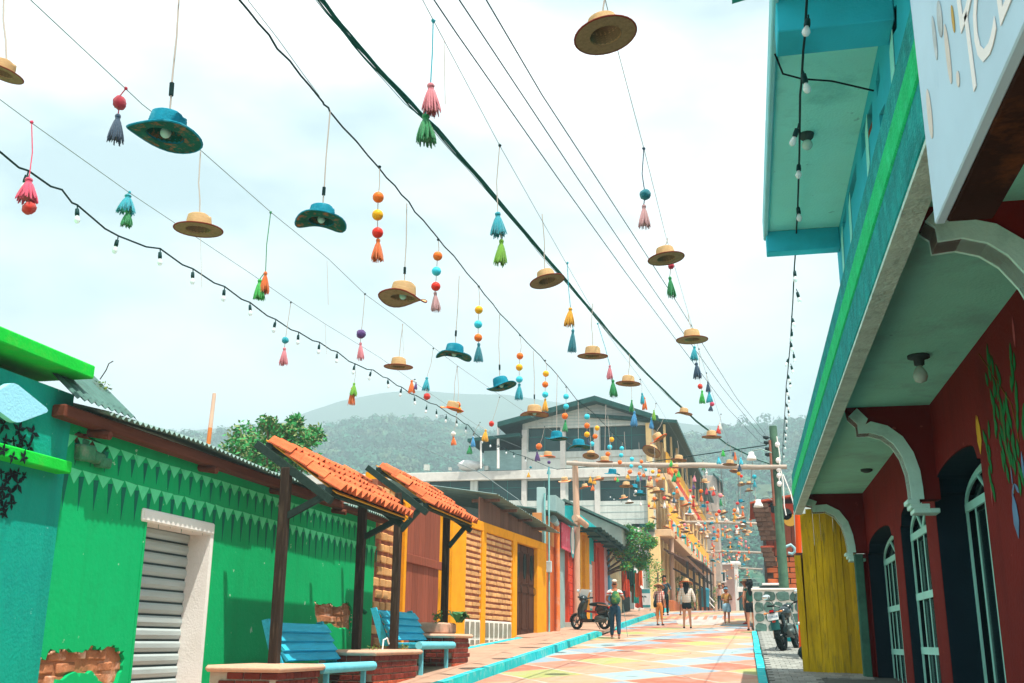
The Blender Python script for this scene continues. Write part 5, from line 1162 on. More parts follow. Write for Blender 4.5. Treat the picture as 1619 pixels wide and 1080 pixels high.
for yf, yn, zj, zp, dep in OPN:
    # dark painted reveals: a lining just inside the opening
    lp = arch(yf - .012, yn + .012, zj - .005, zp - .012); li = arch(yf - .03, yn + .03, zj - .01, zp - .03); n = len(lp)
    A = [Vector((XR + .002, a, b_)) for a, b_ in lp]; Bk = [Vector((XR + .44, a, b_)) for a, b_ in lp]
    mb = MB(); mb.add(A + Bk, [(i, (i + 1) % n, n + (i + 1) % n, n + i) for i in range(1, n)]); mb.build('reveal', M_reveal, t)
    # arched door: frame, transoms, mullions, panes
    dx = XR + dep
    d = bpy.data.objects.new('arched_door', None); COL.objects.link(d); d.parent = t; d.location = Vector((dx, (yf + yn) / 2, 1)) - t.location
    w0, w1 = yn + .04, yf - .015; m = (w0 + w1) / 2; zsp = zj - .13; ra = (w1 - w0) / 2; zt_ = zp - .05
    mb = MB(); mb.box((dx + .05, w0 - .3, .3), (dx + .07, w1 + .05, zp)); mb.build('glass', M_rglass, d)
    fw = .07
    mb = MB()
    mb.box((dx - .01, w0, .4), (dx + .01, w0 + fw, zsp)); mb.build('stile', M_frame, d); mb = MB(); mb.box((dx - .01, w1 - fw, .4), (dx + .01, w1, zsp)); mb.build('stile', M_frame, d)
    o_, i_ = [], []
    for k in range(17):
        a = math.pi * k / 16; o_.append((m + math.cos(a) * ra, zsp + math.sin(a) * (zt_ - zsp))); i_.append((m + math.cos(a) * (ra - fw), zsp + math.sin(a) * (zt_ - zsp - fw)))
    mb = MB()
    for k in range(16): mb.hexa([(dx - .012, *o_[k]), (dx - .012, *o_[k + 1]), (dx - .012, *i_[k + 1]), (dx - .012, *i_[k])], [(dx + .012, *o_[k]), (dx + .012, *o_[k + 1]), (dx + .012, *i_[k + 1]), (dx + .012, *i_[k])])
    for a in (math.pi * .36, math.pi * .64): q = Vector((0, math.cos(a), math.sin(a))); p0 = Vector((dx, m, zsp)); mb.tube([p0, (dx, m + math.cos(a) * (ra - .03), zsp + math.sin(a) * (zt_ - zsp - .03))], .022, 5)
    mb.build('arch_frame', M_frame, d)
    zrs = [zsp, zsp - .78, zsp - 1.46] if yf > 12.5 else [zsp, zsp - 2.0]
    for z in zrs: mb = MB(); mb.box((dx - .014, w0, z - .07), (dx + .012, w1, z + .02)); mb.build('transom', M_frame, d)
    nm = round((w1 - w0) / .47)
    for k in range(1, nm):
        yy = w0 + (w1 - w0) * k / nm
        mb = MB(); mb.box((dx - .006, yy - .02, .4), (dx + .004, yy + .02, zsp)); mb.build('mullion', M_frame, d)
# floor slab edge / balcony fascia
mb = MB(); mb.bbox((XO, Y0, 3.89), (XO + .14, Y1, 4.61), .02); mb.build('balcony_edge', M_fas, t)
mb = MB(); mb.bbox((XO - .012, Y0, 4.19), (XO + .05, Y1 - .01, 4.39), .01); mb.build('green_stripe', M_stripe, t)
mb = MB(); mb.box((XO + .004, Y0, 3.865), (XO + .136, Y1 - .01, 3.892)); mb.build('pale_edge', M_under, t)
mb = MB(); mb.box((XO + .13, Y0, ZC), (XR + 5, Y1 - .01, ZC + .33)); mb.build('porch_ceiling', M_ceil, t)
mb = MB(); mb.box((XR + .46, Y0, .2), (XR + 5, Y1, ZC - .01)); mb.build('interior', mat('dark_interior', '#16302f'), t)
# ceiling lamps and patches
def ceil_at(u, v): 
    dd = _ray(u, v); k = (ZC - EYE) / dd[2]; return Vector(CAM + dd * k)
p = ceil_at(1452, 562)
mb = MB(); mb.lathe([(0, 0), (.10, 0), (.10, -.025), (.05, -.04), (.045, -.09), (.03, -.10), (0, -.10)], 14, Matrix.Translation(p)); lh = mb.build('lamp_holder', mat('dark_lamp_holder', '#3a4a48'), t)
mb = MB(); mb.lathe([(.02, -.10), (.035, -.12), (.062, -.17), (.066, -.20), (.05, -.245), (0, -.265)], 14, Matrix.Translation(p)); mb.build('bulb', mat('frosted_bulb', '#b9d6cc', var=.03, bump=0, rough=.25), lh)
p = ceil_at(1370, 742); mb = MB(); mb.lathe([(0, 0), (.09, 0), (.085, -.03), (.04, -.05), (0, -.05)], 12, Matrix.Translation(p)); mb.build('lamp_holder', mat('dark_lamp_holder', '#3a4a48'), t)
# bracket arches
def bracket(Yb, curve, cap, seed):
    """red spandrel between ceiling and a cusped curve, with a pale trim under it"""
    P = [(atY(u, v, Yb).x, min(atY(u, v, Yb).z, ZC - .01)) for u, v in curve]
    x0, x1 = P[0][0], XR
    body = [(x0 - .02, ZC + .02), (x1 + .02, ZC + .02), (x1 + .02, P[-1][1]), (P[-1][0], P[-1][1])] + P[::-1][1:]
    mb = MB(); mb.prism([(a, Yb, b_) for a, b_ in body], (0, .20, 0)); s = mb.build('bracket', M_rwall, t)
    n = len(P); mb = MB(); nrm = []
    for i in range(n):
        a, b_ = P[max(i - 1, 0)], P[min(i + 1, n - 1)]; dx_, dz_ = b_[0] - a[0], b_[1] - a[1]; l = math.hypot(dx_, dz_) or 1; nrm.append((-dz_ / l, dx_ / l))
    th = .13
    for i in range(n - 1):
        q = [P[i], P[i + 1], (P[i + 1][0] - nrm[i + 1][0] * th * -1, P[i + 1][1] - nrm[i + 1][1] * th * -1), (P[i][0] - nrm[i][0] * th * -1, P[i][1] - nrm[i][1] * th * -1)]
        mb.hexa([(a, Yb - .03, b_) for a, b_ in q], [(a, Yb + .23, b_) for a, b_ in q])
    cx, cz = P[-1]
    for k, (w, h) in enumerate(((.10, .05), (.16, .05), (.22, .045))): mb.bbox((cx - .05 + .03 * k, Yb - .04, cz - .05 * (k + 1)), (cx - .02 + w + .04 * k, Yb + .24, cz - .05 * k), .006)
    mb.build('bracket_trim', M_brk, s)
Q = lambda pts: [(1140 + .5 * x, 540 + .5 * y) for x, y in pts]
bracket(12.1, Q([(403, 238), (430, 262), (434, 292), (470, 290), (510, 300), (545, 325), (572, 365), (590, 415), (598, 465), (602, 500)]), 0, 1)
bracket(19.4, Q([(268, 518), (286, 522), (290, 540), (330, 538), (358, 552), (380, 580), (393, 615), (400, 650), (402, 668)]), 0, 2)
bracket(6.3, [(1462, 352), (1478, 362), (1482, 384), (1520, 378), (1560, 386), (1592, 405), (1625, 440), (1650, 480), (1665, 520)], 0, 3)
# painted wall garland: leaves, stems, a yellow bloom, a blue figure (flat paint)
mb = MB(); rg = random.Random(5)
def W5(u, v, o=.004): return atX(u, v, XR - o)
def spindle(u, v, ang, l, w, o):
    c = W5(u, v, o); d = Vector((0, -math.sin(ang), math.cos(ang))); n = Vector((0, math.cos(ang), math.sin(ang)))
    mb.prism([c - d * l, c - d * l * .3 + n * w, c + d * l * .4 + n * w * .8, c + d * l, c + d * l * .4 - n * w * .8, c - d * l * .3 - n * w], (-.003, 0, 0))
mb.cur = 0
for u0, v0, u1, v1, n in ((1560, 560, 1585, 700, 14), (1575, 590, 1605, 720, 12), (1590, 640, 1600, 760, 10), (1600, 560, 1618, 700, 12), (1562, 680, 1572, 790, 10), (1578, 640, 1588, 740, 9), (1604, 700, 1612, 780, 6)):
    for k in range(n):
        s = k / n; spindle(u0 + (u1 - u0) * s + rg.uniform(-7, 7), v0 + (v1 - v0) * s, rg.uniform(-.5, .5), rg.uniform(.06, .10), .034, .004 + .0006 * rg.random())
mb.cur = 1
for pth in (((1548, 560), (1575, 600), (1590, 690)), ((1575, 600), (1600, 640), (1612, 700)), ((1580, 640), (1598, 740), (1604, 780))):
    mb.tube([W5(*q, .003) for q in pth], .006, 4)
mb.cur = 2; spindle(1548, 688, .1, .17, .08, .005); spindle(1544, 672, .35, .09, .02, .005)
mb.cur = 3; spindle(1606, 815, -.05, .18, .085, .005); spindle(1602, 775, .9, .07, .022, .005); spindle(1608, 772, -.9, .07, .022, .005); spindle(1600, 755, .05, .08, .012, .005); spindle(1617, 735, .1, .1, .03, .005)
mb.cur = 4; spindle(1567, 770, .1, .17, .018, .004); spindle(1603, 525, .1, .12, .03, .004)
mb.build('painted_garland', [mat('mural_green', '#15703a', var=.3, bump=0), mat('mural_brown', '#7a5a2a', bump=0), mat('mural_yellow', '#c9a02f', var=.3, bump=0), mat('mural_blue', '#5f86a8', var=.3, bump=0), mat('mural_rose', '#b0585a', var=.3, bump=0)], t)
# upper storey
XU = 1.24; YU = 11.7
lozs = []
def U2(u, v): p = atX(u, v, XU); return (p.y, p.z)
Z4 = lambda x, y: (1300 + x * .3705, y * .3705)
for pts in (((240, 262), (247, 340), (234, 418), (229, 345)), ((213, 428), (213, 545), (168, 680), (166, 570)), ((145, 690), (146, 770), (113, 895), (110, 830)), ((102, 880), (101, 940), (91, 990), (86, 950)), ((268, 440), (266, 545), (250, 590), (243, 490)), ((318, 120), (318, 20), (285, 180), (280, 60))):
    lozs.append([U2(*Z4(*p)) for p in pts])
def order(lp):
    c = (sum(p[0] for p in lp) / len(lp), sum(p[1] for p in lp) / len(lp)); return sorted(lp, key=lambda p: math.atan2(p[1] - c[1], p[0] - c[0]))
lozs = [order(l) for l in lozs]
mb = MB(); mb.wall(flip([(Y0, 4.5), (YU + .25, 4.5), (YU + .25, 6.2), (Y0, 6.2)]), [flip(l) for l in lozs], (XU, 0, 0), (0, -1, 0), (0, 0, 1), .14); mb.build('upper_wall', M_ublue, t)
for l in lozs:
    ys_ = [p[0] for p in l]; zs_q = [p[1] for p in l]; mb = MB(); mb.box((XU + .06, min(ys_) - .03, min(zs_q) - .03), (XU + .12, max(ys_) + .03, max(zs_q) + .03)); mb.build('brown_block', mat('brown_lattice_block', '#8f4a38', var=.2), t)
for k, (u, v) in enumerate(((1372, 235), (1345, 350), (1412, 110), (1333, 400))):
    p = atX(u, v, XU - .004); mb = MB(); mb.prism([p + Vector((0, .16, -.22)), p + Vector((0, .05, .18)), p + Vector((0, -.14, .26)), p + Vector((0, -.05, -.16))], (-.004, 0, 0)); mb.build('pale_patch', M_usof, t)
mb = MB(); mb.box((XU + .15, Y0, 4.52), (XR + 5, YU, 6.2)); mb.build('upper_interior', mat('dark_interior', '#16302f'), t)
mb = MB(); mb.bbox((.43, Y0, 6.15), (XR + 5.2, YU, 6.34), .01); mb.build('roof_slab', M_usof, t)
mb = MB(); mb.bbox((.405, Y0, 6.10), (.455, YU + .01, 6.36), .01); mb.build('slab_lip', mat('pale_aqua_lip', '#86c9d0', var=.12), t)
mb = MB(); mb.bbox((.43, YU - .16, 5.90), (XU - .002, YU + .02, 6.15), .008); mb.build('roof_beam', M_ublue, t)
mb = MB(); mb.bbox((.43, 6.9, 5.86), (XU - .002, 7.25, 6.15), .008); mb.build('roof_beam', M_ublue, t)
p = atZ(1275, 212, 6.15, 0); mb = MB(); mb.lathe([(0, 0), (.07, 0), (.06, -.04), (.03, -.07), (0, -.07)], 12, Matrix.Translation(p)); lh = mb.build('lamp_holder', mat('dark_lamp_holder', '#3a4a48'), t)
mb = MB(); mb.sphere(p + Vector((0, 0, -.11)), .05, 12, 8); mb.build('bulb', mat('frosted_bulb', '#b9d6cc'), lh)
mb = MB(); sv = []
a, b_ = atY(1157, 0, 5.2), atY(1216, 20, 5.2)
corr_o = corrugated('roof_sheet', 4.1, 5.2, a.x, a.z - .02, .42, a.z + .05, mat('teal_roof_sheet', '#2f9a8f', var=.2, rough=.5), t, per=.1, amp=.012)
# wires on the soffit
mb = MB(); mb.tube([(.44, 7.6, 6.1), (.5, 7.75, 6.0), (.66, 7.9, 6.02), (.9, 8.0, 6.03), (1.23, 8.1, 5.96)], .008, 5); mb.tube([(XU - .01, 6.9, 5.35), (XU - .06, 6.7, 5.38), (XU - .05, 6.4, 5.25), (XU - .01, 6.25, 5.1)], .008, 5); mb.build('loose_wire', M_black, t)
# pier and end wall beyond the porch
mb = MB(); mb.bbox((1.12, 23.7, .8), (2.6, 24.2, 4.7), .01); mb.build('end_pier', mat('worn_pale_wall', '#b9c6c2', var=.15, stain='#5f7f7c', stain_amt=.8, stain_scale=2), t)
mb = MB(); mb.bbox((1.86, 19.2, .8), (2.0, 19.36, 3.1), .01); mb.build('old_post', mat('greenish_post', '#3f6f5f', var=.3, scale=4, stain='#24443c', stain_amt=.6, stain_scale=3), t)

# signboard hung before the balcony
SX = .60
t = thing('signboard', 'big pale blue signboard with large white lettering, hung in front of the balcony edge', 'sign', (SX, 2.6, 3.4))
yF = atX(1478, 355, SX).y; zB = atX(1478, 355, SX).z; yN = .9
mb = MB(); mb.bbox((SX, yN, zB), (SX + .03, yF, zB + 1.0), .004); mb.build('panel', mat('sign_pale_blue', '#a6cbdd', var=.1, scale=1.6, rough=.35, bump=0, stain='#4f9fc2', stain_amt=.85, stain_scale=1.1), t)
mb = MB(); mb.bbox((SX + .031, yN, zB - .0), (SX + .16, yF - .01, zB + 1.0), .006); mb.build('box_frame', mat('dark_rust_frame', '#2a1a14', var=.5, scale=4, stain='#7a4a22', stain_amt=.6, stain_scale=3), t)
M_l = mat('sign_white_print', '#e3e3e0', var=.03, bump=0, rough=.4)
pI = atX(1542, 143, SX)
mb = MB(); text_mesh('ICE', .30, frame_M((SX - .002, pI.y + .03, pI.z), (0, -1, 0), (0, 0, 1)), mb, .001); mb.build('lettering', M_l, t)
mb = MB(); pS = atX(1518, 62, SX); text_mesh('B', .34, frame_M((SX - .002, pS.y, pS.z), (0, -1, 0), (0, .0, 1)), mb, .001); mb.build('lettering', M_l, t)
mb = MB()
def blob(u, v, a, b_, rot=0.0, o=.001):
    c = atX(u, v, SX - o); mb.prism([c + Vector((0, math.cos(k * .4488) * a + math.sin(k * .4488) * rot, math.sin(k * .4488) * b_)) for k in range(14)], (-.0015, 0, 0))
mb.cur = 0; blob(1486, 30, .03, .055); blob(1478, 60, .02, .07)
mb.cur = 1; blob(1507, 30, .012, .04)
mb.cur = 2; blob(1499, 85, .022, .09); blob(1470, 180, .03, .08); blob(1515, 125, .016, .022)
mb.build('printed_picture', [mat('print_grey', '#aeb9bc', var=.4, scale=12, bump=0), mat('print_gold', '#b59a5a', bump=0), mat('print_beige', '#cfcac2', var=.1, bump=0)], t)

# yellow plank hoarding
t = thing('plank_hoarding', 'weathered yellow plank hoarding closing the far end of the porch', 'hoarding', (1.2, 18.4, g(18.4)))
a, b_ = Vector((.92, 20.1, 0)), Vector((1.93, 19.75, 0)); dd = (b_ - a) / 9; nn_ = Vector((-dd.y, dd.x, 0)).normalized() * -1
M_yw = wood('yellow_weathered_plank', '#b59a1e', axis=2, rand=.14, var=.35)
M_yw = mat('yellow_plank_worn', '#b89c1c', var=.3, scale=1.8, rand=.26, stretch=(6, 6, .8), stain='#5a5f34', stain_amt=.8, stain_scale=2.2, bump=.5, bscale=8, chip='#22301f', chip_amt=.9)
tops = [3.15, 3.90, 3.98, 4.02, 4.05, 4.05, 4.0, 3.95, 3.9]
for k in range(9):
    p, q = a + dd * (k + .012), a + dd * (k + .988); z0 = g(19.8) + .03; ls = .03 * math.sin(k * 2.1)
    lean = Vector((-.03, 0, 0)) if k == 0 else Vector((0, 0, 0))
    th = nn_ * -.028; j = nn_ * rnd.uniform(-.003, .003)
    A = [p + j, q + j, q + j + th, p + j + th]
    mb = MB(); mb.hexa([v + Vector((0, 0, z0)) for v in A], [v + Vector((ls * .3, 0, tops[k])) + lean for v in A]); mb.build('plank', M_yw, t)
for z in (1.7, 3.1): mb = MB(); mb.hexa([a + Vector((0, .03, z)), b_ + Vector((0, .03, z)), b_ + Vector((0, .08, z)), a + Vector((0, .08, z))], [a + Vector((0, .03, z + .1)), b_ + Vector((0, .03, z + .1)), b_ + Vector((0, .08, z + .1)), a + Vector((0, .08, z + .1))]); mb.build('back_rail', M_board, t)
mb = MB(); bk = nn_ * -.06; mb.hexa([a + bk + Vector((0, 0, 1.1)), b_ + bk + Vector((0, 0, 1.1)), b_ + bk * 1.3 + Vector((0, 0, 1.1)), a + bk * 1.3 + Vector((0, 0, 1.1))], [a + bk + Vector((0, 0, 3.1)), b_ + bk + Vector((0, 0, 3.8)), b_ + bk * 1.3 + Vector((0, 0, 3.8)), a + bk * 1.3 + Vector((0, 0, 3.1))]); mb.build('gap_light_blocker', M_darkwood, t)  # added dark sheet, blocks the daylight that showed through the plank gaps
mb = MB(); mb.box((1.93, 19.5, .8), (2.13, 19.86, 3.12)); mb.build('end_wall', M_rwall, RH)
# orange rain pipe
t = thing('rain_pipe', 'bright orange rain pipe with white clips running down beside the yellow hoarding', 'pipe', tuple(atY(1268, 1035, 23.3)))
p, q = atY(1268.5, 1036, 23.3), atY(1261, 806, 23.3)
mb = MB(); mb.tube([p, p.lerp(q, .5), q], .062, 12); mb.build('pipe', mat('orange_pvc', '#e0521e', var=.06, rough=.4, stain='#b8411c', stain_amt=.3), t)
for v in (891, 987): c = p.lerp(q, (1036 - v) / 230); mb = MB(); mb.lathe([(.066, -.03), (.07, -.03), (.07, .03), (.066, .03)], 12, Matrix.Translation(c)); mb.box((c.x, c.y, c.z - .02), (c.x + .12, c.y + .3, c.z + .02)); mb.build('clip', M_white, t)
mb = MB(); mb.tube([q, q + Vector((0, .05, .1))], .09, 12); mb.build('collar', mat('dark_lamp_holder', '#3a4a48'), t)
t = thing('black_bag', 'small dark bag lying at the foot of the orange pipe', 'bag', tuple(p)); mb = MB(); mb.sphere(p + Vector((.05, -.1, .06)), .14, 10, 7, (1, .9, 1.1), noise=.15); mb.build('body', mat('black_plastic', '#12282a', rough=.4), t)

# ---- dry stone retaining wall with white joints
YW = 36.3
t = thing('stone_wall', 'low dark stone retaining wall with broad white painted joints behind the motorcycle', 'wall', (1.0, YW, g(YW)))
xl, xr_ = atY(1191.5, 970, YW).x, 2.5; zt_ = atY(1215, 932, YW).z
mb = MB(); mb.box((xl, YW, g(YW) - .3), (xr_, YW + .5, zt_ - .02)); mb.build('white_joints', M_joint, t)
mb = MB(); mb.bbox((xl - .04, YW - .05, zt_ - .03), (xr_, YW + .55, zt_ + .04), .015); mb.build('white_cap', M_joint, t)
rg = random.Random(3); M_ds = mat('dark_green_stone', '#4d6a62', var=.35, scale=6, rand=.3, bump=.9, bscale=12, stain='#6f7f70', stain_amt=.6, stain_scale=5)
rows = [.34, .36, .30, .34]; z = zt_ - .05
for h in rows:
    x = xl + .03
    while x < xr_ - .1:
        w = rg.uniform(.26, .46); n = 9; cx, cz = x + w / 2, z - h / 2; pts = []
        for k in range(n):
            a = 2 * math.pi * k / n + rg.uniform(-.15, .15); r = rg.uniform(.84, 1.0); ex = 4.0
            ca, sa = math.cos(a), math.sin(a); rr = (abs(ca) ** ex + abs(sa) ** ex) ** (-1 / ex)
            pts.append((cx + ca * rr * r * (w / 2 - .012), cz + sa * rr * r * (h / 2 - .014)))
        mb = MB(); f = [(px, YW - .035 - rg.uniform(0, .02), pz_) for px, pz_ in pts]; bk = [(px * 1 + (px - cx) * .10, YW + .01, pz_ + (pz_ - cz) * .10) for px, pz_ in pts]
        mb.add(f + bk, [tuple(range(n))] + [(i, n + i, n + (i + 1) % n, (i + 1) % n) for i in range(n)]); mb.build('stone', M_ds, t); x += w
    z -= h
# blue bundle behind the motorcycle
p = atY(1257, 1010, 30); t = thing('blue_sack', 'bundled teal sack on the paving between motorcycle and orange pipe', 'sack', tuple(p)); mb = MB(); mb.sphere(p + Vector((0, 0, .02)), .26, 12, 8, (.9, .8, 1.3), noise=.12); mb.build('body', mat('teal_sack', '#1f8f96', var=.3, scale=8, bump=.8, bscale=10), t)

# ---- brick and plank house behind the stone wall
YH = 41.0
t = thing('brick_plank_house', 'small house with orange brick base, red brown plank wall and tiled eaves on the right', 'house', (1.6, YH, g(YH)))
xl = atY(1212, 880, YH).x; zb_, zt_ = atY(1212, 879, YH).z, atY(1220, 795, YH).z
mb = MB(); mb.box((xl, YH, 1.8), (5, YH + 6, zt_)); mb.build('wall_core', M_mortar if False else mat('dark_mortar', '#3a2f2a', var=.2), t)
bm_ = MB(); bm_.bbox((-.19, -.02, -.085), (.19, .02, .085), .01); hb = bm_.mesh('brick', mat('orange_brick', '#b5603a', var=.15, rand=.15, bump=.4))
z = zb_ - .13; r = 0
while z > 2.6:
    x = xl + .16 - (.2 if r % 2 else 0)
    while x < 2.7:
        if x > xl + .02: link('brick', hb, t, (x + .02, YH - .012, z))
        x += .42
    z -= .20; r += 1
x = xl
ztk = atY(1220, 828, YH).z
while x < 2.9:
    w = rnd.uniform(.28, .36); mb = MB(); mb.bbox((x + .01, YH - .05, zb_), (x + w - .01, YH - .004, ztk), .006); mb.build('plank', M_gate, t); x += w
mb = MB(); mb.bbox((xl, YH - .08, ztk), (2.9, YH - .004, zt_ - .05), .01); mb.build('red_board', mat('red_board_paint', '#b5432e', var=.15), t)
for u, v, r_q, m in ((1224, 803, .2, mat('black_plastic', '#12282a')), (1243, 813, .22, mat('dark_lamp_holder', '#3a4a48')), (1249, 822, .24, mat('sign_yellow', '#e8b24a'))):
    p = atY(u, v, YH - .1); mb = MB(); mb.prism([(p.x + math.cos(k * math.pi / 8) * r_q, YH - .10, p.z + math.sin(k * math.pi / 8) * r_q) for k in range(16)], (0, .018, 0)); mb.build('round_plate', m, t)
mb = MB(); p = atY(1214, 815, YH); mb.bbox((p.x - .02, YH - .14, p.z - .35), (p.x + .12, YH - .085, p.z + .3), .01); mb.build('brown_panel', M_gate, t)
# tiled eave on the street side
zr = atY(1187, 797, YH).z; X0r = atY(1188, 800, YH).x + .05
mb = MB(); mb.hexa([(X0r - .1, YH - .5, zr - .05), (4, YH - .5, zr + .55), (4, YH + 5, zr + .55), (X0r - .1, YH + 5, zr - .05)], [(X0r - .1, YH - .5, zr + .02), (4, YH - .5, zr + .62), (4, YH + 5, zr + .62), (X0r - .1, YH + 5, zr + .02)]); mb.build('roof', mat('red_roof_edge', '#b5503a', var=.2), t)
bt = MB(); bt.bbox((-.11, -.03, -.10), (.11, .03, .10), .02); bt_m = bt.mesh('roof_tile', mat('weathered_brown_tile', '#5a4438', var=.4, rand=.3, bump=.5))
for r in range(8):
    for k in range(3):
        o = link('roof_tile', bt_m, t, (X0r + .08 + k * .19 + r * .035, YH - .42 + r * .012, zr - .12 - r * .17)); o.rotation_euler = (rnd.uniform(-.1, .1), 0, rnd.uniform(-.1, .1)); o.scale = (1, 2.2, 1)
for r in range(4):
    for k in range(2):
        o = link('roof_tile', bt_m, t, (X0r + .32 + k * .19 + r * .05, YH - .3 + r * .012, zr - 1.75 - r * .17)); o.scale = (1, 2, 1)
mb = MB(); q = atY(1187, 845, YH); mb.box((X0r + .2, YH - .35, zr - 1.66), (1.1, YH + .1, zr - 1.60)); mb.build('lower_eave', mat('red_roof_edge', '#b5503a'), t)
mb = MB(); p = atY(1250, 870, YH - .3); mb.tube([p + Vector((-.18, 0, .12)), p + Vector((.02, 0, .2)), p + Vector((.14, 0, .08)), p + Vector((.16, 0, -.05)), p + Vector((.05, 0, -.14)), p + Vector((-.1, 0, -.1))], .055, 8); mb.build('pipe_elbow', mat('pale_blue_pipe', '#8fb9c0'), t)
p, q = atY(1205, 929, YH - .2), atY(1232, 922.5, YH - .2); mb = MB(); mb.bbox((p.x, YH - .45, p.z + .07), (q.x, YH - .005, q.z), .01); mb.build('white_bar', M_white, t)  # made-up bar: stands in for an unidentified object, no sill of the house
mb = MB(); mb.bbox((p.x - .1, YH - .4, p.z - .1), (q.x + .1, YH - .006, p.z + .06), .01); mb.build('dark_bar', mat('dark_lamp_holder', '#3a4a48'), t)  # dark piece added below the stand-in bar

# ---- utility pole
YP = 38.5
t = thing('utility_pole', 'leaning dark green utility pole with insulators, cables and white junctions', 'pole', tuple(atY(1240, 925, YP)))
a, b_ = atY(1240.5, 940, YP), atY(1222, 674, YP); bb = a + (a - b_) * .12
mb = MB(); mb.tube([bb, a, a.lerp(b_, .5), b_], [.175, .17, .155, .135], 12); mb.build('mast', mat('green_grey_pole', '#4d6f5a', var=.3, scale=3, stain='#2a4a42', stain_amt=.6, stain_scale=2), t)
for u, v in ((1213, 692), (1214, 700), (1216, 710), (1216, 719)):
    p = atY(u, v, YP - .1); mb = MB(); mb.tube([p + Vector((-.14, 0, .03)), p + Vector((-.04, 0, 0)), p + Vector((.05, 0, 0))], [.05, .075, .05], 8); mb.tube([p, p + Vector((.2, .1, 0))], .02, 5); mb.build('insulator', mat('black_plastic', '#12282a'), t)
for v in (703, 728, 742, 752, 765):
    p = atY(1229 + (v - 700) * .05, v, YP - .2); mb = MB(); mb.sphere(p, .09, 8, 6, (1, 1, 1.2)); mb.build('white_clamp', M_white, t)
mb = MB(); p = atY(1222, 725, YP); mb.tube([atY(1224, 800, YP - .15), atY(1219, 730, YP - .18), atY(1217, 696, YP - .16)], .05, 6); mb.build('rust_conduit', mat('rusty_conduit', '#8a5a48', var=.3), t)
for pth in (((1232, 730), (1238, 760), (1240, 800), (1243, 815)), ((1238, 750), (1250, 780), (1254, 795)), ((1228, 690), (1233, 720), (1232, 760))):
    mb = MB(); mb.tube([atY(u, v, YP - .25) for u, v in pth], .02, 5); mb.build('loose_wire', M_white, t)
for u, v, lab, Yq in ((1188, 722, 'white bell shaped street lamp on an arm by the utility pole, above the log beam', YP - .6), (1199, 797, 'white bell shaped street lamp on an arm above the brick house roof', YP + 1.5)):
    p = atY(u, v, Yq); t2 = thing('street_lamp', lab, 'lamp', tuple(p), 'white bell lamps by the utility pole')
    mb = MB(); mb.lathe([(.04, .17), (.09, .16), (.10, .07), (.15, -.01), (.18, -.11), (.16, -.12), (.08, .03), (0, .05)], 14, Matrix.Translation(p)); mb.build('shade', M_white, t2)
    q = atY(1220, v - 6, Yq); mb = MB(); mb.tube([p + Vector((0, 0, .16)), p + Vector((.04, 0, .22)), (p.x + .35, p.y, p.z + .26), q], .02, 6); mb.build('arm', M_metal, t2)

# ================================================================ CABLES, STRINGS AND HANGING DECORATIONS
PO, PS = 5.25, .075                                  # the wires rise with the street: z = PO + PS*y
def onP(u, v, o=PO, s=PS): return atZ(u, v, o, s)
M_cable = mat('dark_cable', '#0e2c2c', var=.1, bump=0); M_trunk = mat('green_black_cable', '#0d5a50', var=.2, bump=.1)
M_thin = mat('thin_grey_line', '#7f8f90', var=.1, bump=0); M_cordw = mat('pale_cord', '#b3a9a0', var=.1, bump=0)
def line(name, label, pts, r, m, o=PO, s=PS, wob=0.0, cat='cable', group=None, sub=4, seed=0, n=5):
    """a wire through places seen in the photograph, on the plane of the street's wires, continued past the frame"""
    rg = random.Random(seed); P = [onP(u, v, o, s) for u, v in pts]; out = []
    for a, b_ in zip(P, P[1:]):
        for k in range(sub): out.append(a.lerp(b_, k / sub) + Vector((rg.uniform(-wob, wob), 0, rg.uniform(-wob, wob))))
    out.append(P[-1])
    d = out[0] - out[1]; out.insert(0, out[0] + d.normalized() * 3.0)
    t = MB(); t.tube(out, r, n); ob = t.build(name, m); 
    return tag(ob, label, cat, group)
LA = [(375, -5), (440, 75), (505, 155), (522, 175), (600, 265), (645, 320), (690, 375), (740, 432), (790, 495), (845, 553), (880, 592), (912, 632), (940, 655), (975, 690), (1000, 712)]
line('garland_wire', 'twisted black wire carrying the turquoise lamp hats over the left of the street', LA, .008, M_cable, wob=.010, cat='wire', seed=1)
line('garland_wire', 'fine line running just above the twisted black lamp wire at the top edge', [(388, -5), (440, 62), (480, 118), (505, 152)], .003, M_thin, cat='wire')
LBk = [(503, -5), (560, 68), (640, 155), (690, 205), (760, 285), (850, 392), (900, 450), (960, 522), (1010, 578), (1060, 628), (1100, 665), (1150, 703), (1200, 728), (1224, 736)]
line('trunk_cable', 'thick dark green bundle of cables sweeping diagonally to the utility pole', LBk, [.035] + [.032] * 60, M_trunk, o=PO + .15, n=8) if False else None
def trunk():
    P = [onP(u, v, PO + .2, .074) for u, v in LBk]; out = [P[0] + (P[0] - P[1]).normalized() * 3] + P
    t = thing('trunk_cable', 'thick dark green bundle of cables sweeping diagonally to the utility pole', 'cable', tuple(P[6]))
    for k, (dx, dz, r) in enumerate(((0, 0, .013), (.014, .006, .009), (-.012, -.009, .007), (.003, -.022, .003))):
        fine = []
        for a, b_ in zip(out, out[1:]):
            for q in range(5): fine.append(a.lerp(b_, q / 5) + Vector((dx + .004 * math.sin(len(fine) * 1.3 + k), 0, dz + .004 * math.cos(len(fine) * 1.1 + k * 2) - (.03 if k > 2 else 0) * abs(math.sin(len(fine) * .35)))))
        fine.append(out[-1]); mb = MB(); mb.tube(fine, r, 6); mb.build('strand', M_trunk, t)
trunk()
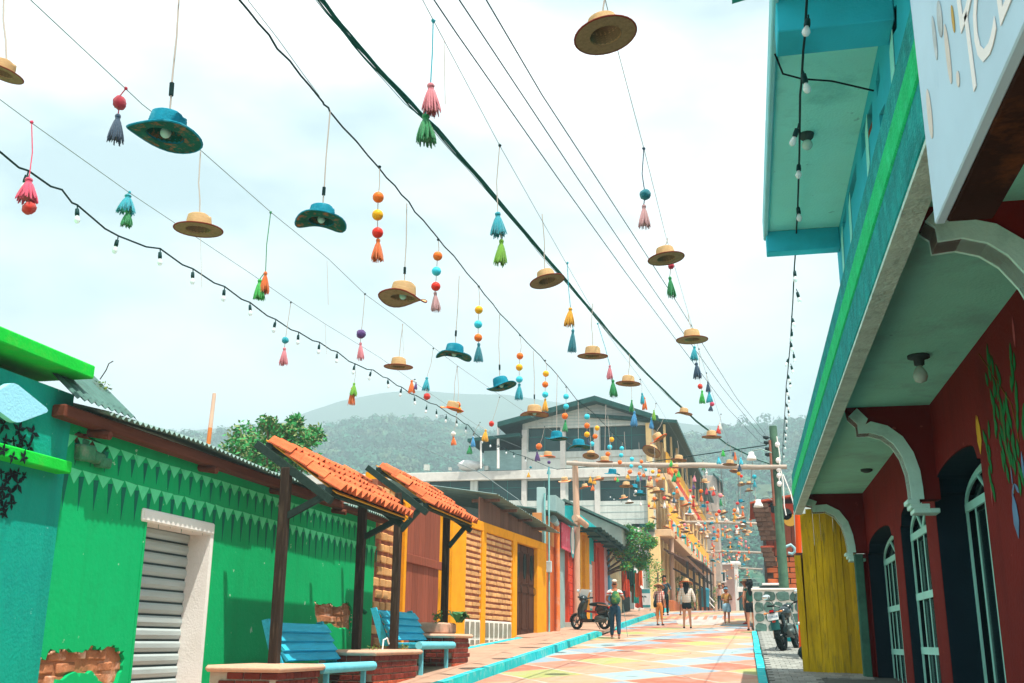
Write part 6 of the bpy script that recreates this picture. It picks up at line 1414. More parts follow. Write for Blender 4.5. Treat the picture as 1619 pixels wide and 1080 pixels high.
PWR = [[(683, -5), (720, 50), (881, 280), (990, 432), (1086, 560), (1150, 645), (1200, 698), (1213, 704)], [(723, -5), (912, 280), (1000, 410), (1080, 526), (1140, 610), (1200, 685), (1213, 696)], [(766, -5), (857, 150), (942, 280), (1055, 454), (1121, 560), (1165, 630), (1200, 674), (1212, 690)]]
for k, p in enumerate(PWR):
    line('power_line', ['leftmost of the three bare power lines running to the utility pole insulators', 'middle one of the three bare power lines running to the utility pole', 'rightmost of the three bare power lines, topmost at the utility pole'][k], p, .0065, M_cable, o=6.35 + .05 * k, s=.072, group='bare power lines')
LD = [(40, -8), (225, 165), (320, 240), (430, 337), (520, 410), (577, 465), (640, 511), (685, 549), (723, 578), (770, 611), (850, 665), (905, 705)]
line('garland_wire', 'thin line above the string lights, from the top left corner to the log pole', LD, .004, M_thin, cat='wire')
LE = [(-10, 150), (48, 193), (205, 305), (250, 335), (400, 435), (460, 477), (514, 512), (600, 565), (680, 622), (780, 690), (860, 722)]
line('garland_wire', 'thin line just above the string lights on the left, carrying a turquoise tassel', LE, .004, M_thin, cat='wire')
LG = [(664, -8), (700, 60), (790, 230), (852, 340), (895, 416), (945, 505), (975, 548), (1010, 595), (1040, 640), (1075, 700), (1095, 735)]
line('garland_wire', 'very fine line to the right of the thick cable, carrying paired tassels', LG, .003, M_thin, cat='wire')
LH = [(955, -8), (978, 85), (1018, 235), (1053, 375), (1088, 495), (1110, 570), (1135, 650), (1152, 700), (1165, 735)]
line('garland_wire', 'rightmost fine line, carrying straw hats near the balcony', LH, .003, M_thin, cat='wire')
for p, lab in (([(1216, 5), (1203, 30), (1210, 55)], 'short loose wire hanging by the upper roof slab'), ):
    pass
a, b_ = atY(640, 756, 34), atY(840, 822, 34)
mb = MB(); mb.tube([atY(660, 705, 34), atY(760, 748, 34), atY(820, 790, 34), b_], .012, 5); tag(mb.build('service_wire', M_thin), 'pale service wire sloping down before the grey building windows', 'wire')
a, b_ = atY(880, 742, 50), atY(1212, 704, 39); mb = MB(); mb.tube([a, a.lerp(b_, .5) + Vector((0, 0, -.15)), b_], .02, 5); tag(mb.build('service_wire', M_cable), 'dark wire crossing the whole street just above the first log beam', 'wire')

# ---- string lights: one cable with every lamp on it
M_sock = mat('dark_lamp_socket', '#0c3434', var=.1, bump=0, rough=.6)
M_bulb = bpy.data.materials.new('clear_bulb'); M_bulb.use_nodes = True
_b = M_bulb.node_tree.nodes['Principled BSDF']; _b.inputs['Base Color'].default_value = (.85, .9, .9, 1); _b.inputs['Roughness'].default_value = .06; _b.inputs['Alpha'].default_value = .62
mbs = MB(); mbs.tube([(0, 0, 0), (.004, 0, -.05)], .007, 6); mbs.lathe([(0, -.045), (.02, -.05), (.024, -.10), (.022, -.125), (0, -.125)], 8); SOCK = mbs.mesh('lamp_socket', M_sock)
mbs = MB(); mbs.lathe([(.014, -.122), (.018, -.135), (.03, -.165), (.031, -.185), (.02, -.208), (0, -.215)], 10); BULB = mbs.mesh('bulb', M_bulb)
def string_lights(label, path, lamps, r=.010, scale=1.0, o=PO, s=PS, jig=0.0):
    P = [onP(u, v, o, s) for u, v in path]
    t = thing('string_light', label, 'string light', tuple(P[len(P) // 2]), 'festoon lights over the street')
    out = [P[0] + (P[0] - P[1]).normalized() * 2] + P; fine = []
    for a, b_ in zip(out, out[1:]):
        for q in range(3): fine.append(a.lerp(b_, q / 3) + Vector((0, 0, -.015 * (q % 3))))
    fine.append(out[-1]); mb = MB(); mb.tube(fine, r, 6); mb.build('cable', M_cable, t)
    for u, v in lamps:
        p = onP(u, v, o, s); c = link('lamp_socket', SOCK, t, p); c.scale = (scale,) * 3; c.rotation_euler = (rnd.uniform(-.15, .15) + rnd.uniform(-jig, jig), rnd.uniform(-.2, .2) + rnd.uniform(-jig, jig), 0)
        bl = bpy.data.objects.new('bulb', BULB); COL.objects.link(bl); bl.parent = c
    return t
F1 = [(0, 240), (45, 270), (98, 300), (122, 324), (187, 373), (253, 393), (305, 425), (355, 453), (395, 478), (436, 505), (472, 525), (505, 541), (533, 556), (561, 575), (590, 585), (613, 598), (635, 612), (657, 625), (690, 640), (722, 660), (740, 672), (757, 690), (780, 702), (830, 722), (880, 742)]
L1 = [(45, 270), (122, 324), (187, 373), (253, 393), (305, 425), (355, 453), (395, 478), (436, 505), (472, 525), (505, 541), (533, 556), (561, 575), (587, 585), (613, 598), (635, 612), (655, 626), (675, 640), (690, 647), (706, 655), (722, 662), (737, 672), (750, 682), (762, 690), (775, 697), (788, 702), (800, 708), (812, 714), (830, 721)]
string_lights('festoon of clear bulbs on a sagging black cable over the green house', F1, L1)
F2 = [(1276, -8), (1270, 80), (1265, 150), (1263, 270), (1260, 350), (1256, 420), (1252, 500), (1248, 560), (1243, 610), (1241, 650), (1238, 700), (1236, 735)]
L2 = [(1278, 24), (1268, 108), (1263, 195), (1263, 255), (1261, 322), (1259, 372), (1256, 424), (1259, 457), (1251, 500), (1252, 520), (1249, 538), (1254, 556), (1247, 565), (1250, 575), (1245, 590), (1249, 600), (1243, 612), (1247, 624), (1242, 636), (1246, 646), (1241, 657), (1243, 668), (1240, 680), (1242, 690), (1238, 702), (1239, 715)]
string_lights('festoon of clear bulbs running close past the balcony to the utility pole', F2, L2, r=.009, jig=.25, scale=.95)
F3 = [(1140 - 170, 785), (990, 795), (1015, 808), (1040, 822), (1062, 836)]
string_lights('far small festoon of bulbs in front of the grey building wall', [(960, 778), (985, 793), (1010, 806), (1036, 820)], [(964 + 6 * k, 781 + 3.4 * k) for k in range(12)], o=4.1, s=.09, scale=1.0)

# ---- hats
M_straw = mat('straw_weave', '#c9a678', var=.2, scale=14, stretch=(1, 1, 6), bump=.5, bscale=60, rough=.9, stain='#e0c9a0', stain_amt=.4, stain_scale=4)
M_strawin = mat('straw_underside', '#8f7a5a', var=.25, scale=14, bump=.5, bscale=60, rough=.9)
M_hband = mat('brown_hat_edge', '#7a3226', var=.15, bump=.2); M_orange = mat('orange_ribbon', '#e0561f', var=.1, bump=.1)
M_thatc = mat('turquoise_hat_paint', '#138299', var=.22, scale=6, stain='#6fc0cc', stain_amt=.4, stain_scale=5, bump=.4, bscale=50)
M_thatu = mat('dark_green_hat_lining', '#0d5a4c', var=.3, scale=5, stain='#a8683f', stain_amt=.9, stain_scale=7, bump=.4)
M_wh = mat('white_hat_cloth', '#ddd5ca', var=.1, bump=.3)
M_lamp = mat('opal_lamp', '#9fd0c4', var=.03, bump=0, rough=.3)
def hat_meshes(kind, wave, seed, flare=.0):
    """unit hat, brim diameter 1: crown (dented top), brim (thick sheet, waved), edge ribbon"""
    ph = seed * 1.7
    def wv(p, a, j, amt): return Vector((p.x, p.y, p.z + amt * wave * math.sin(2 * a + ph) + amt * wave * .5 * math.sin(3 * a + ph * 2)))
    bend = lambda p, a, j: wv(p, a, j, max(0, (math.hypot(p.x, p.y) - .26) / .24))
    def crown_fn(p, a, j):
        if j >= 13: p = Vector((p.x, p.y, p.z - .045 * math.exp(-(p.y / .06) ** 2)))
        return p
    cr_ = [(.262, 0)] + [((.262 - .03 * (k / 13) ** 2) + (.004 if k % 2 else -.003), .02 + k * .0205) for k in range(14)] + [(.212, .302), (.17, .317), (.10, .322), (.05, .318), (0, .316)]
    mb = MB(); mb.lathe(cr_, 22, None, True, crown_fn); mb.lathe([(r * .95, z - .012) for r, z in cr_], 22, None, True, crown_fn); crown = mb
    mb = MB(); mb.lathe([(.262, .006), (.30, 0), (.38, -.004 - flare * .3), (.45, -.006 - flare * .7), (.5, -.004 - flare)], 28, None, True, bend); brim_t = mb
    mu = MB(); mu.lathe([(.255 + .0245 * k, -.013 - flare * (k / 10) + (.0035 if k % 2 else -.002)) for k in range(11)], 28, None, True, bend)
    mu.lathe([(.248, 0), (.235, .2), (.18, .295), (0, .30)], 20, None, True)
    me = MB(); me.lathe([(.490, .004 - flare), (.506, .002 - flare), (.510, -.012 - flare), (.498, -.026 - flare), (.484, -.018 - flare)], 28, None, True, lambda p, a, j: wv(p, a, j, 1.0))
    bd = MB(); bd.lathe([(.268, .004), (.270, .05), (.262, .055)], 22)
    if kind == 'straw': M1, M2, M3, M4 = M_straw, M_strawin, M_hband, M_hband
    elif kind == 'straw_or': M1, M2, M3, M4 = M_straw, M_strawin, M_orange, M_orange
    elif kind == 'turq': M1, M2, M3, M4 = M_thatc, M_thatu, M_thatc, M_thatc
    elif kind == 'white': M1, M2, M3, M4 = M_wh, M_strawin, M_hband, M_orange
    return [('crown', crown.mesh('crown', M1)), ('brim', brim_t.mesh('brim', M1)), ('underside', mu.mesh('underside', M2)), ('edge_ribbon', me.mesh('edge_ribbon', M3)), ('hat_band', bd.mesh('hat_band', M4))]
HM = {}
for k_ in ('straw', 'straw_or', 'turq', 'white'):
    for w_ in (0, 1, 2): HM[(k_, w_)] = hat_meshes(k_, (.0, .035, .07)[w_], w_ + len(k_), (.0, .005, .01)[w_])
mb = MB(); mb.sphere((0, 0, .03), .075, 12, 8); mb.tube([(0, 0, .09), (0, 0, .2)], .035, 8); LAMPB = mb.mesh('lamp_bulb', M_lamp)
def hat(kind, wv, pos, dia, label, tilt=(0, 0), yaw=0, lamp=False, cord_to=None, group='hats hung over the street', cordm=None, cordr=.006):
    nm = 'lamp_hat' if lamp else 'hanging_hat'
    t = thing(nm, label, 'hat', tuple(pos), group)
    for n, me in HM[(kind, wv)]:
        o = bpy.data.objects.new(n, me); COL.objects.link(o); o.parent = t; o.scale = (dia,) * 3; o.rotation_euler = (tilt[0], tilt[1], yaw)
    if lamp: o = bpy.data.objects.new('lamp_bulb', LAMPB); COL.objects.link(o); o.parent = t; o.scale = (dia,) * 3; o.rotation_euler = (tilt[0], tilt[1], 0)
    if cord_to is not None:
        top = Vector(pos) + Euler((tilt[0], tilt[1], yaw)).to_matrix() @ Vector((0, 0, .30 * dia)); c = Vector(cord_to); mid = top.lerp(c, .5) + Vector((rnd.uniform(-.02, .02), 0, 0))
        mb = MB(); mb.tube([top, top.lerp(c, .25), mid, c], cordr, 5); mb.build('cord', cordm or M_cordw, t)
        if lamp: mb = MB(); q = top.lerp(c, .12); mb.tube([q, top.lerp(c, .2)], .014, 6); mb.build('connector', M_cable, t)
    return t
def cam_depth(p): return (R.T @ (np.array(p) - CAM))[2]
def place_hat(u, v, w, kind, wv, label, attach, tilt=(0, 0), lamp=False, o=PO, cord=True, yaw=0):
    tilt = (tilt[0] * .35 + .05 if tilt[0] > -.3 else tilt[0], tilt[1])
    c = onP(*attach, o); p = atY(u, v, c.y); dia = w * cam_depth(p) / F
    return hat(kind, wv, p - Vector((0, 0, .06 * dia)), dia, label, tilt, yaw, lamp, c if cord else None)
place_hat(4, 112, 66, 'straw', 0, 'straw hat with a dark edge cut off by the left border', (6, -30), (-.15, .25))
place_hat(262, 207, 116, 'turq', 1, 'big turquoise lamp hat with a green lining, nearest on the left', (286, -60), (-.10, .12), True)
place_hat(508, 345, 80, 'turq', 2, 'turquoise lamp hat with brown spots inside, below the twisted wire', (522, 175), (-.16, .04), True)
place_hat(314, 358, 76, 'straw', 0, 'flat straw hat with a brown edge hanging above the string lights', (317, 240), (.0, .03))
place_hat(637, 466, 77, 'straw', 2, 'wavy brimmed straw lamp hat left of the thick cable', (643, 322), (-.10, .08), True)
place_hat(957, 50, 100, 'straw', 0, 'large straw hat high above the street at the top edge', (957, -8), (-.20, -.18))
place_hat(865, 441, 56, 'straw', 0, 'tilted straw hat crossing the thick cable', (857, 338), (-.18, -.22), o=PO + .25)
place_hat(1053, 405, 58, 'straw', 0, 'straw hat above a green tassel near the balcony', (1056, 376), (-.12, -.12))
place_hat(1094, 534, 50, 'straw', 0, 'straw hat above teal and navy tassels near the balcony', (1088, 495), (-.1, -.02))
place_hat(718, 558, 56, 'turq', 2, 'turquoise lamp hat left of the yellow, cyan and orange beads', (726, 436), (-.02, .10), True)
place_hat(630, 577, 46, 'straw', 0, 'small flat straw hat hanging between the two thin left lines', (637, 512), (-.02, .03))
place_hat(793, 608, 48, 'turq', 1, 'turquoise lamp hat tipped down to the left beside the orange and yellow beads', (790, 497), (.02, -.22), True)
place_hat(845, 652, 45, 'straw', 1, 'straw lamp hat before the left slope of the grey gable', (843, 555), (-.03, .02), True)
place_hat(937, 560, 48, 'straw', 0, 'plain straw hat seen level against the sky left of the thick cable', (937, 480), (.05, .02), o=PO + .1)
place_hat(993, 604, 39, 'straw', 0, 'straw hat above the grey gable peak', (995, 560), (-.10, .06))
place_hat(1081, 652, 27, 'straw', 1, 'small straw hat touching the thick cable, above the amber roof', (1070, 634), (.02, .12), o=PO + .1)
place_hat(1125, 689, 31, 'straw', 0, 'straw hat with a white and red tassel on the thick cable', (1122, 676), (-.06, .04), o=PO + .1)
place_hat(715, 644, 37, 'straw_or', 1, 'red edged white crowned hat with an orange flower, low over the hills', (723, 579), (.12, .22))
place_hat(880, 691, 36, 'turq', 1, 'turquoise hat in front of the upper left dark window', (881, 592), (.02, .02))
place_hat(915, 704, 37, 'turq', 2, 'turquoise hat before the middle upper window of the grey building', (914, 634), (.02, -.04))
place_hat(1041, 692, 30, 'straw_or', 1, 'straw hat tipped up sharply at the grey building roof corner', (1049, 662), (.1, -.5))
place_hat(1030, 712, 30, 'straw', 0, 'straw hat showing its hollow underside by the grey building corner', (1031, 690), (-.45, .4))
place_hat(1073, 726, 25, 'straw', 0, 'straw hat with a round underside just above the beam before the amber building', (1071, 697), (-.25, .1))
place_hat(1154, 733, 23, 'straw', 0, 'small straw hat with an orange tassel just above the right end of the log beam', (1155, 705), (-.2, .05))
place_hat(866, 720, 25, 'straw_or', 1, 'red edged straw hat low before the grey wall, beside a purple tassel', (864, 650), (.1, .08), cord=False)
MID = [(934, 719, 26, 'straw', 'straw hat just left of the log pole top, left one of an overlapping pair'), (956, 728, 27, 'straw', 'straw hat left of the log pole top, lower one of an overlapping pair'), (968, 747, 25, 'turq', 'turquoise hat tipped over the first log beam'),
       (946, 757, 18, 'straw_or', 'tilted red edged hat below the log beam by the pole'), (925, 769, 18, 'straw_or', 'red edged hat tilted down, right of the log pole'), (893, 759, 21, 'straw_or', 'red edged hat with a yellow flower left of the log pole'),
       (990, 767, 22, 'straw', 'straw hat under a yellow tassel below the log beam'), (1003, 770, 18, 'turq', 'turquoise hat half hidden behind a straw hat under the beam'), (1012, 780, 20, 'turq', 'turquoise hat with a white pompom, low before the grey wall'),
       (1027, 768, 20, 'straw', 'straw hat under a dark red tassel below the beam, near the amber corner'), (1038, 776, 22, 'straw', 'straw hat under an orange bead before the amber corner'), (1047, 775, 12, 'turq', 'small turquoise hat under an orange bead'),
       (1057, 784, 14, 'straw', 'straw hat before the upper balcony, middle of the cluster'), (1036, 790, 13, 'straw', 'small straw hat before the grey wall edge'), (1066, 793, 13, 'white', 'pale hat before the lower balcony windows'),
       (1078, 789, 13, 'turq', 'turquoise hat before the amber balcony'), (1084, 797, 17, 'straw_or', 'wide red edged hat below the turquoise one on the amber building'), (986, 786, 14, 'straw_or', 'small red edged hat above a pale basket shade'),
       (995, 794, 14, 'white', 'pale basket shaped hat before the grey wall'), (1047, 801, 12, 'straw', 'small straw hat with orange top tassel on the amber windows'), (1024, 733, 13, 'white', 'pale hat flat on the log beam before the amber corner'), (1058, 814, 10, 'straw_or', 'tiny red hat below the balcony'),
       (1068, 738, 18, 'straw', 'straw hat hooked over the log beam by the green tassels'), (1114, 761, 17, 'straw', 'flat straw hat before the amber roof edge'), (1161, 744, 15, 'straw', 'small straw hat tilted below the lamp end of the beam'), (1172, 765, 12, 'straw', 'straw hat left one of three bunched below the beam near the pole'), (1184, 764, 13, 'straw', 'round straw hat middle of three bunched near the utility pole'), (1184, 775, 13, 'straw', 'straw hat lowest of three bunched near the utility pole'), (854, 688, 18, 'straw', 'dim straw hat behind the beads left of the gable window')]
MID = MID[:-1]
for u, v, w, k, lab in MID:
    Y = min(.40 * F / w, 62); p = atY(u, v, Y); dia = .40
    top = Vector((p.x + rnd.uniform(-.1, .1), Y, PO + PS * min(Y, 39) + (0 if Y < 39 else .05 * (Y - 39))))
    hat(k, rnd.choice((0, 1)), p - Vector((0, 0, .03)), dia, lab, (rnd.uniform(-.25, .1), rnd.uniform(-.25, .3)), rnd.uniform(0, 6), False, top if top.z > p.z + .15 else None)

# ---- tassels, pompoms, beads
TC = {'pink': '#d9818c', 'rose': '#e0486a', 'red': '#d9362a', 'navy': '#24465f', 'turq': '#1a9fb0', 'teal': '#16808f', 'green': '#0f8a4c', 'lime': '#6fae2a', 'orange': '#e5702a', 'yellow': '#e5a51f', 'blush': '#c99a9c', 'purple': '#5a3a7a', 'blue': '#3f8fc0', 'cyan': '#3fc0d6', 'white': '#e3dcd4', 'crimson': '#b8283f', 'pgreen': '#35b54a'}
def yarn(c): return mat('yarn_' + c, TC[c], var=.4, scale=9, stretch=(9, 9, .6), bump=.6, bscale=20, rough=.95, sheen=.3)
def bead(c): return mat('bead_' + c, TC[c], var=.08, scale=3, rough=.35, bump=.1)
def tassel_mesh(c, seed):
    """unit tassel, hanging from the origin to z=-1: wound head, neck tie and a skirt of separate strands"""
    rg = random.Random(seed); mb = MB(); mb.sphere((0, 0, -.10), .10, 12, 8, (1, 1, .95), noise=.05)
    mb.lathe([(.06, -.16), (.082, -.175), (.082, -.215), (.06, -.23)], 12)
    mb.lathe([(.07, -.22), (.11, -.35), (.155, -.6), (.19, -.85), (0, -.82)], 14)
    for k in range(58):
        a = rg.uniform(0, 6.283); q = rg.uniform(.55, 1.05); e = rg.uniform(.86, 1.04); w = rg.uniform(.020, .034); da = rg.uniform(-.25, .25); ps = []
        for r, z in ((.055, -.2), (.10, -.32), (.165, -.56), (.225, -.80), (.27, -1.0)):
            s_ = (-z - .2) / .8; rr = r * (1 + (q - 1) * s_); aa = a + da * s_; ps.append((math.cos(aa) * rr, math.sin(aa) * rr, -.2 + (z + .2) * e))
        mb.tube(ps, [w * .7, w, w * 1.1, w, w * .45], 4, cap=False)
    return mb.mesh('tassel', yarn(c))
TM = {}
def tmesh(c):
    if c not in TM: TM[c] = tassel_mesh(c, len(TM))
    return TM[c]
PM = {}
def pom(c):
    if c not in PM: mb = MB(); mb.sphere((0, 0, 0), .5, 14, 10, (1.1, 1.1, .92), noise=.10); PM[c] = mb.mesh('pompom', yarn(c))
    return PM[c]
BM = {}
def bd(c):
    if c not in BM: mb = MB(); mb.sphere((0, 0, 0), .5, 16, 12); BM[c] = mb.mesh('bead', bead(c))
    return BM[c]
def garland(items, attach, label, o=PO, cordc=None, group='tassel and bead garlands over the street'):
    """items: (kind, colour, u, v_top, v_bottom or diameter, width)"""
    c = onP(*attach, o); Y = c.y; u0 = items[0][2]
    t = thing('hanging_garland', label, 'garland', tuple(c), group); prev = c
    pts = [c]
    for it in items:
        if it[0] == 't':
            _, col, u, v0, v1, w = it; a, b_ = atY(u, v0, Y), atY(u, v1, Y); L = a.z - b_.z; wd = w * cam_depth(a) / F
            ob = link('tassel', tmesh(col), t, a); ob.scale = (wd / .55, wd / .55, L); ob.rotation_euler = (rnd.uniform(-.08, .08), rnd.uniform(-.08, .08), rnd.uniform(0, 6)); pts.append(a); 
        else:
            _, col, u, v0, d = it; a = atY(u, v0, Y); dd = d * cam_depth(a) / F
            ob = link('pompom' if it[0] == 'p' else 'bead', pom(col) if it[0] == 'p' else bd(col), t, a); ob.scale = (dd,) * 3; ob.rotation_euler = (rnd.uniform(0, 6), rnd.uniform(0, 6), 0); pts.append(a)
    q = pts[1]; mid = c.lerp(q, .55) + Vector((rnd.uniform(-.03, .03), 0, 0))
    mb = MB(); mb.tube([c, mid] + pts[1:], .005, 5); mb.build('cord', cordc or M_cordw, t)
    mb = MB(); mb.sphere(c, .016, 6, 4, noise=.2); mb.build('knot', cordc or M_cable, t)
    return t
cy = lambda c: yarn(c)
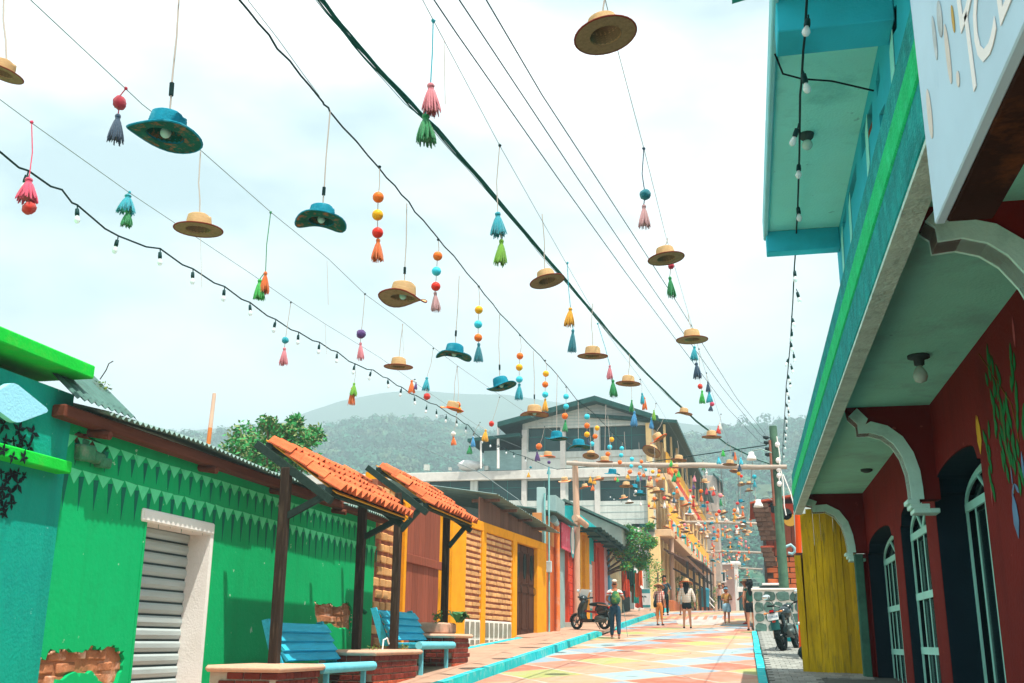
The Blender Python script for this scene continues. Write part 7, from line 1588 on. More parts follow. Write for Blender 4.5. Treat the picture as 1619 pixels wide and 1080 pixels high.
G = [
 ([('t', 'rose', 46, 281, 320, 34), ('p', 'red', 46, 329, 21)], (50, 193), 'rose pink tassel over a red pompom at the left border', 'rose'),
 ([('p', 'crimson', 189, 163, 21), ('t', 'navy', 187, 180, 226, 26)], (199, 140), 'crimson pompom over a navy tassel beside the big turquoise lamp hat', 'crimson'),
 ([('t', 'turq', 203, 307, 337, 30), ('t', 'green', 203, 332, 358, 20)], (205, 304), 'turquoise tassel over a green one close under the thin left line', 'turq'),
 ([('t', 'orange', 420, 429, 463, 17), ('t', 'pgreen', 411, 441, 473, 20)], (428, 336), 'orange and bright green tassels side by side on a long cord', 'green'),
 ([('b', 'orange', 598, 312, 18), ('b', 'yellow', 597, 340, 18), ('b', 'red', 597, 368, 18), ('t', 'orange', 598, 377, 413, 20)], (600, 264), 'orange, yellow and red beads above an orange tassel', None),
 ([('b', 'orange', 692, 405, 15), ('b', 'cyan', 690, 429, 15), ('b', 'red', 689, 453, 15), ('t', 'blush', 688, 461, 492, 16)], (693, 379), 'orange, cyan and red beads above a dusty pink tassel', None),
 ([('b', 'yellow', 757, 490, 13), ('b', 'cyan', 756, 513, 13), ('b', 'orange', 756, 534, 13), ('t', 'teal', 757, 542, 572, 15)], (757, 453), 'yellow, cyan and orange beads above a teal tassel', None),
 ([('b', 'orange', 822, 563, 11), ('b', 'yellow', 821, 581, 11), ('b', 'cyan', 821, 600, 11), ('t', 'turq', 821, 606, 632, 14)], (822, 530), 'orange, yellow and cyan beads above a turquoise tassel', None),
 ([('b', 'yellow', 863, 591, 10), ('b', 'orange', 862, 608, 10), ('b', 'cyan', 862, 624, 10), ('t', 'yellow', 862, 630, 650, 10)], (862, 570), 'yellow, orange and cyan beads above a yellow tassel', None),
 ([('b', 'cyan', 895, 627, 9), ('b', 'cyan', 895, 643, 9), ('b', 'orange', 893, 658, 10), ('t', 'green', 894, 664, 683, 9)], (895, 612), 'two cyan beads and an orange one above a green tassel', None),
 ([('b', 'cyan', 928, 659, 9), ('b', 'orange', 928, 673, 9), ('b', 'yellow', 928, 687, 9), ('t', 'navy', 929, 692, 704, 7)], (928, 645), 'cyan, orange and yellow beads above a small navy tassel', None),
 ([('b', 'yellow', 944, 677, 8), ('b', 'orange', 941, 690, 8), ('b', 'cyan', 936, 702, 8)], (945, 660), 'three beads yellow, orange and cyan before the right upper window', None),
 ([('b', 'yellow', 967, 695, 8), ('b', 'cyan', 964, 707, 8), ('b', 'orange', 961, 718, 8)], (968, 684), 'three beads yellow, cyan and orange just left of the straw hat pair', None),
 ([('b', 'cyan', 983, 709, 7), ('b', 'cyan', 982, 720, 7), ('b', 'orange', 980, 731, 7)], (985, 698), 'two cyan beads over an orange one above the beam', None),
 ([('b', 'cyan', 999, 726, 7), ('b', 'cyan', 998, 737, 6)], (1000, 710), 'two small cyan beads right at the log beam', None),
 ([('t', 'pink', 681, 131, 180, 34), ('t', 'green', 673, 180, 228, 34)], (685, 33), 'large pink and white tassel above a green tassel on a braided teal cord', 'turq'),
 ([('t', 'turq', 787, 335, 374, 27), ('t', 'lime', 793, 378, 420, 22)], (790, 230), 'turquoise tassel over a lime green tassel before the thick cable', None),
 ([('t', 'yellow', 902, 486, 516, 18), ('t', 'teal', 906, 520, 557, 14)], (897, 416), 'yellow tassel over a slim teal tassel right of the thick cable', 'turq'),
 ([('p', 'teal', 1020, 308, 16), ('t', 'blush', 1018, 323, 361, 20)], (1018, 235), 'teal pompom over a pale dusty tassel, highest near the balcony', 'navy'),
 ([('p', 'crimson', 1061, 421, 9), ('t', 'green', 1059, 437, 471, 15)], (1058, 396), 'single green tassel hanging below the straw hat near the balcony', None),
 ([('p', 'purple', 571, 528, 14), ('t', 'pink', 570, 541, 569, 13)], (577, 465), 'purple pompom over a pale pink tassel', None),
 ([('p', 'turq', 451, 538, 10), ('t', 'pink', 450, 549, 577, 15)], (460, 478), 'turquoise pompom over a pale pink tassel below the string lights', None),
 ([('t', 'lime', 560, 605, 627, 12), ('t', 'orange', 557, 612, 640, 12)], (561, 577), 'lime and orange tassels bunched under the string lights', None),
 ([('t', 'turq', 675, 596, 618, 13), ('p', 'red', 675, 627, 10)], (685, 551), 'turquoise tassel over a red pompom beside the string lights', None),
 ([('t', 'orange', 651, 601, 622, 12), ('t', 'purple', 658, 604, 616, 6)], (656, 600), 'orange tassel with a purple one tucked behind, on the string light cable', None),
 ([('p', 'orange', 724, 640, 9), ('t', 'yellow', 726, 640, 653, 9)], (723, 580), 'orange yarn flower on the red edged hat low over the hills', None),
 ([('t', 'pink', 964, 577, 600, 11), ('t', 'green', 969, 600, 628, 14)], (945, 512), 'pale pink tassel above a dark green tassel beside the level straw hat', 'turq'),
 ([('t', 'green', 999, 632, 652, 8), ('t', 'blue', 1003, 650, 674, 12)], (997, 600), 'slim green tassel over a blue one below the straw hat at the gable', None),
 ([('t', 'turq', 1015, 621, 639, 9), ('t', 'orange', 1019, 628, 648, 9)], (1012, 600), 'turquoise and orange tassels touching, right of the gable peak', None),
 ([('t', 'lime', 1034, 648, 665, 7), ('t', 'blue', 1030, 660, 678, 8)], (1037, 638), 'lime tassel over a blue tassel at the grey roof right slope', None),
 ([('t', 'turq', 1098, 547, 570, 13), ('t', 'navy', 1101, 573, 599, 14)], (1094, 520), 'turquoise tassel over a navy tassel below the second balcony side hat', None),
 ([('p', 'red', 1107, 611, 8), ('t', 'pgreen', 1110, 617, 638, 10)], (1105, 552), 'red pompom over a green and yellow tassel, left of the navy bunch', None),
 ([('t', 'navy', 1119, 603, 620, 8), ('t', 'turq', 1121, 619, 637, 11), ('p', 'rose', 1126, 639, 7), ('t', 'navy', 1124, 641, 650, 8)], (1117, 590), 'navy and turquoise tassels with a pink pompom at the power lines', None),
 ([('p', 'red', 777, 670, 8)], (790, 628), 'single red pompom over the hills left of the grey roof', None),
 ([('p', 'white', 717, 686, 7), ('t', 'orange', 717, 690, 704, 9)], (722, 655), 'white pompom over an orange tassel against the forest', None),
 ([('t', 'yellow', 768, 679, 698, 11)], (757, 672), 'single yellow tassel at the left edge of the terrace roof', None),
 ([('t', 'blue', 748, 690, 707, 8), ('t', 'green', 743, 704, 718, 10)], (759, 668), 'blue tassel over a green one against the forest, left of the terrace', None),
 ([('p', 'orange', 852, 706, 9), ('t', 'purple', 849, 714, 729, 9)], (861, 675), 'orange pompom over a purple tassel before the grey wall', None),
 ([('t', 'yellow', 836, 747, 755, 6), ('p', 'teal', 839, 739, 4)], (842, 728), 'small yellow tassel under a teal pompom on the grey slab', None),
 ([('t', 'white', 1138, 668, 680, 7), ('t', 'red', 1136, 673, 686, 8)], (1140, 655), 'white and red tassels on the straw hat at the thick cable', None),
 ([('t', 'pgreen', 1143, 711, 722, 7), ('t', 'cyan', 1136, 722, 734, 8)], (1150, 700), 'green tassel trailing a pale blue one below the thick cable', None),
 ([('t', 'navy', 1159, 714, 722, 5), ('t', 'orange', 1162, 715, 728, 6)], (1160, 708), 'navy and orange tassels behind the small hat above the beam end', None),
 ([('t', 'cyan', 1171, 723, 735, 7), ('t', 'navy', 1169, 734, 745, 7), ('b', 'yellow', 1168, 749, 6), ('b', 'red', 1172, 753, 5)], (1173, 712), 'pale blue and navy tassels with yellow and red beads near the lamp', None),
 ([('t', 'turq', 868, 738, 750, 6), ('p', 'purple', 868, 731, 5)], (868, 724), 'purple pompom over a small turquoise tassel at the pole top', None),
 ([('t', 'yellow', 933, 753, 764, 7), ('t', 'yellow', 940, 756, 766, 7)], (938, 745), 'pair of small yellow tassels right of the log pole', None),
 ([('t', 'orange', 937, 767, 776, 7)], (938, 762), 'single orange tassel under the small yellow pair', None),
 ([('p', 'orange', 996, 746, 7), ('t', 'yellow', 993, 749, 758, 8)], (998, 736), 'orange pompom over a yellow tassel on the straw hat under the beam', None),
 ([('t', 'orange', 973, 754, 760, 5), ('t', 'pgreen', 976, 755, 762, 5)], (976, 748), 'tiny orange and green tassels under the turquoise beam hat', None),
 ([('t', 'turq', 1008, 751, 762, 7), ('t', 'purple', 1013, 753, 760, 5)], (1010, 742), 'turquoise and purple tassels below the beam before the window', None),
 ([('b', 'orange', 1011, 749, 6), ('b', 'orange', 1018, 752, 6)], (1012, 741), 'two orange beads side by side below the beam', None),
 ([('b', 'orange', 1014, 730, 6), ('b', 'cyan', 1012, 739, 6)], (1014, 722), 'orange and cyan beads crossing the log beam', None),
 ([('b', 'orange', 1024, 736, 5), ('b', 'cyan', 1021, 743, 5)], (1024, 728), 'orange bead over a cyan bead below the log beam', None),
 ([('b', 'yellow', 1032, 746, 6), ('b', 'orange', 1042, 745, 5), ('b', 'yellow', 1041, 752, 6)], (1034, 738), 'yellow and orange beads in a knot at the amber corner', None),
 ([('b', 'orange', 1038, 760, 6), ('b', 'yellow', 1049, 757, 5)], (1042, 752), 'orange and yellow beads on top of the straw hats at the amber corner', None),
 ([('t', 'crimson', 1026, 752, 761, 5), ('b', 'orange', 1029, 756, 5)], (1027, 745), 'dark red tassel with an orange bead on the straw hat pair', None),
 ([('t', 'pgreen', 1061, 728, 738, 7), ('t', 'orange', 1059, 738, 750, 8)], (1062, 722), 'green tassel over an orange one hanging across the beam', None),
 ([('t', 'green', 1066, 748, 762, 10), ('t', 'pgreen', 1073, 745, 755, 7), ('t', 'orange', 1071, 753, 763, 8), ('p', 'orange', 1068, 745, 6)], (1068, 738), 'thick bunch of green and orange tassels before the upper balcony', None),
 ([('t', 'red', 1112, 731, 737, 4), ('t', 'green', 1112, 735, 744, 6)], (1112, 728), 'small red and green tassel on the log beam against the forest', None),
 ([('t', 'pink', 1098, 752, 762, 7), ('t', 'purple', 1096, 765, 774, 7)], (1100, 745), 'pink tassel over a purple one before the amber windows', None),
 ([('p', 'white', 1117, 748, 4), ('t', 'white', 1117, 742, 753, 3)], (1117, 740), 'thin white tassel under the log beam', None),
 ([('t', 'crimson', 1117, 772, 782, 6), ('t', 'navy', 1121, 774, 781, 4)], (1118, 766), 'crimson and navy tassels at the amber building far corner', None),
 ([('t', 'white', 1128, 768, 776, 6), ('t', 'red', 1128, 775, 784, 7)], (1129, 760), 'white over red tassel left of the hat cluster against the forest', None),
 ([('b', 'cyan', 1070, 771, 4), ('t', 'orange', 1070, 772, 780, 7)], (1070, 764), 'cyan bead above an orange tassel over the lower balcony', None),
 ([('t', 'orange', 1067, 800, 806, 4), ('b', 'white', 1066, 798, 3)], (1066, 790), 'tiny orange tassel with white bead under the pale hat', None),
 ([('t', 'white', 1013, 793, 800, 4)], (1013, 785), 'single tiny white tassel on the grey wall', None),
 ([('t', 'yellow', 1026, 793, 799, 5), ('b', 'red', 1026, 800, 4)], (1026, 785), 'tiny yellow tassel with a red end on the grey wall', None),
 ([('p', 'white', 1005, 777, 4), ('p', 'white', 1004, 782, 5)], (1006, 770), 'pair of small white pompoms before the lower window', None),
]
for items, at_, lab, cc in G:
    garland(items, at_, lab, cordc=(yarn(cc) if cc else None))
# loose threads that carry nothing
for u, v0, v1, lab in ((1279 - 962, 376, 455, 'bare white thread hanging below the flat straw hat'), (517, 412, 482, 'bare thin thread hanging from the left line, right of the orange and green tassels'), (702, 62, 165, 'bare pink thread beside the large pink tassel'), (514, 512, 560, 'bare thread below the left line beside the string lights'), (636, 512, 560, 'faint bare thread near the small flat straw hat')):
    c = onP(u, v0); a = atY(u + 2, v1, c.y); mb = MB(); mb.tube([c, c.lerp(a, .5), a], .003, 4); tag(mb.build('thread', M_cordw), lab, 'thread')

# ---- the crowded strings beyond the first beam: hats, tassels and beads by the hundred
strands = []
rg = random.Random(21)
for bi in range(3):
    (ya, a0, a1), (yb_, b0, b1) = BEAMS[bi], BEAMS[bi + 1]
    for s in (.06, .22, .40, .56, .70, .84, .95):
        def q(A, B_, k): return A.lerp(B_, k)
        xa = {0: -3.9, 1: -4.2, 2: -4.0}[bi] + s * 4.6; xb = {0: -4.2, 1: -4.0, 2: -3.6}[bi] + s * {0: 4.6, 1: 4.2, 2: 3.8}[bi]
        A = Vector((xa, ya, a0.z)); Bq = Vector((xb, yb_, b0.z)); strands.append((bi, s, A, Bq))
SPAN = ['between the first and second log beams', 'between the second and third log beams', 'beyond the third log beam']
ORD = ['leftmost', 'second from left', 'third from left', 'middle', 'third from right', 'second from right', 'rightmost']
SIDE = lambda s: 'on the left' if s < .35 else ('in the middle' if s < .65 else 'on the right')
for k, (bi, s, A, Bq) in enumerate(strands):
    pts = [A.lerp(Bq, i / 10) + Vector((0, 0, -1.0 * 4 * (i / 10) * (1 - i / 10) * .55)) for i in range(11)]
    mb = MB(); mb.tube(pts, .012, 4)
    tag(mb.build('garland_wire', M_thin), '%s thin wire of those %s' % (ORD[k % 7], SPAN[bi]), 'wire', 'far garland wires')
far_kinds = [('straw', 'small straw hat', 46), ('straw_or', 'small red edged hat', 22), ('turq', 'small turquoise hat', 24), ('white', 'small white hat', 14)]
proto = {}
for k_, lab, n in far_kinds:
    for i in range(n):
        bi, s, A, Bq = rg.choice([x for x in strands if x[0] == 0] * 3 + [x for x in strands if x[0] == 1] * 2 + [x for x in strands if x[0] == 2])
        tt = rg.uniform(.12, .98); z = -1.0 * 4 * tt * (1 - tt) * .55; p = A.lerp(Bq, tt) + Vector((rg.uniform(-.25, .25), 0, z)); dz = rg.uniform(.25, 1.15)
        key = (k_, round(dz * 2))
        ti = (rg.uniform(-.3, .2), rg.uniform(-.35, .35))
        t = hat(k_, i % 2, p - Vector((0, 0, dz)), .38 * rg.uniform(.85, 1.1), '%s %s %s' % (lab, SIDE(s), SPAN[bi]), ti, rg.uniform(0, 6), False, p, group={'straw': 'far straw hats', 'straw_or': 'far red edged hats', 'turq': 'far turquoise hats', 'white': 'far white hats'}[k_], cordr=.006)
fk = [(('orange', 'yellow'), 'small orange and yellow garland', 26), (('turq', 'navy'), 'small turquoise and navy garland', 12), (('red', 'white'), 'small red and white garland', 22), (('pink', 'green'), 'small pink and green garland', 12)]
for cs, lab, n in fk:
    for i in range(n):
        bi, s, A, Bq = rg.choice([x for x in strands if x[0] == 0] * 3 + [x for x in strands if x[0] == 1] * 2 + [x for x in strands if x[0] == 2])
        tt = rg.uniform(.05, .98); z = -1.0 * 4 * tt * (1 - tt) * .55; c = A.lerp(Bq, tt) + Vector((rg.uniform(-.25, .25), 0, z)); dz = rg.uniform(.1, 1.0)
        t = thing('hanging_garland', '%s %s %s' % (lab, SIDE(s), SPAN[bi]), 'garland', tuple(c), 'far %s and %s garlands' % cs); p = c - Vector((0, 0, dz))
        mb = MB(); mb.tube([c, p, p - Vector((0, 0, .2))], .006, 4); mb.build('cord', M_cordw, t)
        if i % 3: ob = link('pompom', pom(cs[0]), t, p); ob.scale = (.14,) * 3
        else: ob = link('bead', bd(cs[0]), t, p); ob.scale = (.17,) * 3
        ob = link('tassel', tmesh(cs[1] if i % 2 else cs[0]), t, p - Vector((0, 0, .12))); ob.scale = (.26, .26, .28)

# ================================================================ PEOPLE
def skin(name, nodes, edges, m, parent, sub=1, root=0, place=None):
    """one continuous surface grown over a skeleton: nodes = [(xyz, radius)] """
    me = bpy.data.meshes.new(name); me.from_pydata([n[0] for n in nodes], edges, [])
    o = bpy.data.objects.new(name, me); COL.objects.link(o)
    md = o.modifiers.new('skin', 'SKIN'); md.use_smooth_shade = True
    if not me.skin_vertices: me.attributes.new if False else None
    sv = me.skin_vertices[0].data if me.skin_vertices else None
    if sv is None:
        bm = bmesh.new(); bm.from_mesh(me); bm.verts.layers.skin.verify(); bm.to_mesh(me); bm.free(); sv = me.skin_vertices[0].data
    for i, n in enumerate(nodes):
        r = n[1]; sv[i].radius = (r, r) if not isinstance(r, tuple) else r; sv[i].use_root = (i == root)
    md2 = o.modifiers.new('sub', 'SUBSURF'); md2.levels = sub; md2.render_levels = sub
    dg = bpy.context.evaluated_depsgraph_get(); ev = bpy.data.meshes.new_from_object(o.evaluated_get(dg))
    bpy.data.objects.remove(o); bpy.data.meshes.remove(me)
    ev.name = name; ev.materials.clear(); ev.materials.append(m)
    for p in ev.polygons: p.use_smooth = True
    o = bpy.data.objects.new(name, ev); COL.objects.link(o); o.parent = parent; return o
M_skin = mat('skin_tan', '#a8694a', var=.06, bump=.05, rough=.6); M_skin2 = mat('skin_light', '#c48a6c', var=.06, bump=.05, rough=.6)
def person(label, pos, H, yaw, skinm, la, ra, ll, rl, face=True, lean=0.0, group=None):
    """pose in local axes (x right, y the way the figure faces). la/ra: elbow and wrist; ll/rl: knee and ankle"""
    t = thing('person', label, 'person', tuple(pos), group); t.rotation_euler = (0, 0, yaw); k = H / 1.65
    S_ = lambda p: (p[0] * k, p[1] * k, p[2] * k)
    ly = lean
    N = [((0, 0, .90), (.13, .10)), ((0, ly * .3, 1.05), (.115, .085)), ((0, ly * .7, 1.22), (.14, .10)), ((0, ly, 1.36), (.10, .08)), ((0, ly, 1.43), .05), ((0, ly + .01, 1.50), (.072, .08)), ((0, ly + .01, 1.58), (.08, .092)), ((0, ly, 1.645), (.05, .06))]
    E = [(i, i + 1) for i in range(7)]
    def add(p, r, par): N.append((p, r)); E.append((par, len(N) - 1)); return len(N) - 1
    add((0, ly + .115, 1.545), .016, 5)                               # nose
    for s in (-1, 1): add((s * .088, ly, 1.55), (.012, .02), 5)       # ears
    for s, (el, wr) in ((-1, la), (1, ra)):
        sh = add((s * .165, ly, 1.345), .052, 3); e = add(el, .038, sh); w = add(wr, .026, e)
        d = (Vector(wr) - Vector(el)).normalized(); sd = d.cross(Vector((0, 1, 0))).normalized() if abs(d.y) < .9 else Vector((1, 0, 0)); fr = d.cross(sd)
        pm = add(tuple(Vector(wr) + d * .05), (.03, .02), w)
        for f in range(4):
            o_ = fr * ((f - 1.5) * .018); a = add(tuple(Vector(wr) + d * .095 + o_), .0095, pm); add(tuple(Vector(wr) + d * (.135, .15, .145, .125)[f] + o_ * 1.1 + sd * .014), .008, a)
        th = add(tuple(Vector(wr) + d * .045 + fr * .038), .011, pm); add(tuple(Vector(wr) + d * .085 + fr * .052), .009, th)
    for s, (kn, an) in ((-1, ll), (1, rl)):
        h = add((s * .085, 0, .84), .085, 0); q = add(kn, .055, h); a = add(an, .036, q); add((an[0], an[1] + .13, .03), (.035, .026), a)
    body = skin('body', [(S_(p), tuple(x * k for x in r) if isinstance(r, tuple) else r * k) for p, r in N], E, skinm, t, 1)
    if face:
        mb = MB()
        for s in (-1, 1): mb.sphere(S_((s * .032, ly + .088, 1.565)), .010 * k, 8, 6)
        o = bpy.data.objects.new('eye', mb.mesh('eye', mat('eye_dark', '#1a1412', bump=0))); COL.objects.link(o); o.parent = t
        mb = MB(); mb.sphere(S_((0, ly + .09, 1.505)), .02 * k, 8, 6, (1.2, .3, .3)); o = bpy.data.objects.new('mouth', mb.mesh('mouth', mat('lip', '#8a4a42', bump=0))); COL.objects.link(o); o.parent = t
    t['_k'] = k
    def part(name, nodes, edges, m, sub=1): return skin(name, [(S_(p), tuple(x * k for x in r) if isinstance(r, tuple) else r * k) for p, r in nodes], edges, m, t, sub)
    def shirt(m, hem=.86, sleeve=1.0, puff=1.0, name='shirt'):
        nd = [((0, 0, hem), (.155 * puff, .12 * puff)), ((0, ly * .3, 1.05), (.14 * puff, .105 * puff)), ((0, ly * .7, 1.22), (.16 * puff, .118 * puff)), ((0, ly, 1.37), (.105, .085)), ((0, ly, 1.405), .058)]
        ed = [(0, 1), (1, 2), (2, 3), (3, 4)]
        for s, (el, wr) in ((-1, la), (1, ra)):
            nd.append(((s * .165, ly, 1.35), .066 * puff)); ed.append((3, len(nd) - 1)); end = Vector(el) if sleeve >= 1 else Vector((s * .165, ly, 1.35)).lerp(Vector(el), sleeve * 1.0)
            nd.append((tuple(end), .052 * puff)); ed.append((len(nd) - 2, len(nd) - 1))
            if sleeve > 1: nd.append((tuple(Vector(el).lerp(Vector(wr), sleeve - 1)), .042 * puff)); ed.append((len(nd) - 2, len(nd) - 1))
        return part(name, nd, ed, m)
    def trousers(m, leg=1.0, name='trousers', wide=1.0):
        nd = [((0, 0, 1.0), (.14, .108)), ((0, 0, .89), (.15, .118))]; ed = [(0, 1)]
        for s, (kn, an) in ((-1, ll), (1, rl)):
            nd.append(((s * .088, 0, .80), .098 * wide)); ed.append((1, len(nd) - 1))
            hip = Vector((s * .088, 0, .80)); K = Vector(kn)
            if leg <= .5: nd.append((tuple(hip.lerp(K, leg * 2)), .085 * wide)); ed.append((len(nd) - 2, len(nd) - 1))
            else:
                nd.append((kn, .07 * wide)); ed.append((len(nd) - 2, len(nd) - 1)); nd.append((tuple(K.lerp(Vector(an), (leg - .5) * 2)), .052 * wide)); ed.append((len(nd) - 2, len(nd) - 1))
        return part(name, nd, ed, m)
    def shoes(m):
        for s, (kn, an) in ((-1, ll), (1, rl)):
            x, y_, z_ = an; part('shoe', [((x, y_ - .03, z_ - .03), .042), ((x, y_ - .03, .035), .042), ((x, y_ + .08, .034), (.045, .036)), ((x, y_ + .16, .03), (.04, .028))], [(0, 1), (1, 2), (2, 3)], m)
    def hair(m, long=False, top=True):
        nd = [((0, ly - .01, 1.60), (.092, .10)), ((0, ly - .03, 1.655), (.06, .07))]; ed = [(0, 1)]
        if long: nd += [((0, ly - .06, 1.52), (.10, .06)), ((0, ly - .10, 1.40), (.10, .045)), ((0, ly - .11, 1.24), (.075, .03)), ((0, ly - .10, 1.14), (.03, .02))]; ed += [(0, 2), (2, 3), (3, 4), (4, 5)]
        else: nd += [((0, ly - .05, 1.545), (.075, .05))]; ed += [(0, 2)]
        if not top: nd = [((0, ly - .025, 1.575), (.088, .085)), ((0, ly - .04, 1.52), (.075, .06))]; ed = [(0, 1)]
        part('hair', nd, ed, m)
    def sunhat(kind='straw', d=.42, tilt=(0, 0), wv=1):
        for n, me in HM[(kind, wv)]:
            o = bpy.data.objects.new('hat_' + n if n != 'hat_band' else n, me); COL.objects.link(o); o.parent = t; o.location = S_((0, ly, 1.60)); o.scale = (d * k,) * 3; o.rotation_euler = (tilt[0], tilt[1], 0)
    return t, part, shirt, trousers, shoes, hair, sunhat, S_
M_den = mat('navy_denim', '#1f3f52', var=.15, bump=.2); M_blk = mat('black_cloth', '#0f1e22', var=.2, bump=.2); M_hair = mat('black_hair', '#0d1416', var=.2, bump=.3, stretch=(12, 12, 1), rough=.5)
def plaid(name, c1, c2, c3):
    m = bpy.data.materials.new(name); m.use_nodes = True; N, L = m.node_tree.nodes, m.node_tree.links; b = N['Principled BSDF']
    tcn = N.new('ShaderNodeTexCoord'); sp = N.new('ShaderNodeSeparateXYZ'); L.new(tcn.outputs['Object'], sp.inputs[0]); res = None
    for ax, sc_ in ((0, 14), (2, 12)):
        w = N.new('ShaderNodeMath'); w.operation = 'MULTIPLY'; w.inputs[1].default_value = sc_; L.new(sp.outputs[ax], w.inputs[0])
        f = N.new('ShaderNodeMath'); f.operation = 'FRACT'; L.new(w.outputs[0], f.inputs[0]); gt = N.new('ShaderNodeMath'); gt.operation = 'GREATER_THAN'; gt.inputs[1].default_value = .62; L.new(f.outputs[0], gt.inputs[0])
        mx = N.new('ShaderNodeMix'); mx.data_type = 'RGBA'; L.new(gt.outputs[0], mx.inputs[0])
        if res is None: mx.inputs[6].default_value = (*lin(c1), 1); mx.inputs[7].default_value = (*lin(c2), 1)
        else: L.new(res, mx.inputs[6]); mx.inputs[7].default_value = (*lin(c3), 1)
        if res is not None:
            ml = N.new('ShaderNodeMath'); ml.operation = 'MULTIPLY'; ml.inputs[1].default_value = .6; L.new(gt.outputs[0], ml.inputs[0]); L.new(ml.outputs[0], mx.inputs[0])
        res = mx.outputs[2]
    L.new(res, b.inputs['Base Color']); b.inputs['Roughness'].default_value = .9; return m
def bands(name, stops):
    """cloth in horizontal bands by height (local z, metres)"""
    m = bpy.data.materials.new(name); m.use_nodes = True; N, L = m.node_tree.nodes, m.node_tree.links; b = N['Principled BSDF']
    tcn = N.new('ShaderNodeTexCoord'); sp = N.new('ShaderNodeSeparateXYZ'); L.new(tcn.outputs['Object'], sp.inputs[0])
    d = N.new('ShaderNodeMath'); d.operation = 'DIVIDE'; d.inputs[1].default_value = 2.0; L.new(sp.outputs[2], d.inputs[0])
    cr = N.new('ShaderNodeValToRGB'); cr.color_ramp.interpolation = 'CONSTANT'
    while len(cr.color_ramp.elements) < len(stops): cr.color_ramp.elements.new(.5)
    for i, (z, c) in enumerate(stops): cr.color_ramp.elements[i].position = z / 2; cr.color_ramp.elements[i].color = (*lin(c), 1)
    L.new(d.outputs[0], cr.inputs[0]); L.new(cr.outputs[0], b.inputs['Base Color']); b.inputs['Roughness'].default_value = .9; return m
def foot(u, v, off=0.0): p = atZ(u, v, off, .053); return Vector((p.x, p.y, g(p.y) + off))
STAND = dict(la=((-.23, -.02, 1.10), (-.22, .06, .87)), ra=((.23, -.02, 1.10), (.22, .06, .87)), ll=((-.09, .01, .47), (-.10, -.02, .08)), rl=((.09, .02, .47), (.10, -.02, .08)))
WALK = dict(la=((-.22, .07, 1.11), (-.2, .22, .95)), ra=((.22, -.10, 1.12), (.22, -.12, .88)), ll=((-.09, -.02, .47), (-.09, -.26, .14)), rl=((.09, .16, .49), (.09, .14, .08)))
# man with cap, striped shirt and backpack
P1 = foot(973, 1010); pose = dict(la=((-.25, .02, 1.12), (-.16, .2, 1.05)), ra=((.27, .04, 1.12), (.20, .22, 1.22)), ll=((-.09, .08, .47), (-.10, .06, .08)), rl=((.10, -.04, .47), (.11, -.16, .10)))
t, part, shirt, trousers, shoes, hair, sunhat, S_ = person('man in a pale cap with a green backpack, walking past the scooter', P1, 1.66, .12, M_skin, **pose, face=False)
shirt(bands('striped_shirt', [(0, '#14323f'), (1.235, '#dcd6d0'), (1.275, '#c23f2f'), (1.315, '#dcd6d0')]), .84, .62); trousers(M_den, 1.0, wide=1.1); shoes(mat('grey_boots', '#8f7f70', var=.2)); hair(M_hair, top=False)
part('cap', [((0, .0, 1.615), (.108, .118)), ((0, -.01, 1.67), (.09, .10)), ((0, -.02, 1.71), (.04, .04))], [(0, 1), (1, 2)], mat('pale_cap', '#c9b9a8', var=.1))
mb = MB(); mb.bbox((-.075, .07, 1.585), (.075, .21, 1.60), .006); o = bpy.data.objects.new('cap_peak', mb.mesh('cap_peak', mat('pale_cap', '#c9b9a8'))); COL.objects.link(o); o.parent = t
part('backpack', [((.03, -.17, .98), (.14, .075)), ((.03, -.19, 1.12), (.15, .09)), ((.02, -.17, 1.28), (.12, .07)), ((.02, -.14, 1.37), (.06, .05))], [(0, 1), (1, 2), (2, 3)], mat('green_backpack', '#2f6f4a', var=.3, scale=8, stain='#b5b53a', stain_amt=.7, stain_scale=6))
# tripod stick in his hand
mb = MB(); mb.tube([(.24, .2, 1.0), (.32, .16, .45), (.36, .12, .05)], .008, 5); o = bpy.data.objects.new('walking_stick', mb.mesh('walking_stick', M_metal)); COL.objects.link(o); tag(o, 'thin walking stick held by the man with the backpack', 'stick'); o.location = P1; o.rotation_euler = (0, 0, .12)
# child in plaid shirt with straw hat
P2 = foot(1043, 989)
t, part, shirt, trousers, shoes, hair, sunhat, S_ = person('child in a straw hat, red plaid shirt and orange trousers, by the kerb', P2, 1.52, -.35, M_skin2, la=((-.24, .02, 1.12), (-.2, .2, 1.12)), ra=((.22, -.05, 1.10), (.2, .06, .86)), ll=((-.08, .02, .47), (-.1, .0, .08)), rl=((.08, .04, .47), (.1, .06, .08)), face=False, lean=.05)
shirt(plaid('red_plaid', '#d9c3b5', '#b5483a', '#7a2f2a'), .80, 1.35, 1.08); trousers(mat('orange_trousers', '#d98a45', var=.12), .82, wide=1.05); shoes(mat('dark_boots', '#1c3236', var=.2)); hair(M_hair, top=False); sunhat('straw_or', .46, (-.38, .05), 1)
part('shoulder_bag', [((-.10, -.16, .72), (.08, .06)), ((-.11, -.18, .88), (.10, .07)), ((-.10, -.15, 1.05), (.05, .04)), ((-.05, -.12, 1.3), .02)], [(0, 1), (1, 2), (2, 3)], M_blk)
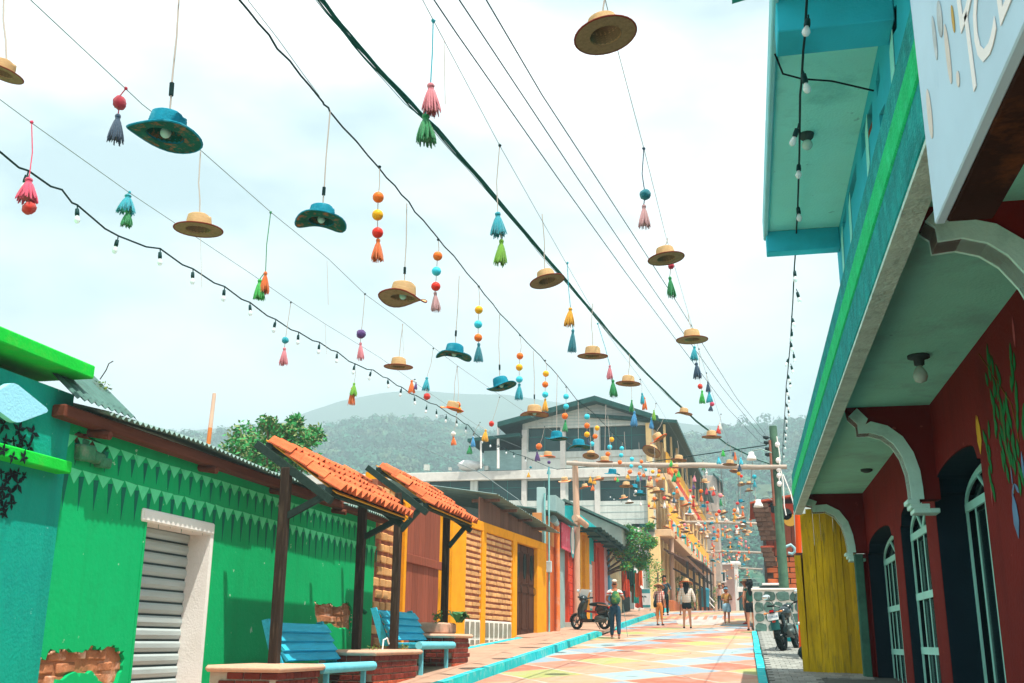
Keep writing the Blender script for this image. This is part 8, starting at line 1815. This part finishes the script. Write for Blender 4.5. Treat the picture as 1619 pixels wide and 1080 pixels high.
# woman with long hair
P3 = foot(1087, 993.5)
t, part, shirt, trousers, shoes, hair, sunhat, S_ = person('woman in a straw hat with long black hair, pale plaid jacket and black shorts', P3, 1.66, .02, M_skin2, la=((-.26, .0, 1.10), (-.25, .05, .86)), ra=((.27, .0, 1.10), (.29, .04, .84)), ll=((-.10, .01, .47), (-.12, -.02, .08)), rl=((.10, .01, .47), (.12, -.02, .08)), face=False)
shirt(plaid('pale_plaid', '#d6cfc2', '#b5b3a8', '#c9a88f'), .82, 1.75, 1.25, 'jacket'); trousers(M_blk, .24, 'shorts', 1.15); shoes(M_blk); hair(M_hair, True); sunhat('straw_or', .48, (-.12, .05), 2)
# man in dark shirt behind
p4 = atY(1052, 965, 50); P4 = Vector((p4.x, 50, g(50) + .15))
t, part, shirt, trousers, shoes, hair, sunhat, S_ = person('man with short dark hair in a dark printed shirt by the yellow shrub', P4, 1.72, math.pi + .2, M_skin, la=((-.25, .04, 1.12), (-.14, .22, 1.02)), ra=((.25, .04, 1.12), (.14, .22, 1.02)), ll=STAND['ll'], rl=STAND['rl'])
shirt(mat('dark_print_shirt', '#173640', var=.25, scale=8, stain='#b9c3c3', stain_amt=.6, stain_scale=5), .84, 1.5); trousers(M_blk); shoes(M_blk); hair(M_hair)
# woman in blue-grey behind the jacket woman
P5 = foot(1079, 973)
t, part, shirt, trousers, shoes, hair, sunhat, S_ = person('woman in a blue grey top standing behind the woman in the plaid jacket', P5, 1.62, math.pi * .9, M_skin, **STAND)
shirt(mat('blue_grey_top', '#54808c', var=.15), .84, .6); trousers(mat('pale_skirt', '#a9c3cc', var=.1), .42, 'skirt', 1.35); shoes(M_blk); hair(M_hair, True)
# girl with bucket hat
P6 = foot(1150, 988)
t, part, shirt, trousers, shoes, hair, sunhat, S_ = person('girl in a blue bucket hat, tan top and light blue skirt, walking', P6, 1.40, math.pi + .25, M_skin, la=((-.24, .1, 1.12), (-.06, .24, 1.12)), ra=((.24, .1, 1.12), (.08, .22, 1.08)), ll=((-.08, .05, .47), (-.07, .06, .08)), rl=((.08, -.02, .47), (.05, -.24, .18)))
shirt(mat('tan_top', '#b5894a', var=.2, stain='#8a4a3a', stain_amt=.5, stain_scale=5), .90, .8); trousers(mat('light_blue_skirt', '#8fb9cc', var=.12), .40, 'skirt', 1.45); shoes(mat('white_shoe', '#d9d3cc')); hair(M_hair)
part('bucket_hat', [((0, 0, 1.585), (.15, .15)), ((0, 0, 1.62), (.105, .11)), ((0, 0, 1.70), (.085, .09))], [(0, 1), (1, 2)], mat('blue_bucket_hat', '#7fb0c9', var=.15))
# pair at the stone wall
P7 = foot(1181, 987)
t, part, shirt, trousers, shoes, hair, sunhat, S_ = person('man in a brimmed hat, pale shirt and red shoes by the stone wall', P7, 1.68, math.pi * .55, M_skin, la=((-.23, -.02, 1.10), (-.22, .1, .88)), ra=((.23, .05, 1.12), (.2, .2, 1.0)), ll=STAND['ll'], rl=STAND['rl'])
shirt(mat('pale_tan_shirt', '#b5a890', var=.12), .84, .6); trousers(mat('brown_shorts', '#6b5a4a', var=.1), .5, 'shorts'); shoes(mat('red_shoes', '#b5281f', var=.1)); sunhat('straw', .38, (0, .1), 1); hair(M_hair, top=False)
P8 = foot(1188.5, 997)
t, part, shirt, trousers, shoes, hair, sunhat, S_ = person('woman with big dark hair and black shorts by the stone wall', P8, 1.66, .15, M_skin2, **STAND, face=False)
shirt(mat('dark_green_top', '#1d5648', var=.15), .86, .25); trousers(M_blk, .34, 'shorts', 1.05); shoes(M_blk); hair(M_hair, True)
part('curly_hair', [((0, -.03, 1.60), .13), ((.06, -.05, 1.54), .12), ((-.07, -.06, 1.52), .12), ((.02, -.07, 1.44), .12), ((.03, -.03, 1.68), .08)], [(0, 1), (0, 2), (0, 3), (0, 4)], M_hair, 2)
# couple far up the street
for u, lab, top, bot, hx, yw in ((1139, 'far person in a pale hat, left one of the pair before the pink house', '#c9a08f', '#1c3236', 'straw', math.pi + .3), (1144.5, 'far person in a white top, right one of the pair before the pink house', '#d3d6d3', '#24404a', None, math.pi - .3)):
    p = atY(u, 964, 70); t, part, shirt, trousers, shoes, hair, sunhat, S_ = person(lab, (p.x, 70, g(70)), 1.64, yw, M_skin, **(STAND if hx else WALK))
    shirt(mat('cloth_' + top[1:], top, var=.15), .84, .8); trousers(mat('cloth_' + bot[1:], bot, var=.15)); shoes(M_blk); hair(M_hair, not hx)
    if hx: sunhat('straw', .4)

# ================================================================ TWO-WHEELERS
M_rub = mat('tyre_rubber', '#15201f', var=.15, rough=.8); M_blkp = mat('black_paintwork', '#0d2326', var=.1, rough=.22, bump=0, spec=.5); M_chr = mat('bright_metal', '#b9c3c3', rough=.25, metal=.9, var=.05, bump=0); M_mir = mat('mirror_glass', '#d3dcdc', rough=.05, metal=.8, var=.02, bump=0)
def wheel(t, x, z, r, w, spokes=5):
    """wheel in the local XZ plane"""
    Mx = Matrix.Translation((x, 0, z)) @ Matrix.Rotation(math.pi / 2, 4, 'X')
    wh = bpy.data.objects.new('wheel', None); COL.objects.link(wh); wh.parent = t
    mb = MB(); mb.lathe([(r * .72, -w * .4), (r * .9, -w * .5), (r * .985, -w * .28), (r, 0), (r * .985, w * .28), (r * .9, w * .5), (r * .72, w * .4), (r * .70, 0), (r * .72, -w * .4)], 26, Mx)
    for k in range(26): a = 2 * math.pi * k / 26; mb.cbox((0, 0, 0), (.012, w * .8, .012), Matrix.Translation((x + math.cos(a) * r, 0, z + math.sin(a) * r)) @ Matrix.Rotation(-a, 4, 'Y'))
    o = link('tyre', mb.mesh('tyre', M_rub)); o.parent = wh
    mb = MB(); mb.lathe([(r * .70, -w * .3), (r * .74, -w * .36), (r * .74, w * .36), (r * .70, w * .3), (r * .66, 0), (r * .70, -w * .3)], 24, Mx); mb.lathe([(0, -w * .4), (r * .2, -w * .4), (r * .2, w * .4), (0, w * .4)], 14, Mx)
    for k in range(spokes): a = 2 * math.pi * k / spokes + .3; c, s = math.cos(a), math.sin(a); mb.tube([(x + c * r * .15, 0, z + s * r * .15), (x + c * r * .7, 0, z + s * r * .7)], .018, 6)
    o = link('rim', mb.mesh('rim', mat('engine_grey', '#4d5a58', rough=.4, metal=.5) if spokes == 5 else M_blkp)); o.parent = wh
def lp(t, name, mb, m, par=None): o = link(name, mb.mesh(name, m)); o.parent = par or t; return o
# scooter, facing left, parked at the kerb; local x = forward
rA, fA = atY(956, 1003, 35.2), atY(907, 1002, 36.0)
rA.z = g(rA.y) + .13; fA.z = g(fA.y) + .14
t = thing('scooter', 'black scooter with a bright windshield parked on the left pavement before the shops', 'scooter', tuple(rA))
dv = fA - rA; WB = 1.25; t.rotation_euler = (0, 0, math.atan2(dv.y, dv.x))
r = .255; wheel(t, 0, r, r, .12); wheel(t, WB, r, r, .11)
mb = MB(); mb.sphere((.10, 0, .62), .5, 14, 8, (.62, .26, .34)); lp(t, 'rear_body', mb, M_blkp)
mb = MB(); mb.sphere((.30, 0, .80), .5, 14, 8, (.78, .25, .14)); lp(t, 'seat', mb, mat('seat_vinyl', '#12201f', rough=.5))
mb = MB(); mb.hexa([(.40, -.15, .22), (.95, -.15, .22), (.95, .15, .22), (.40, .15, .22)], [(.40, -.16, .33), (.98, -.16, .33), (.98, .16, .33), (.40, .16, .33)]); lp(t, 'footboard', mb, M_blkp)
mb = MB(); prof = [(.93, .28, .17), (1.02, .45, .2), (1.02, .65, .21), (.95, .82, .19), (.86, .95, .13)]; vs = []
for x, z, w in prof: vs += [(x - .04, -w, z), (x + .06, -w * .7, z), (x + .10, 0, z), (x + .06, w * .7, z), (x - .04, w, z), (x - .05, 0, z)]
mb.add(vs, [(j * 6 + i, j * 6 + (i + 1) % 6, (j + 1) * 6 + (i + 1) % 6, (j + 1) * 6 + i) for j in range(4) for i in range(6)] + [tuple(range(6))[::-1], tuple(range(24, 30))], True); lp(t, 'leg_shield', mb, M_blkp)
mb = MB(); mb.lathe([(r * 1.08, -.07), (r * 1.14, 0), (r * 1.08, .07)], 20, Matrix.Translation((WB, 0, r)) @ Matrix.Rotation(math.pi / 2, 4, 'X')); vs_keep = [f for f in mb.f if sum(mb.v[i][2] for i in f) / 4 > r + .02]; mb.f = vs_keep; mb.mi = [0] * len(vs_keep); mb.sm = [True] * len(vs_keep); lp(t, 'front_mudguard', mb, M_blkp)
mb = MB(); mb.tube([(WB, -.07, r), (1.08, -.07, .62), (.98, 0, .80)], .022, 6); mb.tube([(WB, .07, r), (1.08, .07, .62), (.98, 0, .80)], .022, 6); lp(t, 'fork', mb, M_chr)
mb = MB(); mb.sphere((.93, 0, .99), .14, 12, 8, (1, 1.2, .8)); lp(t, 'headstock_cover', mb, M_blkp)
mb = MB(); mb.tube([(.86, -.32, 1.03), (.92, -.12, 1.0), (.92, .12, 1.0), (.86, .32, 1.03)], .018, 7); lp(t, 'handlebar', mb, M_blkp)
for s in (-1, 1): mb = MB(); mb.tube([(.83, s * .36, 1.035), (.88, s * .25, 1.03)], .026, 8); lp(t, 'grip', mb, M_rub)
mb = MB(); vs = []
for j in range(5):
    for i in range(5): a = (i - 2) * .09; vs.append((1.02 - j * .035 - abs(a) * .3, a * 1.2, 1.02 + j * .07))
mb.add(vs, [(j * 5 + i, j * 5 + i + 1, (j + 1) * 5 + i + 1, (j + 1) * 5 + i) for j in range(4) for i in range(4)], True); lp(t, 'windshield', mb, mat('bright_windshield', '#d9e0e0', rough=.1, var=.03, bump=0))
for s in (-1, 1):
    mb = MB(); mb.tube([(.90, s * .22, 1.03), (.88, s * .28, 1.20)], .010, 5); mi = lp(t, 'mirror', mb, M_blkp); mb = MB(); mb.sphere((.88, s * .30, 1.24), .065, 10, 6, (.4, 1.3, .8)); lp(t, 'mirror_glass', mb, M_mir, mi)
mb = MB(); mb.bbox((-.26, -.06, .66), (-.2, .06, .74), .01); lp(t, 'tail_light', mb, mat('tail_red', '#b8141a', rough=.2, bump=0))
mb = MB(); mb.hexa([(-.25, -.10, .72), (.2, -.13, .78), (.2, .13, .78), (-.25, .10, .72)], [(-.27, -.09, .76), (.2, -.12, .82), (.2, .12, .82), (-.27, .09, .76)]); lp(t, 'grab_rail', mb, M_chr)
mb = MB(); mb.hexa([(-.3, -.07, .30), (-.22, -.08, .52), (-.22, .08, .52), (-.3, .07, .30)], [(-.28, -.07, .30), (-.2, -.08, .52), (-.2, .08, .52), (-.28, .07, .30)]); lp(t, 'rear_mudguard', mb, M_blkp)
mb = MB(); mb.sphere((.16, 0, .34), .2, 10, 7, (1.3, .8, .7)); lp(t, 'engine', mb, mat('engine_grey', '#4d5a58', rough=.4, metal=.5))
mb = MB(); mb.tube([(.3, .13, .24), (.0, .16, .27), (-.28, .17, .33)], [.03, .05, .055], 10); lp(t, 'exhaust', mb, mat('engine_grey', '#4d5a58'))
mb = MB(); mb.tube([(.45, -.05, .24), (.40, -.22, .01)], .014, 6); lp(t, 'stand', mb, M_blkp)
mb = MB(); mb.hexa([(.25, .135, .50), (.75, .14, .56), (.70, .14, .62), (.2, .135, .58)], [(.25, .145, .50), (.75, .15, .56), (.70, .15, .62), (.2, .145, .58)]); lp(t, 'red_stripe', mb, mat('red_decal', '#8a2f2a', bump=0))

# motorcycle seen from behind, leaning on its side stand; local x = forward
b0 = atY(1239, 1033, 26.0); b0.z = g(26.0) + .065
t = thing('motorcycle', 'black motorcycle seen from behind with a white number plate, leaning before the stone wall', 'motorcycle', tuple(b0))
t.rotation_euler = (math.radians(-9), 0, math.radians(90 - 17)); t.rotation_mode = 'XYZ'
r = .31; wheel(t, 0, r, r, .14, 6); wheel(t, 1.30, r, .30, .10, 6)
mb = MB(); mb.tube([(.05, 0, .72), (.35, 0, .76), (.75, 0, .74), (1.02, 0, .90)], .04, 8); mb.tube([(.4, 0, .72), (.5, 0, .35), (.9, 0, .33), (1.0, 0, .85)], .025, 7); lp(t, 'frame_tube', mb, M_blkp)
mb = MB(); mb.sphere((.78, 0, .88), .5, 16, 10, (.52, .30, .30)); lp(t, 'tank', mb, M_blkp)
mb = MB(); mb.sphere((.28, 0, .84), .5, 16, 8, (.86, .24, .13)); lp(t, 'seat', mb, mat('seat_vinyl', '#12201f'))
mb = MB(); mb.hexa([(-.32, -.06, .84), (.2, -.11, .70), (.2, .11, .70), (-.32, .06, .84)], [(-.34, -.05, .92), (.2, -.11, .86), (.2, .11, .86), (-.34, .05, .92)]); lp(t, 'tail_cowl', mb, M_blkp)
mb = MB(); mb.hexa([(-.28, -.10, .46), (-.22, -.09, .80), (-.22, .09, .80), (-.28, .10, .46)], [(-.24, -.10, .46), (-.19, -.09, .80), (-.19, .09, .80), (-.24, .10, .46)]); lp(t, 'rear_mudguard', mb, mat('mudguard_teal', '#1f5a58', rough=.3))
Mp = frame_M((-.30, 0, .76), (0, -1, 0), (.16, 0, 1)); mb = MB(); mb.bbox((-.13, -.08, -.004), (.13, .08, .006), .004, Mp); pl = lp(t, 'number_plate', mb, mat('plate_white', '#d9dfe0', rough=.4, var=.03, bump=0))
mb = MB(); text_mesh('157KDB', .068, Mp @ Matrix.Translation((-.118, -.028, .008)), mb, .001); lp(t, 'plate_lettering', mb, mat('plate_blue', '#3f6f8a', bump=0), pl)
mb = MB(); mb.bbox((-.345, -.05, .86), (-.31, .05, .90), .008); lp(t, 'tail_light', mb, mat('tail_red', '#b8141a'))
mb = MB(); mb.sphere((-.29, 0, .65), .03, 8, 6, (.5, 1.6, .8)); lp(t, 'reflector', mb, mat('reflector_red', '#c9422f', rough=.2, bump=0))
for s in (-1, 1):
    mb = MB(); mb.tube([(-.22, s * .05, .86), (-.22, s * .17, .86)], .009, 5); mb.sphere((-.22, s * .19, .86), .03, 8, 6, (1, 1.3, .8)); lp(t, 'indicator', mb, mat('indicator_orange', '#e0894a', rough=.2, bump=0))
    mb = MB(); mb.tube([(.08, s * .12, .76), (.0, s * .13, r)], .03, 8); mb.tube([(.10, s * .12, .80), (.06, s * .12, .60)], .045, 8); lp(t, 'shock_absorber', mb, M_chr if s > 0 else M_blkp)
    mb = MB(); mb.tube([(0, s * .10, r), (.5, s * .09, .36)], .026, 6); lp(t, 'swingarm', mb, M_blkp)
    mb = MB(); mb.tube([(1.30, s * .09, r), (1.12, s * .09, .72), (1.03, s * .09, .98)], .026, 8); lp(t, 'fork', mb, M_chr)
    mb = MB(); mb.tube([(.84, s * .40, 1.10), (.93, s * .25, 1.09)], .022, 8); lp(t, 'grip', mb, M_rub)
    mb = MB(); mb.tube([(.93, s * .24, 1.08), (.95, s * .30, 1.22), (.92, s * .36, 1.30)], .009, 5); mi = lp(t, 'mirror', mb, M_blkp); mb = MB(); mb.sphere((.91, s * .40, 1.32), .085, 12, 8, (.35, 1.25, .75)); lp(t, 'mirror_glass', mb, M_mir, mi)
    mb = MB(); mb.tube([(.42, s * .10, .34), (.40, s * .28, .32)], .015, 6); lp(t, 'footrest', mb, M_rub)
mb = MB(); mb.tube([(.90, -.36, 1.10), (.96, -.20, 1.08), (1.02, -.08, 1.0), (1.02, .08, 1.0), (.96, .20, 1.08), (.90, .36, 1.10)], .014, 7); lp(t, 'handlebar', mb, M_blkp)
mb = MB(); mb.sphere((1.10, 0, .98), .13, 12, 8, (1, 1.1, 1)); lp(t, 'headlight_shell', mb, M_blkp)
mb = MB(); mb.bbox((.45, -.15, .30), (.82, .15, .62), .05); mb.lathe([(0, -.2), (.1, -.2), (.1, .2), (0, .2)], 12, Matrix.Translation((.55, 0, .40)) @ Matrix.Rotation(math.pi / 2, 4, 'X')); lp(t, 'engine', mb, mat('engine_grey', '#4d5a58'))
mb = MB(); mb.tube([(.75, -.12, .42), (.5, -.17, .28), (.1, -.19, .36), (-.2, -.2, .44)], [.025, .03, .055, .06], 10); lp(t, 'exhaust', mb, mat('exhaust_dark', '#20302f', rough=.35, metal=.4))
mb = MB(); mb.hexa([(-.1, .08, .26), (.35, .09, .30), (.35, .10, .30), (-.1, .09, .26)], [(-.1, .08, .34), (.35, .09, .40), (.35, .10, .40), (-.1, .09, .34)]); lp(t, 'chain_guard', mb, mat('lime_chain_guard', '#4f8f2a', rough=.4))
mb = MB(); mb.tube([(.42, .12, .30), (.34, .30, .03)], .014, 6); lp(t, 'side_stand', mb, M_blkp)
